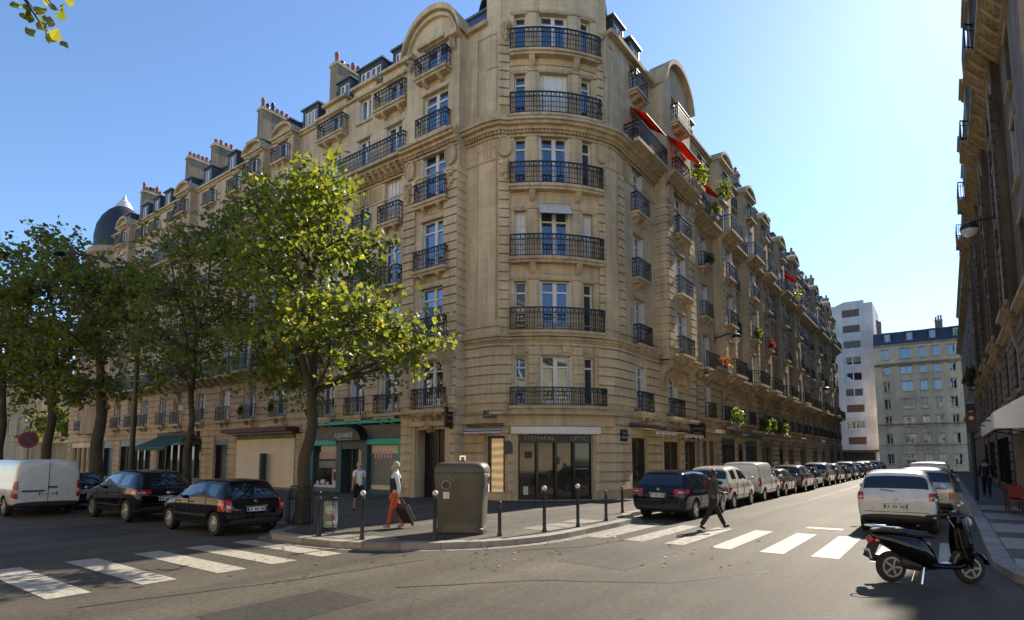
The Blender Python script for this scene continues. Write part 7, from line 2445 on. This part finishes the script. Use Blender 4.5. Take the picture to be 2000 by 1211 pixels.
b.lathe((X0, Y0, KERB + 0.97), [(0.22, 0), (0.2, 0.03), (0.05, 0.05)], 16, 'iron'); b.build('ring_frame', lb)
b = MB(); b.lathe((X0, Y0, KERB), [(0.2, 0.14), (0.24, 0.3), (0.235, 0.6), (0.22, 0.92)], 20, 'plastic_film'); b.build('bag', lb, smooth=True)
b = MB(); lump(b, (X0, Y0, KERB + 0.42), 0.17, 0.17, 0.14, 'cloth_red', 3, rough=0.5); lump(b, (X0 - 0.03, Y0 - 0.03, KERB + 0.62), 0.15, 0.15, 0.12, 'hoarding', 5, rough=0.6); lump(b, (X0, Y0, KERB + 0.26), 0.16, 0.16, 0.1, 'grey_canvas', 8, rough=0.5)
b.build('rubbish', lb, smooth=True)
lb.scale = (0.74, 0.74, 0.86)

# avenue lamp post with curved arm
lp = tag(empty('street_lamp', (9.9, 26.2, KERB)), 'tall black lamp post among the avenue trees with a long curved arm', 'street lamp')
b = MB(); b.lathe((9.9, 26.2, KERB), [(0.16, 0), (0.16, 0.9), (0.12, 1.0), (0.105, 1.2), (0.085, 6), (0.07, 8.9), (0.05, 9.0)], 14, 'iron'); b.build('post', lp, smooth=True)
b = MB(); b.tube([(9.9, 26.2, 8.7), (9.75, 26.5, 9.2), (9.2, 27.2, 9.9), (8.6, 28.0, 10.3), (8.0, 28.7, 10.4)], [0.06, 0.055, 0.05, 0.045, 0.04], 10, 'iron'); b.build('arm', lp, smooth=True)
b = MB(); lump(b, (7.8, 28.95, 10.36), 0.22, 0.3, 0.1, 'iron', rough=0, n=12); b.build('lamp_head', lp, smooth=True)


def wall_lamp(label, x, yw, y, z, r):
    o = tag(empty('wall_lamp', (x, yw, z)), label, 'street lamp', 'globe lamps on wall arms')
    b = MB(); b.tube([(x, yw, z + 0.15), (x, (yw + y) / 2, z + 0.32), (x, y, z + 0.3)], 0.04, 8, 'iron'); b.bar((x, yw, z - 0.1), (x, yw, z + 0.4), 0.1, 'iron'); b.tube([(x, y, z + 0.34), (x, y, z + r * 0.7)], 0.03, 6, 'iron'); b.build('bracket_arm', o, smooth=True)
    b = MB(); b.lathe((x, y, z), [(r * 0.2, r * 1.05), (r * 0.8, r * 0.75), (r * 1.04, r * 0.15), (r * 1.02, 0.0)], 20, 'iron'); b.build('lamp_hood', o, smooth=True)
    b = MB(); b.lathe((x, y, z), [(r * 0.99, -0.01), (r * 0.93, -r * 0.35), (r * 0.7, -r * 0.7), (r * 0.35, -r * 0.92), (0.02, -r)], 20, 'lamp_globe'); b.build('lamp_globe', o, smooth=True)


wall_lamp('bright globe lamp on a wall arm above the flowered side street balcony', 39.0, 12.0, 10.6, 9.75, 0.3)
wall_lamp('small distant globe lamp on a wall arm far along the side street', 74.0, 12.0, 10.5, 9.6, 0.35)
wall_lamp('dark-hooded globe lamp on the right-hand facade against the sky', 28.65, -2.6, -1.2, 10.9, 0.3)
wall_lamp('globe lamp beside the corner bay of the side street', 35.2, 12.0, 11.4, 7.0, 0.16)

# signs
def blade(label, F, s, d, z, w_, h, lines):
    o = tag(empty('hanging_sign', F.P(s, d, z)), label, 'sign', 'black shop signs hung out from the wall')
    b = MB(); fbox(b, F, s - 0.05, s + 0.05, d + 0.12, d + 0.12 + w_, z, z + h, 'black_paint', nocut=True); fbox(b, F, s - 0.015, s + 0.015, d, d + 0.12 + w_, z + h, z + h + 0.05, 'iron', nocut=True); fbox(b, F, s - 0.015, s + 0.015, d, d + 0.12 + w_ * 0.3, z - 0.05, z, 'iron', nocut=True)
    pn = b.build('panel', o)
    mid = F.P(s, d + 0.12 + w_ / 2, 0)
    t = (F.P(s + 0.05, d, 0) - F.P(s - 0.05, d, 0)).normalized(); nn_ = Vector((t.y, -t.x, 0))
    for sg in (-1, 1):
        xx = nn_ * (1 if sg < 0 else -1); up = Vector((0, 0, 1)); zz = xx.cross(up)
        for k, (tx, sz) in enumerate(lines):
            mw_ = Matrix.Identity(4)
            c = mid + zz * 0.053 + Vector((0, 0, z + h * (0.66 - 0.34 * k)))
            for i in range(3): mw_[i][0] = xx[i]; mw_[i][1] = up[i]; mw_[i][2] = zz[i]; mw_[i][3] = c[i]
            text_mesh(tx, sz, 'letter_steel', mw_, pn, sx=0.9)


blade('black sign hanging left of the small grey awning, by the entrance', FA, sL(17.0), 0.62, 3.3, 0.5, 0.85, (('STEMARAL', 0.105), ('OPTIC', 0.125)))
blade('black sign hanging by the second pale awning on the side street', FA, sR(33.4), 0.05, 3.1, 0.85, 0.8, (('STEMARAL', 0.17), ('OPTIC', 0.2)))


def plaque(label, F, s, z, w_, h, m, rows, d=0.06):
    o = tag(empty('street_sign', F.P(s, d, z)), label, 'sign', 'street name plaques on the corner building')
    b = MB(); fbox(b, F, s - w_ / 2, s + w_ / 2, d, d + 0.025, z, z + h, m, nocut=True)
    fbox(b, F, s - w_ / 2 - 0.02, s + w_ / 2 + 0.02, d, d + 0.018, z - 0.02, z + h + 0.02, 'plaque_green', nocut=True)
    b.build('panel', o)
    b = MB()
    for zz, hw_, n_ in rows:
        for k in range(n_):
            a = s - hw_ + 2 * hw_ * k / n_
            fbox(b, F, a, a + 2 * hw_ / n_ * 0.7, d + 0.026, d + 0.03, z + zz * h, z + zz * h + h * 0.17, 'letter_steel', nocut=True)
    b.build('worn_lettering', o)


plaque('small dark blue street plaque high on the corner, over the grey awning', FA, sC(-2.95), 3.72, 0.75, 0.3, 'sign_blue', ((0.58, 0.2, 5), (0.2, 0.28, 8)), 0.24)
plaque('dark blue street plaque right of the optician window', FA, sR(24.75), 2.75, 0.62, 0.5, 'sign_blue', ((0.6, 0.12, 3), (0.22, 0.26, 9)), 0.125)
pl = tag(empty('building_plaque', FA.P(sC(-2.32), 0.07, 2.3)), 'dark arched plaque beside the narrow shop window', 'sign')
b = MB(); fbox(b, FA, sC(-2.5), sC(-2.1), 0.1, 0.145, 2.15, 2.5, 'plaque_green', nocut=True); b.build('panel', pl)
b = MB(); arch_fill(b, FA, sC(-2.3), 0.19, 2.502, 0.22, 0.1, 0.142, 'plaque_green'); b.build('arched_top', pl)
b = MB()
for zz, n_ in ((2.24, 7), (2.36, 5)):
    for k in range(n_): fbox(b, FA, sC(-2.45) + k * 0.045, sC(-2.45) + k * 0.045 + 0.03, 0.146, 0.15, zz, zz + 0.05, 'letter_steel', nocut=True)
b.build('worn_lettering', pl)
# round road sign at left
rs = tag(empty('road_sign', (9.6, 38.2, KERB)), 'round no parking sign on a pole between the leftmost trees', 'road sign')
b = MB(); b.tube([(9.6, 38.2, KERB), (9.6, 38.2, 3.6)], 0.04, 8, 'zinc'); b.build('pole', rs)
axm = Matrix(((0, 0, -0.25), (1, 0, 0), (0, 1, 0)))
vd = (Vector((0, 0, 0)) - Vector((9.6, 38.2, 0))).normalized()
ax3 = Matrix((vd.cross(Vector((0, 0, 1))), Vector((0, 0, 1)), vd)).transposed()
ax3 = Matrix((Vector((0, 0, 1)).cross(vd), Vector((0, 0, 1)), vd)).transposed()
c = Vector((9.6, 38.2, 2.9)) + vd * 0.06
b = MB(); b.lathe(c, [(0.43, -0.01), (0.43, 0.01)], 28, 'road_sign_red', ax3); b.lathe(c, [(0.31, 0.0), (0.31, 0.016)], 28, 'road_sign_blue', ax3)
b.obox(Matrix.Translation(c + vd * 0.02) @ ax3.to_4x4() @ Matrix.Rotation(R(-45), 4, 'Z'), 0.62, 0.1, 0.008, 'road_sign_red'); b.build('sign_disc', rs)
# flag on the far building
fl = tag(empty('flag', (21.2, 82.8, 5.5)), 'small blue, white and red flag on the pale far building', 'flag')
b = MB(); b.bar((21.4, 82.95, 5.3), (21.0, 81.9, 6.9), 0.05, 'white_paint'); b.build('pole', fl)
b = MB()
for k, m_ in enumerate(('flag_blue', 'white_paint', 'flag_red')):
    for q in range(4):
        zz = 6.6 - q * 0.28; off_ = 0.05 * math.sin(q * 1.7 + k)
        b.box(20.65 + k * 0.2 + off_, 20.85 + k * 0.2 + off_, 81.85 + 0.03 * q, 81.88 + 0.03 * q, zz - 0.28, zz, m_)
b.build('cloth', fl)
# café front on the right pavement
cf = tag(empty('cafe_canopy', (29, -2.3, 2.6)), 'pale sloping café canopy on the right-hand facade', 'canopy')
b = MB()
for x0, x1, yf, zf in ((23.0, 31.5, -1.2, 3.35),):
    A_ = [(x0, -2.55, 4.2), (x0, yf, zf), (x0, yf, zf - 0.5), (x0, yf - 0.05, zf - 0.5), (x0, yf - 0.05, zf - 0.06), (x0, -2.55, 4.12)]
    b.extr(A_, [(x1, q[1], q[2]) for q in A_], 'white_canvas')
    b.extr([(x0 - 0.03, -2.55, 4.1), (x0 - 0.03, yf, zf - 0.02), (x0 - 0.03, yf, zf - 0.5), (x0 - 0.03, -2.55, zf - 0.5)], [(x0 - 0.001, -2.55, 4.1), (x0 - 0.001, yf, zf - 0.02), (x0 - 0.001, yf, zf - 0.5), (x0 - 0.001, -2.55, zf - 0.5)], 'white_canvas')
b.build('cloth', cf)
b = MB()
for x in (24.5, 28, 31.5): b.bar((x, -2.3, 3.95), (x, -0.98, 3.22), 0.05, 'iron'); b.bar((x, -2.3, 2.9), (x, -0.98, 3.2), 0.04, 'iron')
b.build('canopy_arm', cf)
for i, x in enumerate((25.2, 26.2, 27.4)):
    ch = tag(empty('cafe_chair', (x, -1.75, KERB)), 'red café chair under the pale canopy, %s from the photo edge' % ('first', 'second', 'third')[i], 'chair', 'red café chairs under the canopy')
    b = MB(); b.box(x - 0.21, x + 0.21, -1.96, -1.54, KERB + 0.44, KERB + 0.48, 'red_seat'); b.build('seat', ch)
    b = MB(); b.box(x + 0.18, x + 0.22, -1.95, -1.55, KERB + 0.55, KERB + 0.9, 'red_seat'); b.build('backrest', ch)
    for sx in (-0.18, 0.18):
        for sy in (-0.18, 0.18):
            b = MB(); b.bar((x + sx, -1.75 + sy, KERB), (x + sx, -1.75 + sy, KERB + (0.9 if sx > 0 else 0.44)), 0.025, 'dark_bronze'); b.build('leg', ch)
# traffic light post by the right kerb
tl_ = tag(empty('traffic_light', (33, -0.95, KERB)), 'dark traffic light seen edge-on by the right kerb', 'traffic light')
b = MB(); b.tube([(33, -0.95, KERB), (33, -0.95, 4.2)], 0.07, 10, 'iron'); b.build('post', tl_)
b = MB(); b.box(32.8, 33.2, -1.12, -0.78, 3.1, 4.3, 'iron'); b.bar((32.75, -0.95, 4.25), (32.5, -0.95, 4.2), 0.3, 'iron'); b.build('signal_head', tl_)
b = MB()
for k, mm in enumerate(('lamp_red', 'lamp_orange', 'plaque_green')):
    b.lathe((32.8, -0.95, 4.05 - 0.33 * k), [(0.1, -0.01), (0.09, 0.02)], 14, mm, Matrix(((0, 0, -1), (0, 1, 0), (1, 0, 0))))
b.build('signal_lens', tl_)
